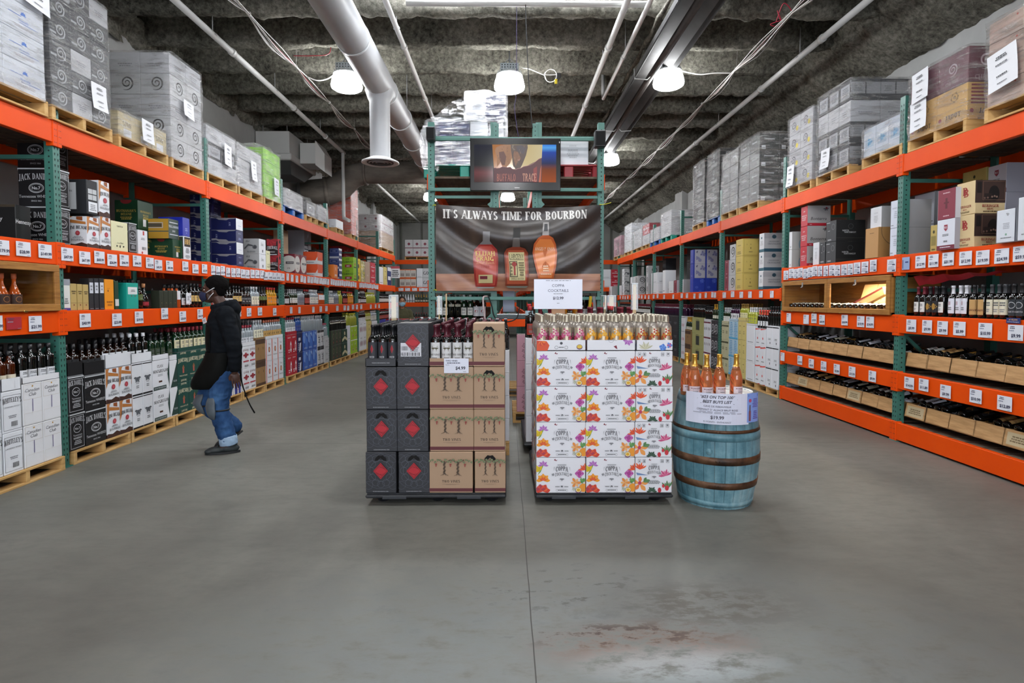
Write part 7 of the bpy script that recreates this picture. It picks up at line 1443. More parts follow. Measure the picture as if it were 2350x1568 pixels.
def wrapsheet(name, px0, px1, py0, py1, items, col, label):
    a0 = math.asin(max(-1, min(1, (ony(px0, 940, 3.96)[0]-BXC)/.30))); a1 = math.asin(max(-1, min(1, (ony(px1, 940, 4.0)[0]-BXC)/.30))); zt = ony(1650, py0, 3.95)[1]; zb = ony(1650, py1, 3.95)[1]; R = .325; Wd = R*(a1-a0); mid = (a0+a1)/2
    m = MB(); n = 14
    for i in range(n): xx = -Wd/2+Wd*i/n; m.add([(xx, 0, 0), (xx+Wd/n, 0, 0), (xx+Wd/n, 0, zt-zb), (xx, 0, zt-zb)], [(0, 1, 2, 3)], col)
    art(m, (-Wd/2, 0, 0), (Wd, 0, 0), (0, 0, zt-zb), items); bend(m, R); m.v = [(x, y, z) for x, y, z in m.v]
    o = m.build(name, None, (BXC, BYC, zb), mid); props(o, label, 'sign'); return o
wrapsheet('barrel_sign', 1593.5, 1707.5, 903, 974, [('t', .5, .88, .13, '*#23 ON TOP 100*', '33323e', 'bk'), ('r', .2, .81, .8, .82, '33323e'), ('t', .5, .73, .13, 'BEST BUYS LIST', '33323e', 'bk'), ('r', .25, .66, .75, .67, '33323e'), ('t', .5, .58, .085, 'CAVE DE RIBEAUVILLE', '4a4a58'), ('t', .5, .47, .085, "CREMANT D' ALSACE BRUT ROSE", '4a4a58'), ('l', .05, .34, .95, .42, 2, '9a9ca8'), ('t', .5, .23, .15, '$19.99', '4a4a58', 'b'), ('t', .5, .08, .075, '93 POINTS - ENTHUSIAST', '5a5a66')], mt('d3d6e6/.22'), 'white sign reading BEST BUYS LIST wrapped round the barrel')
wrapsheet('barrel_card', 1709, 1734, 903, 970, [('r', .1, .88, .9, .96, '2a4a9a'), fine(.4, .5, .95, .82, 6, '5a4a9a'), fine(.4, .1, .95, .4, 5, '5a4a9a'), ('r', .12, .05, .28, .4, '7a4a5a'), ('r', .16, .4, .24, .6, '5a4a3a'), ('c', .2, .75, .06, 'b04a6a')], mt('7f9cdc/.25'), 'blue information card beside the white sign on the barrel')

# ------------------------------------------------------------------ more pallets down the middle
def block(x0, x1, y0, y1, z0, z1_, nx, nz, k, zone, label_col='', d=None, side='x'):
    d = d or (y1-y0)
    for i in range(nx):
        for r in range(nz):
            w = (x1-x0)/nx; put_carton(k, w-.005, d, (z1_-z0)/nz-.002, (x0+w*(i+.5), y0+d/2, z0+(z1_-z0)/nz*r+.001), 0, zone, r, nz)
pallet((-.47, 6.0, 0), 0, 1.0, 1.15, 'wooden pallet behind the charcoal and kraft display', group='centre floor pallets')
X_ = ony(1169, 850, 5.46)[0]; zt5 = ony(1165, 804, 5.46)[1]
block(X_-.33, X_, 5.46, 6.3, .131, zt5, 1, 4, 'pln', 'behind kraft display')
block(X_-1.0, X_-.34, 5.46, 6.3, .131, zt5, 2, 4, 'crm', 'behind charcoal display')
for i in range(12):
    for j in range(5): put_bottle(('winr', 'winz', 'wing', 'winz', 'wingr')[(i//3+j) % 5], (X_-.95+i*.083, 5.52+j*.15, zt5+.0), 0, 'on pallet cartons behind the front display', group='bottles behind the front display')
plastic_pallet(ony(1206, 900, 5.5)[0]-.02, 1.25, 5.45, 1.1, 'black plastic pallet under white cartons beyond the gap')
xa = ony(1206, 850, 5.47)[0]
tops = ony(1210, 776, 5.47)[1]; block(xa, xa+.32, 5.47, 5.8, .119, tops, 1, 4, 'pln', 'beyond the gap by cocktails'); block(xa+.33, 1.2, 5.47, 5.8, .119, tops, 2, 4, 'pln', 'behind cocktail display')
for i in range(11):
    for j in range(3): put_bottle('winr' if i % 4 else 'redb', (xa+.05+i*.1, 5.52+j*.09, tops), 0, 'on white cartons behind the cocktail display', group='bottles behind cocktail display')
B['rcap'] = ('bord', 'dark', 'b01c30', 'a6c0cc', [('c', .5, .5, .2, K)], (.66, .8), 'wine_bottle', 'wine bottle with red cap and pale blue neck label')
put_bottle('rcap', (ony(1216, 760, 5.40)[0], 5.55, tops+.001), 0, 'alone beside the pink shaker bottles', scale=1.1)
xp = ony(1186, 850, 6.85)[0]; zpk = ony(1190, 770, 6.85)[1]
pallet((xp+.3, 7.3, 0), 0, .7, .85, 'wooden pallet under dusty pink cartons in the gap', group='centre floor pallets')
block(xp, xp+.3, 6.9, 7.25, .131, zpk, 1, 3, 'pnk', 'seen through the gap')
pallet((.02, 9.2, 0), 0, .4, .8, 'wooden pallet far back in the gap', group='centre floor pallets'); block(-.15, .05, 8.9, 9.3, .131, 1.0, 1, 5, 'crm', 'far back in gap')
block(-.13, .12, 8.0, 8.3, 1.02-.5, 1.14, 1, 2, 'oj', 'above pallet in gap') if False else None

# ------------------------------------------------------------------ end frame with television and banner
EY = 6.98
rack(-.955, 1, EY, 5, lambda k: [(3.05, .15), (1.28, .13), (1.75, .1)], .84, 'green and orange centre rack behind the kraft display', h=3.68)
rack(-1.20, -1, EY, 5, lambda k: [(3.05, .15), (1.28, .13), (1.75, .1)], .84, 'green and orange centre rack behind the cocktail display', h=3.68)
o = empty('end_frame', (.12, EY-.06, 0)); props(o, 'green cross bars joining the two centre rack ends', 'frame'); m_ = []
for py in (320, 436, 685): z = ony(1180, py, EY-.07)[1]; m = MB(); m.cbox((-1.05, -.035, z-.02), (1.05, .0, z+.02), GREEN, .003); m.build('cross_bar', o)
for px in (1138, 1228):
    m = MB(); x = ony(px, 450, EY-.05)[0]-.12; m.cbox((x-.036, 0.0, 2.4), (x+.036, .02, ony(px, 287, EY)[1]), GREEN, .003)
    for k in range(24): m.add([(x+.007*cos(q*pi/3), -.001, 2.45+k*.0508+.007*sin(q*pi/3)) for q in range(6)], [tuple(range(6))], mt('16211f/.9'))
    m.build('tall_strut', o)
for (a, b) in (((1112, 742), (1140, 712)), ((1240, 700), (1262, 730)), ((1122, 474), (1138, 460)), ((1232, 458), (1246, 474))):
    xa_, za = ony(*a, EY); xb_, zb2 = ony(*b, EY); m = MB(); m.bar((xa_-.12, .03, za), (xb_-.12, .03, zb2), .03, .05, GREEN); m.build('corner_brace', o)
xa_, za = ony(1138, 733, EY); xb_, zb2 = ony(1216, 750, EY); m = MB(); m.cbox((xa_, EY-.02, zb2), (xb_+.1, EY+.02, za), ORANGE, .004); props(m.build('cross_beam', None), 'short orange cross beam between the centre racks', 'beam')
xa_, za = ony(1146, 722, EY+.1); xb_, zb2 = ony(1212, 732, EY+.1); m = MB(); m.cbox((xa_-.05, EY+.03, zb2), (xb_+.12, EY+.5, za), mt('3f4a4c/.4/.5'), .004); props(m.build('steel_shelf', None), 'grey steel shelf above the short orange cross beam', 'shelf')
m = MB(); xa_, za = ony(1154, 668, 7.3); xb_, zb2 = ony(1181, 716, 7.3); m.cbox((xa_, 7.3, zb2), (xb_, 7.31, za+.2), mt('9aa6bc/.4')); props(m.build('blank_board', None), 'pale blank panel standing between the centre racks', 'board')
# television
TY = EY-.16
x0, z1_ = ony(1078.5, 316.5, TY); x1, z0_ = ony(1286.5, 438, TY); tx = (x0+x1)/2
root = empty('television', (tx, TY, z0_)); props(root, 'black flat television showing a bison bourbon label', 'television'); tw, th = x1-x0, z1_-z0_
BEZ = mt('0c0d0f/.18'); m = MB(); m.cbox((-tw/2, .0, 0), (tw/2, .05, th), BEZ, .006); m.cbox((-tw/2*.8, .05, .1), (tw/2*.8, .085, th-.1), mt('111214'), .01); m.build('casing', root)
def em(c, p=.9): return emit('screen_'+c, c, p)
def grad(name, stops, axis='Z', p=.9, z0=0, z1=1):
    m, nt, b, N, Lk = nodemat(name); tc = N('ShaderNodeTexCoord'); sp = N('ShaderNodeSeparateXYZ'); Lk(tc.outputs['Object'], sp.inputs[0]); mr = N('ShaderNodeMapRange'); mr.inputs['From Min'].default_value = z0; mr.inputs['From Max'].default_value = z1; Lk(sp.outputs[axis], mr.inputs['Value'])
    r = ramp(N, stops); Lk(mr.outputs['Result'], r.inputs['Fac']); b.inputs['Base Color'].default_value = (.01, .01, .01, 1); b.inputs['Roughness'].default_value = .12; Lk(r.outputs['Color'], b.inputs['Emission Color']); b.inputs['Emission Strength'].default_value = p; return m
def sc(x, y): return ((x-20)/2245.0, (1352-y)/990.0)
sw_, sh_ = tw*.905, th*.715; sx0, sz0 = -tw/2+tw*.045, th*.16
m = MB(); o0 = (sx0, -.0005, sz0); U = (sw_, 0, 0); V = (0, 0, sh_)
pg = lambda pts, mat: ('p', [sc(*p) for p in pts], mat)
edge = [(555, 985), (590, 975), (640, 990), (720, 985), (790, 950), (860, 955), (940, 970), (1010, 960), (1060, 1005), (1150, 1025), (1200, 1005), (1300, 985), (1370, 945), (1480, 925), (1560, 900), (1640, 860), (1720, 800), (1790, 745), (1865, 715)]
lab = em('d8c48c', .75)
items = [pg([(20, 1352), (545, 1352), (520, 362), (20, 362)], grad('screen_left', [(0, '3a1a18'), (.25, '6a3438'), (.45, '1a1c20'), (1, '14162a')], z0=sz0, z1=sz0+sh_)),
         pg([(1780, 1352), (2265, 1352), (2265, 362), (1880, 362)], grad('screen_right', [(0, 'a04a14'), (.35, '7a3c20'), (.5, '2c3458'), (.8, '2a4aa8'), (.92, '58a8f0'), (1, '3a80e0')], z0=sz0, z1=sz0+sh_)),
         pg([(515, 362), (1890, 362), (1870, 720), (1300, 1000), (560, 1000)], grad('screen_label', [(0, 'b07840'), (.25, 'b9703a'), (.5, 'cfb474'), (1, 'dccca0')], 'X', .8, sx0+sw_*.2, sx0+sw_*.8)),
         pg([(620, 440), (760, 380), (930, 362), (1060, 362), (1060, 700), (1000, 860), (900, 960), (790, 940), (740, 820), (640, 960), (640, 700), (590, 520)], em('a8744a', .75)),
         pg([(700, 560), (830, 540), (900, 680), (860, 900), (790, 900), (720, 760)], em('6c3c2c', .7)), pg([(900, 420), (1010, 370), (1020, 620), (960, 860), (900, 700)], em('b07848', .6)),
         pg([(1020, 370), (1480, 365), (1485, 450), (1440, 640), (1390, 760), (1330, 900), (1280, 985), (1150, 1005), (1080, 900), (1060, 700), (1030, 520)], em('5c463c', .7)),
         pg([(1060, 375), (1110, 375), (1090, 440), (1150, 500), (1120, 520), (1050, 450)], em('8c7866', .6)), pg([(1120, 520), (1220, 560), (1290, 700), (1290, 760), (1210, 800), (1160, 940), (1110, 800), (1090, 640)], em('9c6a48', .6)), pg([(1200, 760), (1270, 730), (1260, 790), (1215, 790)], em('c48a78', .6)), pg([(1160, 420), (1300, 380), (1440, 450), (1380, 620), (1230, 560)], em('5a4e52', .6)),
         pg([(555, 985), (560, 1352), (1790, 1352), (1865, 715)]+edge[::-1][1:-1], em('581820', .7)) ,
         pg([(1640, 1000), (1740, 930), (1740, 1352), (1640, 1352)], em('962820', .7)), pg([(1790, 1352), (1840, 1352), (1860, 900), (1830, 1000)], em('d06030', .7))]
fr_ = random.Random(3)
for q in range(90):
    hx = q % 3; x = fr_.uniform(*((640, 980), (1050, 1440), (1080, 1300))[hx]); y = fr_.uniform(*((400, 920), (380, 640), (600, 960))[hx]); L = fr_.uniform(30, 75); dx_ = fr_.uniform(-18, 18); wd_ = fr_.uniform(5, 11)
    items.insert(11, pg([(x, y), (x+wd_, y), (x+dx_+wd_*.4, y+L)], em(fr_.choice(('3c2820', '8a6248', 'b08a64', '55413a', '6c4a38')), .7)))
for a, b in zip(edge, edge[1:]): items.append(pg([(a[0], a[1]-9), (b[0], b[1]-9), (b[0], b[1]+3), (a[0], a[1]+3)], em('d09c90', .7)))
# the torn red field is not convex: lay it as strips instead
items[101] = ('r', 0, 0, 0.001, .001, em('581820', .7))
for a, b in zip(edge, edge[1:]): items.insert(102, pg([(a[0], 1352), (b[0], 1352), b, a], em('581820', .7)))
items += [('t', (640+1160)/2/2245-.01, .12, .27, 'BUFFALO', em('c4705c', .7), 'nx', 0, .23), ('t', .675, .125, .29, 'TRACE', em('d89c80', .8), 'nx', 0, .17)]
m.box((sx0, -.0008, sz0), (sx0+sw_, .002, sz0+sh_), em('100c10', .4)); art(m, (sx0, -.001, sz0), U, V, items, 0); m.v = [(x, -.001+(y+.001)*.12, z) if y < -.001 else (x, y, z) for x, y, z in m.v]; m.build('screen', root)
m = MB(); m.box((tw/2-.02, -.0012, th-.06), (tw/2-.012, 0, th-.04), mt('c9c9c9')); m.box((-.01, -.0012, .03), (.05, 0, .04), mt('c9c9c9')); m.build('badge', root)
cable('black_cable', [(ony(1205, 0, 6.9)[0], 6.9, 5.3), (ony(1209, 120, 6.9)[0], 6.9, 4.6), (ony(1215, 230, 6.92)[0], 6.9, 4.0), (ony(1222, 300, 6.9)[0], 6.92, 3.6)], .006, '16161a', 'thin black cable dropping from ceiling to the television')
cable('violet_cable', [(ony(1186, 0, 6.9)[0], 6.95, 5.3), (ony(1185, 200, 6.9)[0], 6.95, 4.1), (ony(1181, 260, 6.9)[0], 6.95, 3.85), (ony(1190, 315, 6.9)[0], 6.95, 3.5)], .0035, '3a2a5a', 'very thin violet cable dropping behind the television')
for (px0, px1, py0, py1, w_) in ((978, 997, 290, 321, 'on the charcoal-display side post'), (1366, 1390, 298, 336, 'on the barrel side post')):
    x0_, zt_1 = ony(px0, py0, EY-.2); x1_, zb_1 = ony(px1, py1, EY-.2); r = empty('loudspeaker', ((x0_+x1_)/2, EY-.2, zb_1)); hw = (x1_-x0_)/2; hh = zt_1-zb_1
    m = MB(); m.cbox((-hw, 0, 0), (hw, .12, hh), mt('141517/.5'), .008); m.build('cabinet', r); m = MB(); m.cbox((-hw*.85, -.006, hh*.08), (hw*.85, 0, hh*.92), mt('0b0b0c/.9'), .003); m.build('grille', r); props(r, 'small black loudspeaker '+w_, 'speaker')

# banner
BY = EY-.13
bx0, bz1 = ony(1000, 470, BY); bx1, bz0 = ony(1377, 668, BY); bw, bh_ = bx1-bx0, bz1-bz0
def fold(u, v):
    c = 1-(2*u-1)**2; q = v+.42*c; e = max(0, 1-abs(v-.62+.2*c)*1.3)
    return .042*sin(q*13.5)*(.35+.65*e)*(.4+c*.6) + .012*sin(u*21+v*3)*(1-v)+.01*sin(u*9)
def bpos(x, z): u, v = (x)/bw, z/bh_; return (x+.008*sin(v*9)*(1-abs(2*u-1)), -fold(u, v), z-.035*(1-(2*u-1)**2)*v**3)
def subdivide(mb, step, keep):
    """cut the printed shapes on a grid so that they follow the folds"""
    bm = bmesh.new(); vs = [bm.verts.new(p) for p in mb.v]
    for f, i in zip(mb.f, mb.mi):
        try: q = bm.faces.new([vs[j] for j in f]); q.material_index = i
        except ValueError: pass
    bmesh.ops.remove_doubles(bm, verts=bm.verts, dist=1e-5)
    for ax, L in ((0, bw), (2, bh_)):
        for k in range(1, int(L/step)+1):
            co = Vector((0, 0, 0)); no = Vector((0, 0, 0)); co[ax] = k*step; no[ax] = 1
            bmesh.ops.bisect_plane(bm, geom=bm.verts[:]+bm.edges[:]+bm.faces[:], plane_co=co, plane_no=no)
    for v in bm.verts: x, y, z = v.co; p = bpos(x, z); v.co = (p[0], p[1]+y*4, p[2])
    bmesh.ops.remove_doubles(bm, verts=bm.verts, dist=1e-5); me = bpy.data.meshes.new('banner'); bm.to_mesh(me); bm.free()
    for m in mb.mats: me.materials.append(m)
    return me
PLNK = noisy('printed_dark_planks', [(.25, '1c1614'), (.5, '2e241f'), (.75, '43352c')], 3.5, (1, 1, .12), rough=.34, bump=.0)
TBL = noisy('printed_table_top', [(.25, '6a4232'), (.5, '94644c'), (.75, 'b08060')], 3.2, (.35, 1, 4), rough=.34, bump=0)
m = MB(); ng = 60
for i in range(ng):
    for j in range(30):
        xa_, xb_, za, zb2 = bw*i/ng, bw*(i+1)/ng, bh_*j/30, bh_*(j+1)/30; m.add([(xa_, 0, za), (xb_, 0, za), (xb_, 0, zb2), (xa_, 0, zb2)], [(0, 1, 2, 3)], PLNK if j > 5 else TBL, True)
def buv(px, py): return ((px-1000)/377, (668-py)/198)
def shp(pts, mat): return ('p', [buv(*p) for p in pts], mat)
gl = '.3'
it = [('t', .480, .90, .145, "IT'S ALWAYS TIME FOR BOURBON", 'd6d4d0/.35', 'Sx', 0, .87),
      shp([(1100, 560), (1108, 552), (1108, 530), (1124, 530), (1124, 552), (1130, 560)], '6c6a6a/'+gl), shp([(1090, 658), (1087, 640), (1085, 590), (1088, 572), (1100, 560), (1130, 560), (1141, 572), (1143, 590), (1140, 640), (1138, 658)], '8c2c28/'+gl), shp([(1094, 655), (1091, 636), (1089, 592), (1093, 576), (1103, 564), (1127, 564), (1137, 576), (1139, 592), (1136, 636), (1134, 655)], 'a8453a/'+gl),
      ('t', *buv(1113, 581), .075, 'ELIJAH', 'd8c070', 's'), ('t', *buv(1112, 593), .075, 'CRAIG', 'd8c070', 's'), ('t', *buv(1113, 603), .045, 'Small Batch', 'd8a080', 'k'), ('t', *buv(1113, 612), .05, '1789', '8c2c28', ''), shp([(1097, 650), (1097, 631), (1129, 631), (1129, 650)], 'b9ac7c'), shp([(1100, 641), (1100, 634), (1117, 634), (1117, 641)], '6a2030'), shp([(1092, 659), (1134, 659), (1130, 662), (1096, 662)], '8c8a86'),
      shp([(1177, 520), (1193, 520), (1193, 545), (1177, 545)], '1a1816'), shp([(1178, 545), (1192, 545), (1194, 566), (1176, 566)], '56504c/'+gl), shp([(1158, 656), (1157, 580), (1163, 570), (1176, 566), (1194, 566), (1206, 570), (1212, 580), (1210, 656)], '7a3420/'+gl), shp([(1162, 652), (1161, 584), (1168, 573), (1201, 573), (1208, 584), (1206, 652)], 'a04c30/'+gl),
      shp([(1167, 644), (1167, 578), (1203, 578), (1203, 644)], 'c2b888'), ('t', *buv(1185, 588), .085, 'LARCENY', '1c1a14', 'nx', 0, .088), ('r', *buv(1169, 596), *buv(1201, 595), '3a3424'), ('fr', *buv(1168, 636), *buv(1186, 599), .008, '3a3424'), ('c', *buv(1179, 606), .028, '8c2c28'), shp([(1177, 632), (1181, 632), (1181, 606), (1177, 606)], '8c2c28'), ('l', *buv(1188, 634), *buv(1202, 600), 6, '5c5438'), ('l', *buv(1169, 634), *buv(1175, 602), 4, '5c5438'), ('t', *buv(1185, 640), .032, 'SMALL BATCH', '3a3424', 'nx', 0, .075), shp([(1160, 657), (1210, 657), (1206, 661), (1164, 661)], '6f7268'),
      shp([(1243, 540), (1244, 508), (1257, 508), (1258, 540)], '8a8684/'+gl), shp([(1246, 530), (1247, 512), (1254, 512), (1255, 530)], '3a3a3c'), shp([(1232, 640), (1226, 610), (1222, 580), (1225, 560), (1234, 546), (1243, 540), (1258, 540), (1268, 546), (1275, 560), (1278, 580), (1274, 610), (1267, 640)], 'b0562a/'+gl), shp([(1236, 638), (1230, 608), (1226, 580), (1229, 562), (1238, 549), (1263, 549), (1271, 562), (1274, 580), (1270, 608), (1263, 638)], 'd0793c/'+gl),
      ('t', *buv(1250, 571), .05, "ANGEL'S ENVY", 'e4d0bc', 'nx', 0, .12), ('f', *buv(1250, 600), .09, 3, 'b8602c', 'a8541f', 240, 60, .12), ('f', *buv(1250, 590), .11, 2, 'b8602c', 'b8602c', 80, 20, .12), ('l', *buv(1240, 625), *buv(1260, 609), 3, 'e4c8a8'), ('l', *buv(1236, 632), *buv(1264, 628), 1, 'e4c8a8')]
art(m, (0, 0, 0), (bw, 0, 0), (0, 0, bh_), it)
o = link('banner', subdivide(m, .04, 0), (bx0, BY, bz0)); props(o, "wrinkled bourbon banner with three printed bottles tied to the centre frame", 'banner'); o.data.polygons.foreach_set('use_smooth', [True]*len(o.data.polygons))
for i, (px, py, dx) in enumerate(((999, 471, -.04), (1377, 470, .14), (1001, 666, -.04), (1376, 666, -.03))):
    x, z = ony(px, py, BY); m = MB(); m.tube([(0, 0, 0), (dx*.5, .02, .01), (dx, .03, .03 if dx > .1 else -.01)], .004, mt('c9c81c/.5'), 6); m.tube([(0, -.01, -.008), (.008, -.01, 0), (0, -.01, .008), (-.008, -.01, 0), (0, -.01, -.008)], .003, mt('c9c81c/.5'), 6)
    props(m.build('cable_tie', None, (x, BY, z)), f'yellow plastic tie at the {["upper left", "upper right", "lower left", "lower right"][i]} corner of the banner', 'tie')

# goods on the centre racks
zc3 = 3.051
def cload(x0, x1, y0, d, z0, z1_, designs, nx, nz, label, film=True, ragged=0, pal=None, plab=''):
    z = z0
    if pal: pallet(((x0+x1)/2, y0+d/2, z0), 0, x1-x0, d, plab, pal, True, .14, 'plastic pallets on the centre racks'); z = z0+.14
    o = empty('wrapped_pallet_load', ((x0+x1)/2, y0+d/2, z)); props(o, label, 'pallet load'); w = x1-x0-.03; h = z1_-z
    for k in range(nz):
        for i in range(nx):
            ds = designs[k % len(designs)]; ds = ds if isinstance(ds, str) else ds[i % len(ds)]
            c = link('carton', carton_mesh(ds, w/nx-.003, d*.9, h/nz-.002), (-w/2+w/nx*(i+.5), 0, k*h/nz), 0, o)
    if film: link('stretch_film', film_shell(w+.02, d*.95, h+.02, len(label), ragged), (0, 0, 0), 0, o)
    return o
xq0 = ony(988, 370, 7.15)[0]
yL = 7.12
pallet((ony(1075, 370, yL)[0]-.05, yL+.45, zc3), 0, .95, .85, 'teal plastic pallet at the end of centre rack beside the television', TEALP, True, .17, 'plastic pallets on the centre racks')
xq1 = ony(1163, 300, yL)[0]; zq = zc3+.17; zm = ony(1065, 276, yL)[1]; zt6 = ony(1100, 212, yL)[1]
cload(-.92, xq1, yL+.02, .8, zq, zm, [['nav', 'nav', 'pln', 'wbk']], 4, 2, 'wrapped navy and white cartons with trailing film beside the television', ragged=.05)
cload(ony(1064, 240, yL)[0], xq1, yL+.04, .7, zm+.02, zt6, [['pln', 'nav']], 2, 1, 'wrapped carton with white label on top of the navy cartons', ragged=.06)
m = MB(); vs = []; fs = []; n1, n2 = 14, 8
pA = [ony(1064, 222, 7.1), ony(1035, 235, 7.1), ony(1005, 262, 7.1), ony(975, 275, 7.08), ony(964, 300, 7.06), ony(960, 340, 7.05), ony(968, 385, 7.05)]
for i in range(n1+1):
    t = i/n1*(len(pA)-1.001); a = pA[int(t)]; b = pA[int(t)+1]; f = t-int(t); x = a[0]+(b[0]-a[0])*f; z = a[1]+(b[1]-a[1])*f
    for j in range(n2+1):
        s_ = j/n2; q = noise.noise(Vector((i*.7, j*.9, 0)))*.03; tx2, tz2 = (-.2 if i < 7 else -.84), (zm-.0 if i < 6 else z-.02); vs.append((x+(tx2-x)*s_+q, 7.1+.05*s_+q*1.5, z+(min(tz2, z)-z)*s_*.9+q))
for i in range(n1):
    for j in range(n2): a = i*(n2+1)+j; fs.append((a, a+1, a+n2+2, a+n2+1))
m.add(vs, fs, WRAP, True); props(m.build('loose_film', None), 'loose crumpled sheet of clear film hanging off the navy cartons', 'plastic film')
xr0, xr1 = ony(1290, 340, yL)[0]-.35, ony(1355, 340, yL)[0]
pallet(((.42+1.16)/2, yL+.45, zc3), 0, .76, .85, 'dark red plastic pallet at the end of centre rack', REDP, True, .17, 'plastic pallets on the centre racks')
cload(ony(1205, 340, yL)[0], xr1, yL+.02, .75, zc3+.17, ony(1300, 315, yL)[1], [['cri', 'wht']], 2, 1, 'stack of white flat packs behind the television, barrel side', film=False)
for i, (x_, c_) in enumerate(((-.5, 'crm'), (.75, 'pnk'), (-.55, 'brn'), (.8, 'wht'))):
    yy = (8.2, 8.2, 11, 11)[i]; pallet((x_, yy+.5, zc3), 0, .75, .9, f'wooden pallet on top of the centre rack, {ORD[i]} from the front', group='pallets on top of centre racks')
zz = 1.751
for i in range(3): put_carton(('brn', 'pnk', 'mar')[i], .26, .3, .3, (-.75+.27*i, 7.5, zz), 0, 'centre rack behind banner', 0, 1)
for i in range(2): put_carton(('pnk', 'rs')[i], .33, .3, .5, (.6+.35*i, 7.45, zz+.0), 0, 'centre rack behind banner, barrel side', 0, 1)
for x0_, lab_ in ((-.86, 'kraft display side'), (.5, 'barrel side')):
    for i in range(8):
        for j in range(3):
            put_bottle(('wingr', 'olb', 'wingr', 'jbb', 'winz')[(i//2+j) % 5] if x0_ < 0 else ('winr', 'goldb', 'drkw')[(i//3) % 3], (x0_+.08*i, 7.2+.13*j, 1.281), 0, f'shelf under banner, {lab_}', group='bottles under the banner '+lab_)
def stake(px0, px1, pyt, pyb, Y, label, sleeve=True, lean=0, zf=1.0):
    x0_, zt_1 = ony(px0, pyt, Y); x1_, zb_1 = ony(px1, pyb, Y); r = empty('sign_stake', ((x0_+x1_)/2, Y, zb_1)); hw = (x1_-x0_)/2; hh = zt_1-zb_1
    m = MB(); m.bar((0, 0, zf-zb_1), (lean*hh, 0, hh*.96), hw*(1.0 if sleeve else 1.7), .012, mt('c6ac84/.6')); m.build('wooden_stick', r)
    if sleeve:
        m = MB(); 
        for a_ in (-1, 1): m.cbox((a_*hw-.002, -.015, hh*.15), (a_*hw+.002, .015, hh), mt('8d9194/.2'))
        m.cbox((-hw, -.015, hh-.01), (hw, .015, hh), mt('a9adb0/.2')); m.box((-hw, -.016, hh*.15), (hw, -.014, hh), PANE); m.build('clear_sleeve', r)
    props(r, label, 'sign holder'); return r
stake(893, 915, 677, 765, 5.0, 'tall clear sign sleeve on a pale stick behind the charcoal cartons', zf=zs[3]+.008)
stake(1003, 1015, 680, 735, 5.4, 'pale wooden stick with small sleeve behind burgundy caps', lean=-.03, zf=zt5+.002)
stake(1021, 1026, 672, 722, 5.5, 'thin pale wooden stick beside the sleeved stick', False, .02, zf=zt5+.002)
stake(1379, 1391, 678, 722, 5.6, 'leaning sign stick behind the orange shaker bottles', lean=.1, zf=tops+.002)
stake(1393, 1413, 678, 722, 5.7, 'sleeved sign stick, second behind the orange shaker bottles', zf=tops+.002)
stake(1449, 1463, 650, 722, 4.78, 'tallest sleeved sign stick behind the gold shaker bottles', zf=zc[4]+.008)
cable('twisted_cord', [ony(1119, 679, 6.87)[0:1]+(6.87, 1.56), (ony(1110, 682, 6.8)[0], 6.79, 1.55), (ony(1109, 695, 6.8)[0], 6.78, 1.48), (ony(1112, 720, 6.8)[0], 6.78, 1.34), (ony(1114, 742, 6.8)[0], 6.78, 1.2)], .011, 'b9a8a8', 'pink and white twisted cord hanging under the banner')
cable('black_cable', [(ony(1120, 678, 6.8)[0], 6.8, 1.57), (ony(1128, 700, 6.8)[0], 6.82, 1.45), (ony(1136, 728, 6.8)[0], 6.84, 1.3), (ony(1160, 737, 6.8)[0], 6.84, 1.25), (ony(1185, 730, 6.8)[0], 6.84, 1.29), (ony(1192, 705, 6.8)[0], 6.84, 1.42)], .008, '151518', 'loose black cable looping under the banner')
def ladder():
    o = empty('step_ladder', (ony(1350, 720, 6.6)[0], 6.7, 0)); props(o, 'yellow ladder rail with black lettering behind the white sign', 'ladder')
    m = MB(); m.bar((-.1, 0, .0), (.05, .05, 1.56), .018, .03, mt('b89a1c/.5')); m.build('rail', o); m = MB(); m.bar((.2, .0, 0), (.09, .05, 1.56), .018, .03, mt('8d8f91/.4/.6')); m.build('rail', o)
    m = MB()
    for k in range(5): z = .28+k*.28; t = z/1.62; m.cbox((-.1+.15*t, -.02, z-.012), (.2-.11*t, .06, z+.012), mt('9a9c9e/.4/.6'))
    m.build('rung', o)
ladder()

# ------------------------------------------------------------------ cross rack at the far end
r = empty('pallet_rack', (-5.1, 22.6, 0)); props(r, 'far cross rack with orange beams closing the left aisle', 'rack')
pm = MB(); pm.box((-.04, 0, 0), (.04, .08, 4.1), GREEN)
for k in range(60): pm.add([(.01*cos(q*pi/2), -.001, .1+k*.066+.01*sin(q*pi/2)) for q in range(4)], [(0, 1, 2, 3)], mt('16211f/.9'))
pm = pm.mesh('upright_post'); bmsh = MB(); bmsh.cbox((0, -.01, -.17), (2.55, .04, 0), ORANGE, .004); bmsh = bmsh.mesh('beam'); dk = MB(); dk.box((0, .03, -.04), (2.55, 1.0, -.005), DECK); dk = dk.mesh('deck')
for k in range(5): link('upright_post', pm, (k*2.58, 0, 0), 0, r); link('upright_post', pm, (k*2.58, 1.0, 0), 0, r)
for k in range(4):
    for z in (3.12, 2.03, 1.42, .7): link('beam', bmsh, (k*2.58+.02, 0, z), 0, r); link('deck', dk, (k*2.58+.02, 0, z), 0, r)
FYR = 22.62
def frow(x0, x1, n, k, z, rows, h, zone):
    w = (x1-x0)/n
    for i in range(n):
        for q in range(rows): put_carton(k if isinstance(k, str) else k[i % len(k)], w-.01, .4, h-.005, (x0+w*(i+.5), FYR+.22, z+q*h), 0, zone, q, rows)
xg = lambda p: ony(p, 690, FYR)[0]
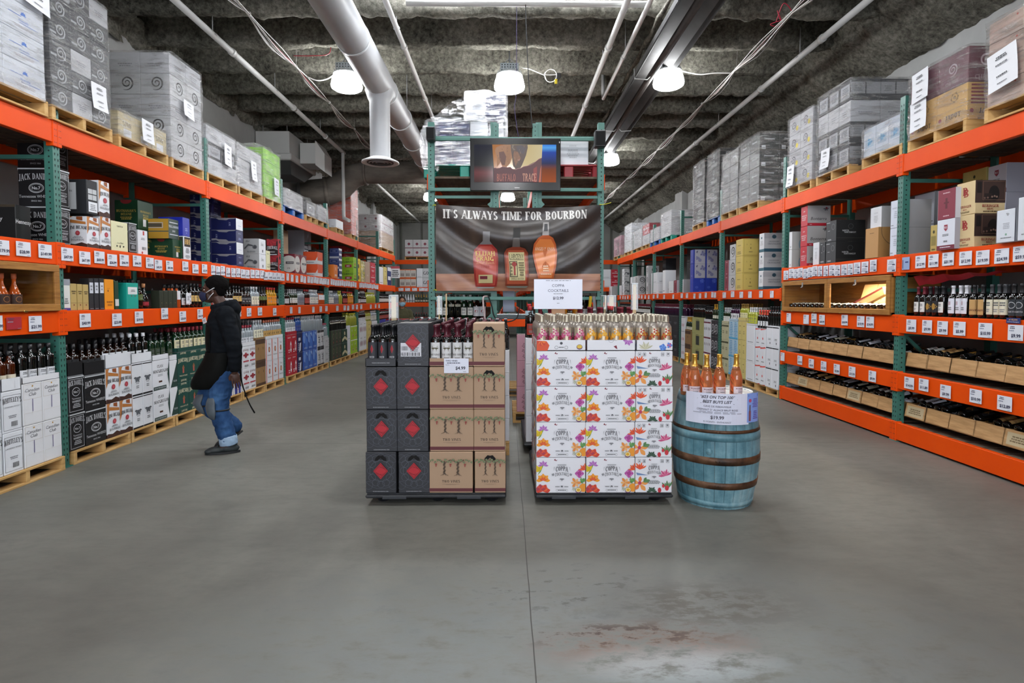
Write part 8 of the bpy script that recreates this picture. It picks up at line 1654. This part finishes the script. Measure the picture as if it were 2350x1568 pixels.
frow(xg(917), xg(955), 3, 'btl', 2.031, 2, .36, 'far cross rack'); frow(xg(956), xg(985), 2, ['pln', 'gos'], 2.031, 2, .38, 'far cross rack by frame'); frow(xg(985), xg(1060), 4, 'drk', 2.031, 2, .38, 'far cross rack, hidden end')
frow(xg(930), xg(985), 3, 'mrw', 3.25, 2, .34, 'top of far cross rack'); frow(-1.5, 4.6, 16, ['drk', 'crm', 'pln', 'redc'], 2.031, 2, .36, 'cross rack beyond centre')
pallet(((xg(930)+xg(985))/2, FYR+.35, 3.121), 0, xg(985)-xg(930), .8, 'wooden pallet on top of the far cross rack', h=.125)
for i in range(17): put_bottle('spw' if i < 6 else 'champ', (xg(918)+.105*i, FYR+.1, 1.421), 0, 'shelf of far cross rack', group='far bottles '+('white' if i < 6 else 'green'))
for i in range(17): put_bottle(('drkw', 'redb', 'goldb')[i//6], (xg(918)+.105*i, FYR+.1, .701), 0, 'lower shelf of far cross rack', group=f'far lower bottles {i//6}')
tg = tag_mesh(.2, .12)
for i, p in enumerate((921, 936, 952, 968, 980)): q = link('price_tag', tg, (xg(p), FYR-.036, 1.88), 0); props(q, f'white price tag, {ORD[i]} along the upper beam of the far cross rack', 'price tag')
m = MB(); m.cbox((-.16, -.004, 0), (.16, 0, .42), mt('d6d7da')); art(m, (-.16, -.0045, 0), (.32, 0, 0), (0, 0, .42), [('r', 0, .8, 1, 1, 'b04a54'), ('l', .1, .1, .9, .7, 4, K)]); props(m.build('aisle_sign', None, (-LX+.03, YL0+SP*6+.06-.1, 2.3)), 'white sign with red heading hanging at the end of left rack', 'sign')
# ================================================================== people
def remeshed(mb, voxel, name, mat, parent, smooth=4, wrinkle=0, ws=9, disp=None):
    me = mb.mesh('tmp'); o = bpy.data.objects.new('tmp', me); C.objects.link(o)
    r = o.modifiers.new('r', 'REMESH'); r.mode = 'VOXEL'; r.voxel_size = voxel; s = o.modifiers.new('s', 'SMOOTH'); s.iterations = smooth; s.factor = .5
    dg = bpy.context.evaluated_depsgraph_get(); dg.update(); out = bpy.data.meshes.new_from_object(o.evaluated_get(dg)); bpy.data.objects.remove(o)
    out.materials.clear(); out.materials.append(mt(mat)); out.polygons.foreach_set('use_smooth', [True]*len(out.polygons)); out.polygons.foreach_set('material_index', [0]*len(out.polygons))
    if wrinkle:
        ns_ = [v.normal.copy() for v in out.vertices]
        for v, n in zip(out.vertices, ns_):
            p = v.co; q = noise.noise(Vector((p.x*ws, p.y*ws, p.z*ws*1.9)))+.5*noise.noise(p*ws*2.3); q = 1-abs(q)*2.2; v.co = p+n*wrinkle*q
    out.name = name; return link(name, out, parent=parent)
def ringloft(m, rings, mat='888888', n=28, a0=0, a1=360, cap=True, sq=1.0):
    """rings of (cx, cy, cz, rx, ry)"""
    full = a1-a0 == 360; k = n if full else n+1; vs = []; fs = []
    for cx, cy, cz, rx, ry in rings:
        for i in range(k):
            a = radians(a0+(a1-a0)*i/n); c, s = cos(a), sin(a); vs.append((cx+rx*abs(c)**sq*(1 if c > 0 else -1), cy+ry*abs(s)**sq*(1 if s > 0 else -1), cz))
    for j in range(len(rings)-1):
        for i in range(n): a, b = j*k+i, j*k+(i+1) % k; fs.append((a, b, b+k, a+k))
    if cap and full: fs += [tuple(range(k-1, -1, -1)), tuple(range((len(rings)-1)*k, len(rings)*k))]
    m.add(vs, fs, mat, True)
def limb(m, pts, rs, mat='888888', n=14):
    P = [Vector(p) for p in pts]; out = []; rr = []
    for i in range(len(P)-1):
        a, b, c, d = P[max(i-1, 0)], P[i], P[i+1], P[min(i+2, len(P)-1)]
        for k in range(5):
            t = k/5; out.append(.5*((2*b)+(c-a)*t+(2*a-5*b+4*c-d)*t*t+(3*b-a-3*c+d)*t**3)); rr.append(rs[i]+(rs[i+1]-rs[i])*t)
    out.append(P[-1]); rr.append(rs[-1]); m.tube(out, rr, mat, n); m.ellip(P[-1], (rs[-1],)*3, mat, 10, 7); m.ellip(P[0], (rs[0],)*3, mat, 10, 7)
SKIN = noisy('dark_skin', [(.3, '3a2218'), (.7, '4a2c20')], 9, rough=.5, bump=.03)
SKIN2 = noisy('light_skin', [(.3, 'a8785c'), (.7, 'b58468')], 9, rough=.5, bump=.03)
HAIR = noisy('curly_hair', [(.3, '060505'), (.7, '100d0c')], 60, rough=.9, bump=1.0, dist=.02)
DENIM = noisy('denim', [(.3, '1c3252'), (.5, '2b4870'), (.72, '426690')], 6, (1, 1, .6), rough=.85, bump=.25, bscale=60, dist=.003)
FLEECE = noisy('black_fleece', [(.3, '0b0e12'), (.7, '13171c')], 12, rough=.9, bump=.2, bscale=90, dist=.003)
APRON = noisy('black_apron', [(.3, '080908'), (.7, '0e0f0e')], 12, rough=.7, bump=.2, bscale=70, dist=.003)
for _q in (FLEECE, APRON, HAIR, DENIM): _q.node_tree.nodes['Principled BSDF'].inputs['Specular IOR Level'].default_value = .12
PAD = noisy('grey_pad', [(.3, '4c545a'), (.7, '5c656c')], 9, rough=.6, bump=.1)
def hand(m, w, d, side, out, s=1.0, grip=0.0):
    """w wrist, d direction of the fingers, side = thumb direction, out = back of the hand"""
    w = Vector(w); d = Vector(d).normalized(); sd = Vector(side).normalized(); o = Vector(out).normalized()
    M = Matrix((sd, o, d)).transposed(); m.ellip(w+d*.045*s, (.040*s, .017*s, .055*s), '888888', 12, 9, rot=M)
    for i, (off, L) in enumerate(((.034, .068), (.012, .077), (-.0105, .072), (-.032, .056))):
        b = w+d*.085*s+sd*off*s; c = b+(d*cos(.15+grip)-o*sin(.15+grip))*L*.55*s; e = c+(d*cos(.4+grip*2)-o*sin(.4+grip*2))*L*.35*s; g = e+(d*cos(.7+grip*3)-o*sin(.7+grip*3))*L*.3*s
        limb(m, [b-d*.02*s, b, c, e, g], [.0084*s, .0083*s, .0078*s, .0072*s, .0062*s], n=8)
    b = w+d*.03*s+sd*.034*s; limb(m, [b, b+(sd*.6+d*.8).normalized()*.03*s-o*.008, b+(sd*.6+d*.8).normalized()*.03*s+(d-o*.4).normalized()*.03*s], [.013*s, .011*s, .0085*s], n=8)
def head(m, c, fwd=-1, s=1.0):
    x, y, z = c; f = fwd
    m.ellip((x-f*.012*s, y, z+.02*s), (.098*s, .077*s, .105*s), '888888', 24, 16); m.ellip((x+f*.03*s, y, z-.045*s), (.062*s, .058*s, .075*s), '888888', 20, 12)
    m.ellip((x+f*.052*s, y, z-.088*s), (.035*s, .034*s, .028*s), '888888', 14, 9); m.ellip((x+f*.098*s, y, z-.022*s), (.02*s, .017*s, .016*s), '888888', 12, 8); m.ellip((x+f*.086*s, y, z+.005*s), (.014*s, .011*s, .032*s), '888888', 12, 8)
    m.ellip((x+f*.072*s, y, z+.032*s), (.022*s, .056*s, .014*s), '888888', 14, 8); m.ellip((x+f*.080*s, y, z-.062*s), (.014*s, .028*s, .012*s), '888888', 12, 8)
    for q in (-1, 1): m.ellip((x-f*.008*s, y+q*.078*s, z-.008*s), (.018*s, .009*s, .032*s), '888888', 12, 8); m.ellip((x+f*.052*s, y+q*.038*s, z-.02*s), (.026*s, .024*s, .022*s), '888888', 12, 8)
def eyes(parent, c, fwd, s, skin):
    x, y, z = c
    for q in (-1, 1):
        m = MB(); m.ellip((x+fwd*.070*s, y+q*.032*s, z+.009*s), (.0105*s, .013*s, .008*s), mt('c9c2ba/.3'), 12, 8); m.ellip((x+fwd*.0785*s, y+q*.033*s, z+.009*s), (.003*s, .0055*s, .0055*s), mt('120c0a/.2'), 10, 6); m.build('eye', parent)
        m = MB(); limb(m, [(x+fwd*.088*s, y+q*.014*s, z+.034*s), (x+fwd*.092*s, y+q*.034*s, z+.040*s), (x+fwd*.078*s, y+q*.054*s, z+.034*s)], [.004*s, .005*s, .003*s], mt('120e0d'), 6); m.build('eyebrow', parent)

root = empty('person', (-2.815, 5.62, 0), .30)
props(root, 'walking person in black hoodie and apron, blue jeans, grey knee pads and navy mask', 'person')
HC = (-.085, 0, 1.605)
sh_l, el_l, wr_l = (.045, -.175, 1.375), (.125, -.235, 1.08), (.125, -.215, .82)
sh_r, el_r, wr_r = (.02, .175, 1.375), (.02, .245, 1.09), (-.07, .225, .86)
hp_l, kn_l, an_l = (.01, -.09, .86), (-.035, -.10, .47), (.045, -.10, .085)
hp_r, kn_r, an_r = (.0, .09, .86), (-.19, .10, .49), (.085, .11, .19)
m = MB(); head(m, HC)
limb(m, [(.02, 0, 1.38), (-.01, 0, 1.46), (-.05, 0, 1.54)], [.07, .057, .056])
ringloft(m, [(0, 0, .82, .11, .15), (0, 0, .95, .10, .14), (0, 0, 1.1, .10, .14), (0, 0, 1.25, .11, .16), (0, 0, 1.36, .10, .165), (0, 0, 1.42, .07, .11)])
for a, b, c in ((sh_l, el_l, wr_l), (sh_r, el_r, wr_r)): limb(m, [a, b, c], [.055, .042, .029])
hand(m, wr_l, (.12, -.0, -1), (-1, -.15, 0), (.1, -1, 0)); hand(m, wr_r, (-.25, 0, -1), (-1, .15, 0), (-.1, 1, 0))
for a, b, c in ((hp_l, kn_l, an_l), (hp_r, kn_r, an_r)): limb(m, [a, b, c], [.085, .055, .042])
limb(m, [an_l, (-.05, -.10, .04)], [.04, .024]); limb(m, [an_r, (.0, .11, .10)], [.038, .022])
body = remeshed(m, .0042, 'body', SKIN, root, 3); eyes(root, HC, -1, 1, SKIN)
m = MB(); m.ellip((HC[0]+.034, 0, HC[2]+.062), (.106, .095, .094), '888888', 24, 16); m.ellip((HC[0]+.062, 0, HC[2]+.012), (.052, .082, .072), '888888', 20, 12); m.ellip((HC[0]+.005, -.074, HC[2]+.03), (.024, .012, .045), '888888', 12, 8); m.ellip((HC[0]+.005, .074, HC[2]+.03), (.024, .012, .045), '888888', 12, 8)
h = remeshed(m, .007, 'hair', HAIR, root, 2, .004, 60)
for v in h.data.vertices:      # hairline: push the front of the cap back into the forehead
    if v.co.x < HC[0]-.06 and v.co.z < HC[2]+.075: v.co.x += .05
m = MB(); ringloft(m, [(.0, 0, .80, .145, .195), (.0, 0, .86, .158, .21), (.0, 0, .98, .15, .20), (.005, 0, 1.12, .15, .20), (.005, 0, 1.26, .152, .21), (.01, 0, 1.36, .135, .215), (.015, 0, 1.42, .11, .175), (.01, 0, 1.455, .085, .11)])
limb(m, [sh_l, el_l, (wr_l[0], wr_l[1], wr_l[2]+.04)], [.086, .072, .050]); limb(m, [sh_r, el_r, (wr_r[0], wr_r[1], wr_r[2]+.01)], [.086, .072, .052])
for k in range(16):
    a = 2*pi*k/16; m.ellip((.012+.092*cos(a), .098*sin(a), 1.462+.022*cos(a)), (.034, .034, .028+.010*(cos(a) > 0)), '888888', 10, 7)
m.ellip((.11, 0, 1.43), (.05, .11, .07), '888888', 14, 9)
remeshed(m, .0085, 'hoodie', FLEECE, root, 5, .006, 8)
for w_, d_ in ((wr_l, (.12, 0, -1)), (wr_r, (-.25, 0, -1))):
    pass
m = MB(); ringloft(m, [(.0, 0, .70, .10, .165), (.0, 0, .80, .142, .185), (.0, 0, .90, .145, .188), (.0, 0, .97, .14, .18)])
limb(m, [hp_l, (-.02, -.10, .66), kn_l, (.0, -.10, .28), (.04, -.10, .14)], [.115, .108, .086, .084, .078]); limb(m, [hp_r, (-.10, .10, .68), kn_r, (-.06, .105, .34), (.065, .11, .225)], [.115, .108, .086, .08, .072])
remeshed(m, .009, 'jeans', DENIM, root, 4, .006, 9)
m = MB(); m.tube([(.035, -.10, .175), (.04, -.10, .13), (.044, -.10, .085)], [.080, .084, .080], '888888', 20); remeshed(m, .008, 'jeans_cuff', mt('8ea6be/.85'), root, 2, .003, 20)
# apron: bib, skirt, strings
m = MB(); ringloft(m, [(.0, 0, 1.31, .150, .20), (.0, 0, 1.25, .156, .206), (.0, 0, 1.1, .156, .206), (.0, 0, 1.0, .160, .21)], a0=125, a1=235, cap=False, n=20)
ringloft(m, [(.0, 0, 1.01, .166, .215), (-.005, 0, .95, .172, .222), (-.03, 0, .86, .19, .23), (-.075, 0, .76, .205, .225), (-.105, 0, .69, .205, .205), (-.125, 0, .645, .17, .17)], a0=62, a1=298, cap=False, n=30)
ap = m.build('apron', root); ap.data.materials.clear(); ap.data.materials.append(APRON); so = ap.modifiers.new('s', 'SOLIDIFY'); so.thickness = .008; so.offset = 1; sb_ = ap.modifiers.new('b', 'SUBSURF'); sb_.levels = sb_.render_levels = 1
for v in ap.data.vertices: q = noise.noise(Vector((v.co.x*7, v.co.y*7, v.co.z*4)))*.016; v.co.x += q; v.co.y += q*.8; v.co.z += (.06*max(0, (v.co.x+.05))/.2 if v.co.z < .75 else 0)
m = MB(); limb(m, [(.15, -.10, .98), (.17, -.14, .90), (.165, -.17, .80), (.19, -.17, .66), (.24, -.16, .50), (.285, -.15, .40)], [.007, .007, .006, .006, .006, .008], APRON, 7); m.build('apron_string', root)
m = MB(); limb(m, [(.15, -.09, .98), (.165, -.12, .84), (.18, -.15, .70), (.22, -.15, .55)], [.006, .006, .005, .006], APRON, 7); m.build('apron_string', root)
for (kx, ky, kz), dx in ((kn_l, 0), (kn_r, 0)):
    m = MB(); vs = []; R_ = .100; n_ = 12
    for j in range(13):
        t = j/12; z = kz+.115-.235*t; sl = (.10*(t-.5)) if ky < 0 else .02*(t-.5)
        for i in range(n_+1):
            a = radians(180+60*(2*i/n_-1)*(1-.4*abs(2*t-1)**3)+(18 if ky < 0 else 14)); e = 1-(2*t-1)**6*.25; bul = .014*(1-(2*t-1)**2)*(1-(2*i/n_-1)**2); lx = kx+((an_l if ky < 0 else an_r)[0]-kx)*max(0, (t-.5))*.42+(hp_l[0]-kx)*max(0, .5-t)*.5
            vs.append((lx+(R_+bul)*cos(a)*e, ky+(R_+bul)*sin(a)*e, z))
    m.add(vs, [(j*(n_+1)+i, j*(n_+1)+i+1, (j+1)*(n_+1)+i+1, (j+1)*(n_+1)+i) for j in range(12) for i in range(n_)], PAD, True); k_ = m.build('knee_pad', root); so = k_.modifiers.new('s', 'SOLIDIFY'); so.thickness = .016; so.offset = 0; b_ = k_.modifiers.new('b', 'SUBSURF'); b_.levels = b_.render_levels = 1
    m = MB(); m.tube([(kx+.089*cos(a)+.0, ky+.089*sin(a), kz-.03) for a in [radians(180+80+q*20) for q in range(11)]], .009, mt('101112'), 6); m.build('knee_strap', k_)
def shoe(c, yaw, pitch, col='22282a'):
    m = MB(); R = Matrix.Rotation(pitch, 3, 'Y')
    def P(x, y, z): return tuple(R @ Vector((x, y, z)))
    m.ellip(P(-.075, 0, .04), (.085, .046, .036), '888888', 16, 9, rot=R); m.ellip(P(.045, 0, .05), (.095, .041, .048), '888888', 16, 9, rot=R); m.ellip(P(.06, 0, .08), (.06, .043, .04), '888888', 14, 8, rot=R); m.ellip(P(-.13, 0, .032), (.045, .042, .028), '888888', 14, 8, rot=R)
    o = remeshed(m, .006, 'shoe', mt(col+'/.55'), root, 4); o.location = c; o.rotation_euler = (0, 0, yaw)
    s = MB(); out = []; n_ = 22
    for lev in (0, .018):
        for i in range(n_): a = 2*pi*i/n_; x = .158*cos(a)-.012; w_ = .044+.006*(-cos(a)); out.append(P(x, w_*sin(a)*(1-.12*cos(a)**2), lev+.004))
    s.add(out, [(i, (i+1) % n_, n_+(i+1) % n_, n_+i) for i in range(n_)]+[tuple(range(n_-1, -1, -1)), tuple(range(n_, 2*n_))], mt('15181a/.6')); s.build('sole', o)
    l = MB()
    for k in range(4): l.tube([P(-.03-.025*k, -.028, .078-.006*k), P(-.035-.025*k, 0, .09-.007*k), P(-.03-.025*k, .028, .078-.006*k)], .003, mt('30373a'), 6)
    l.build('lace', o); return o
shoe((.0, -.10, 0), .05, 0, '232a2b'); shoe((.03, .11, .075), 0, -.62, '17191b')
# mask, straps, badge
def mask(parent, c, fwd, s, col, straps='d8dade'):
    x, y, z = c; m = MB(); vs = []; nj, ni = 8, 12
    for j in range(nj+1):
        t = j/nj
        for i in range(ni+1):
            u = 2*i/ni-1; ang = u*1.15; r = .092+.014*(1-abs(2*t-1)**2)+.012*(1-u*u)*(1 if .2 < t < .8 else .3); vs.append((x+fwd*(.012+r*cos(ang)*(1-.12*t))*s, y+r*.80*sin(ang)*s*(1-.15*t), z+(-.005-.105*t*(1-.25*u*u)-.02*u*u*(1-t))*s))
    m.add(vs, [(j*(ni+1)+i, j*(ni+1)+i+1, (j+1)*(ni+1)+i+1, (j+1)*(ni+1)+i) for j in range(nj) for i in range(ni)], mt(col+'/.8'), True); o = m.build('face_mask', parent); so = o.modifiers.new('s', 'SOLIDIFY'); so.thickness = .004*s; so.offset = 1; b = o.modifiers.new('b', 'SUBSURF'); b.levels = b.render_levels = 1
    for q in (-1, 1):
        m = MB(); m.tube([(x+fwd*.050*s, y+q*.069*s, z-.02*s), (x+fwd*.02*s, y+q*.084*s, z+.0*s), (x-fwd*.015*s, y+q*.092*s, z+.022*s), (x-fwd*.028*s, y+q*.092*s, z+.028*s)], .0038*s, mt(straps+'/.7'), 6); m.tube([(x+fwd*.035*s, y+q*.066*s, z-.085*s), (x+fwd*.01*s, y+q*.080*s, z-.05*s), (x-fwd*.02*s, y+q*.092*s, z-.02*s)], .0032*s, mt(straps+'/.7'), 6); m.build('mask_strap', o)
mask(root, HC, -1, 1.0, '1a2142')
m = MB(); m.cbox((-.031, -.003, -.026), (.031, 0, .026), mt('d9dbe2/.4'), .002); art(m, (-.031, -.0032, -.026), (.062, 0, 0), (0, 0, .052), [fine(.2, .3, .8, .7, 2)]); b = m.build('name_badge', root, (-.145, -.115, 1.315)); b.rotation_euler = (.05, -.35, radians(-48))

# second shopper, far along the left aisle
r2 = empty('person', (-2.50, 13.55, 0), pi/2+.2); props(r2, 'distant person in olive hoodie and pale blue mask pushing a cart down the left aisle', 'person'); s2 = .90
HC2 = (-.03, 0, 1.47)
m = MB(); head(m, HC2, -1, .98); limb(m, [(0, 0, 1.25), (0, 0, 1.32), (-.02, 0, 1.42)], [.06, .05, .05])
ringloft(m, [(0, 0, .76, .10, .14), (0, 0, 1.0, .09, .13), (0, 0, 1.2, .09, .15), (0, 0, 1.29, .06, .1)])
for q in (-1, 1):
    limb(m, [(0, q*.17, 1.23), (-.04, q*.23, 1.0), (-.30, q*.18, 1.06)], [.05, .04, .028]); hand(m, (-.31, q*.18, 1.06), (-1, 0, -.1), (0, -q, 0), (0, 0, 1), .9, .6); limb(m, [(0, q*.09, .78), (0, q*.09, .43), (.02, q*.09, .08)], [.08, .055, .04]); limb(m, [(.02, q*.09, .06), (-.1, q*.1, .04)], [.04, .034])
remeshed(m, .009, 'body', SKIN2, r2, 4); eyes(r2, HC2, -1, .98, SKIN2)
m = MB(); m.ellip((HC2[0]+.03, 0, HC2[2]+.04), (.10, .088, .10), '888888', 20, 12); m.ellip((HC2[0]+.06, 0, HC2[2]-.04), (.06, .08, .09), '888888', 16, 10); remeshed(m, .01, 'hair', mt('241a14/.8'), r2, 2, .003, 40)
m = MB(); ringloft(m, [(0, 0, .78, .13, .18), (0, 0, .95, .125, .175), (0, 0, 1.15, .125, .19), (0, 0, 1.25, .10, .17), (0, 0, 1.31, .07, .09)])
for q in (-1, 1): limb(m, [(0, q*.17, 1.22), (-.04, q*.23, 1.0), (-.28, q*.18, 1.06)], [.072, .06, .046])
m.ellip((.07, 0, 1.31), (.07, .12, .06), '888888', 14, 8); remeshed(m, .012, 'hoodie', mt('4b4a30/.85'), r2, 4, .005, 9)
m = MB(); ringloft(m, [(0, 0, .66, .09, .15), (0, 0, .85, .115, .165)])
for q in (-1, 1): limb(m, [(0, q*.085, .8), (0, q*.09, .43), (.02, q*.09, .12)], [.10, .075, .06])
remeshed(m, .012, 'trousers', mt('24262c/.85'), r2, 4, .004, 9)
for q in (-1, 1): m = MB(); m.ellip((-.05, q*.095, .045), (.13, .045, .042), '888888', 14, 8); remeshed(m, .01, 'shoe', mt('1a1a1c/.6'), r2, 3)
mask(r2, HC2, -1, .98, '8fb8cc')
ct = empty('shopping_cart', (-2.55, 12.85, 0), 0); props(ct, 'wire shopping cart with red handle pushed by the distant person', 'shopping cart'); WI = mt('9a9c9e/.35/.8')
m = MB(); m.tube([(-.27, .36, 1.06), (.27, .36, 1.06)], .018, mt('a81c28/.4'), 10); m.build('handle', ct)
m = MB()
for k in range(9):
    x = -.26+k*.065; m.tube([(x, .33, .98), (x*.9, -.5, .92), (x*.85, -.45, .5), (x*.9, .28, .45), (x, .33, .98)], .004, WI, 5)
for z in (.55, .66, .77, .88):
    f = .9; m.tube([(-.25*f, .3, z), (-.24*f, -.47, z), (.24*f, -.47, z), (.25*f, .3, z), (-.25*f, .3, z)], .004, WI, 5)
m.tube([(-.27, .33, .99), (-.25, -.5, .93), (.25, -.5, .93), (.27, .33, .99), (-.27, .33, .99)], .008, WI, 6); m.build('basket', ct)
m = MB()
for q in (-1, 1): m.tube([(q*.27, .36, 1.06), (q*.26, .30, .6), (q*.25, .3, .16), (q*.22, -.42, .14)], .011, WI, 7); m.tube([(q*.22, -.42, .14), (q*.2, -.1, .48)], .009, WI, 6)
m.build('frame', ct)
for qx in (-.23, .23):
    for qy in (-.38, .28): m = MB(); w_ = [(0, -.012), (.05, -.012), (.058, -.006), (.058, .006), (.05, .012), (0, .012)]; m.lathe(w_, mt('2a2a2c/.5'), 14); k_ = m.build('wheel', ct, (qx, qy, .06)); k_.rotation_euler = (0, pi/2, 0)
print('objects', len(bpy.data.objects), 'bottles', _bc[0])
# ================================================================== beyond 300 of a kind: the smallest in the picture become one body of stuff
def settle(stem, keep, label, cat):
    bpy.context.view_layer.update(); dg = bpy.context.evaluated_depsgraph_get(); obs = [o for o in bpy.data.objects if o.parent is None and o.type == 'MESH' and o.name.split('.')[0] == stem]
    if len(obs) <= keep: return
    def score(o):
        c = sum((o.matrix_world @ Vector(b) for b in o.bound_box), Vector())/8; d = c-cam.location; t = 0
        hi = o.bound_box[1][2]; pts = [c, o.matrix_world @ Vector((0, 0, hi*.97)), o.matrix_world @ Vector((o.bound_box[0][0]*.8, o.bound_box[0][1]*.9, hi*.8)), o.matrix_world @ Vector((o.bound_box[4][0]*.8, o.bound_box[0][1]*.9, hi*.8)), o.matrix_world @ Vector((0, o.bound_box[0][1], hi*.5))]
        for p in pts:
            v = p-cam.location; hit = S.ray_cast(dg, cam.location, v.normalized(), distance=v.length+.5)
            if hit[0] and hit[4].name == o.name: t += 1
        return (min(t, 1)*10+t/d.length if t else -d.length*.01)
    obs.sort(key=score, reverse=True); m = MB()
    for o in obs[keep:]:
        M = o.matrix_world; me = o.data; k = len(m.v); m.v += [tuple(M @ v.co) for v in me.vertices]; idx = [m.m(x) for x in me.materials]
        for p in me.polygons: m.f.append(tuple(k+i for i in p.vertices)); m.mi.append(idx[p.material_index]); m.sm.append(p.use_smooth)
        bpy.data.objects.remove(o)
    props(m.build(stem), label, cat, kind='stuff')
settle('wine_bottle', 296, 'remaining wine bottles standing deeper in the racks and displays', 'bottle')
settle('carton', 296, 'remaining cartons stacked deeper in the racks and displays', 'carton')
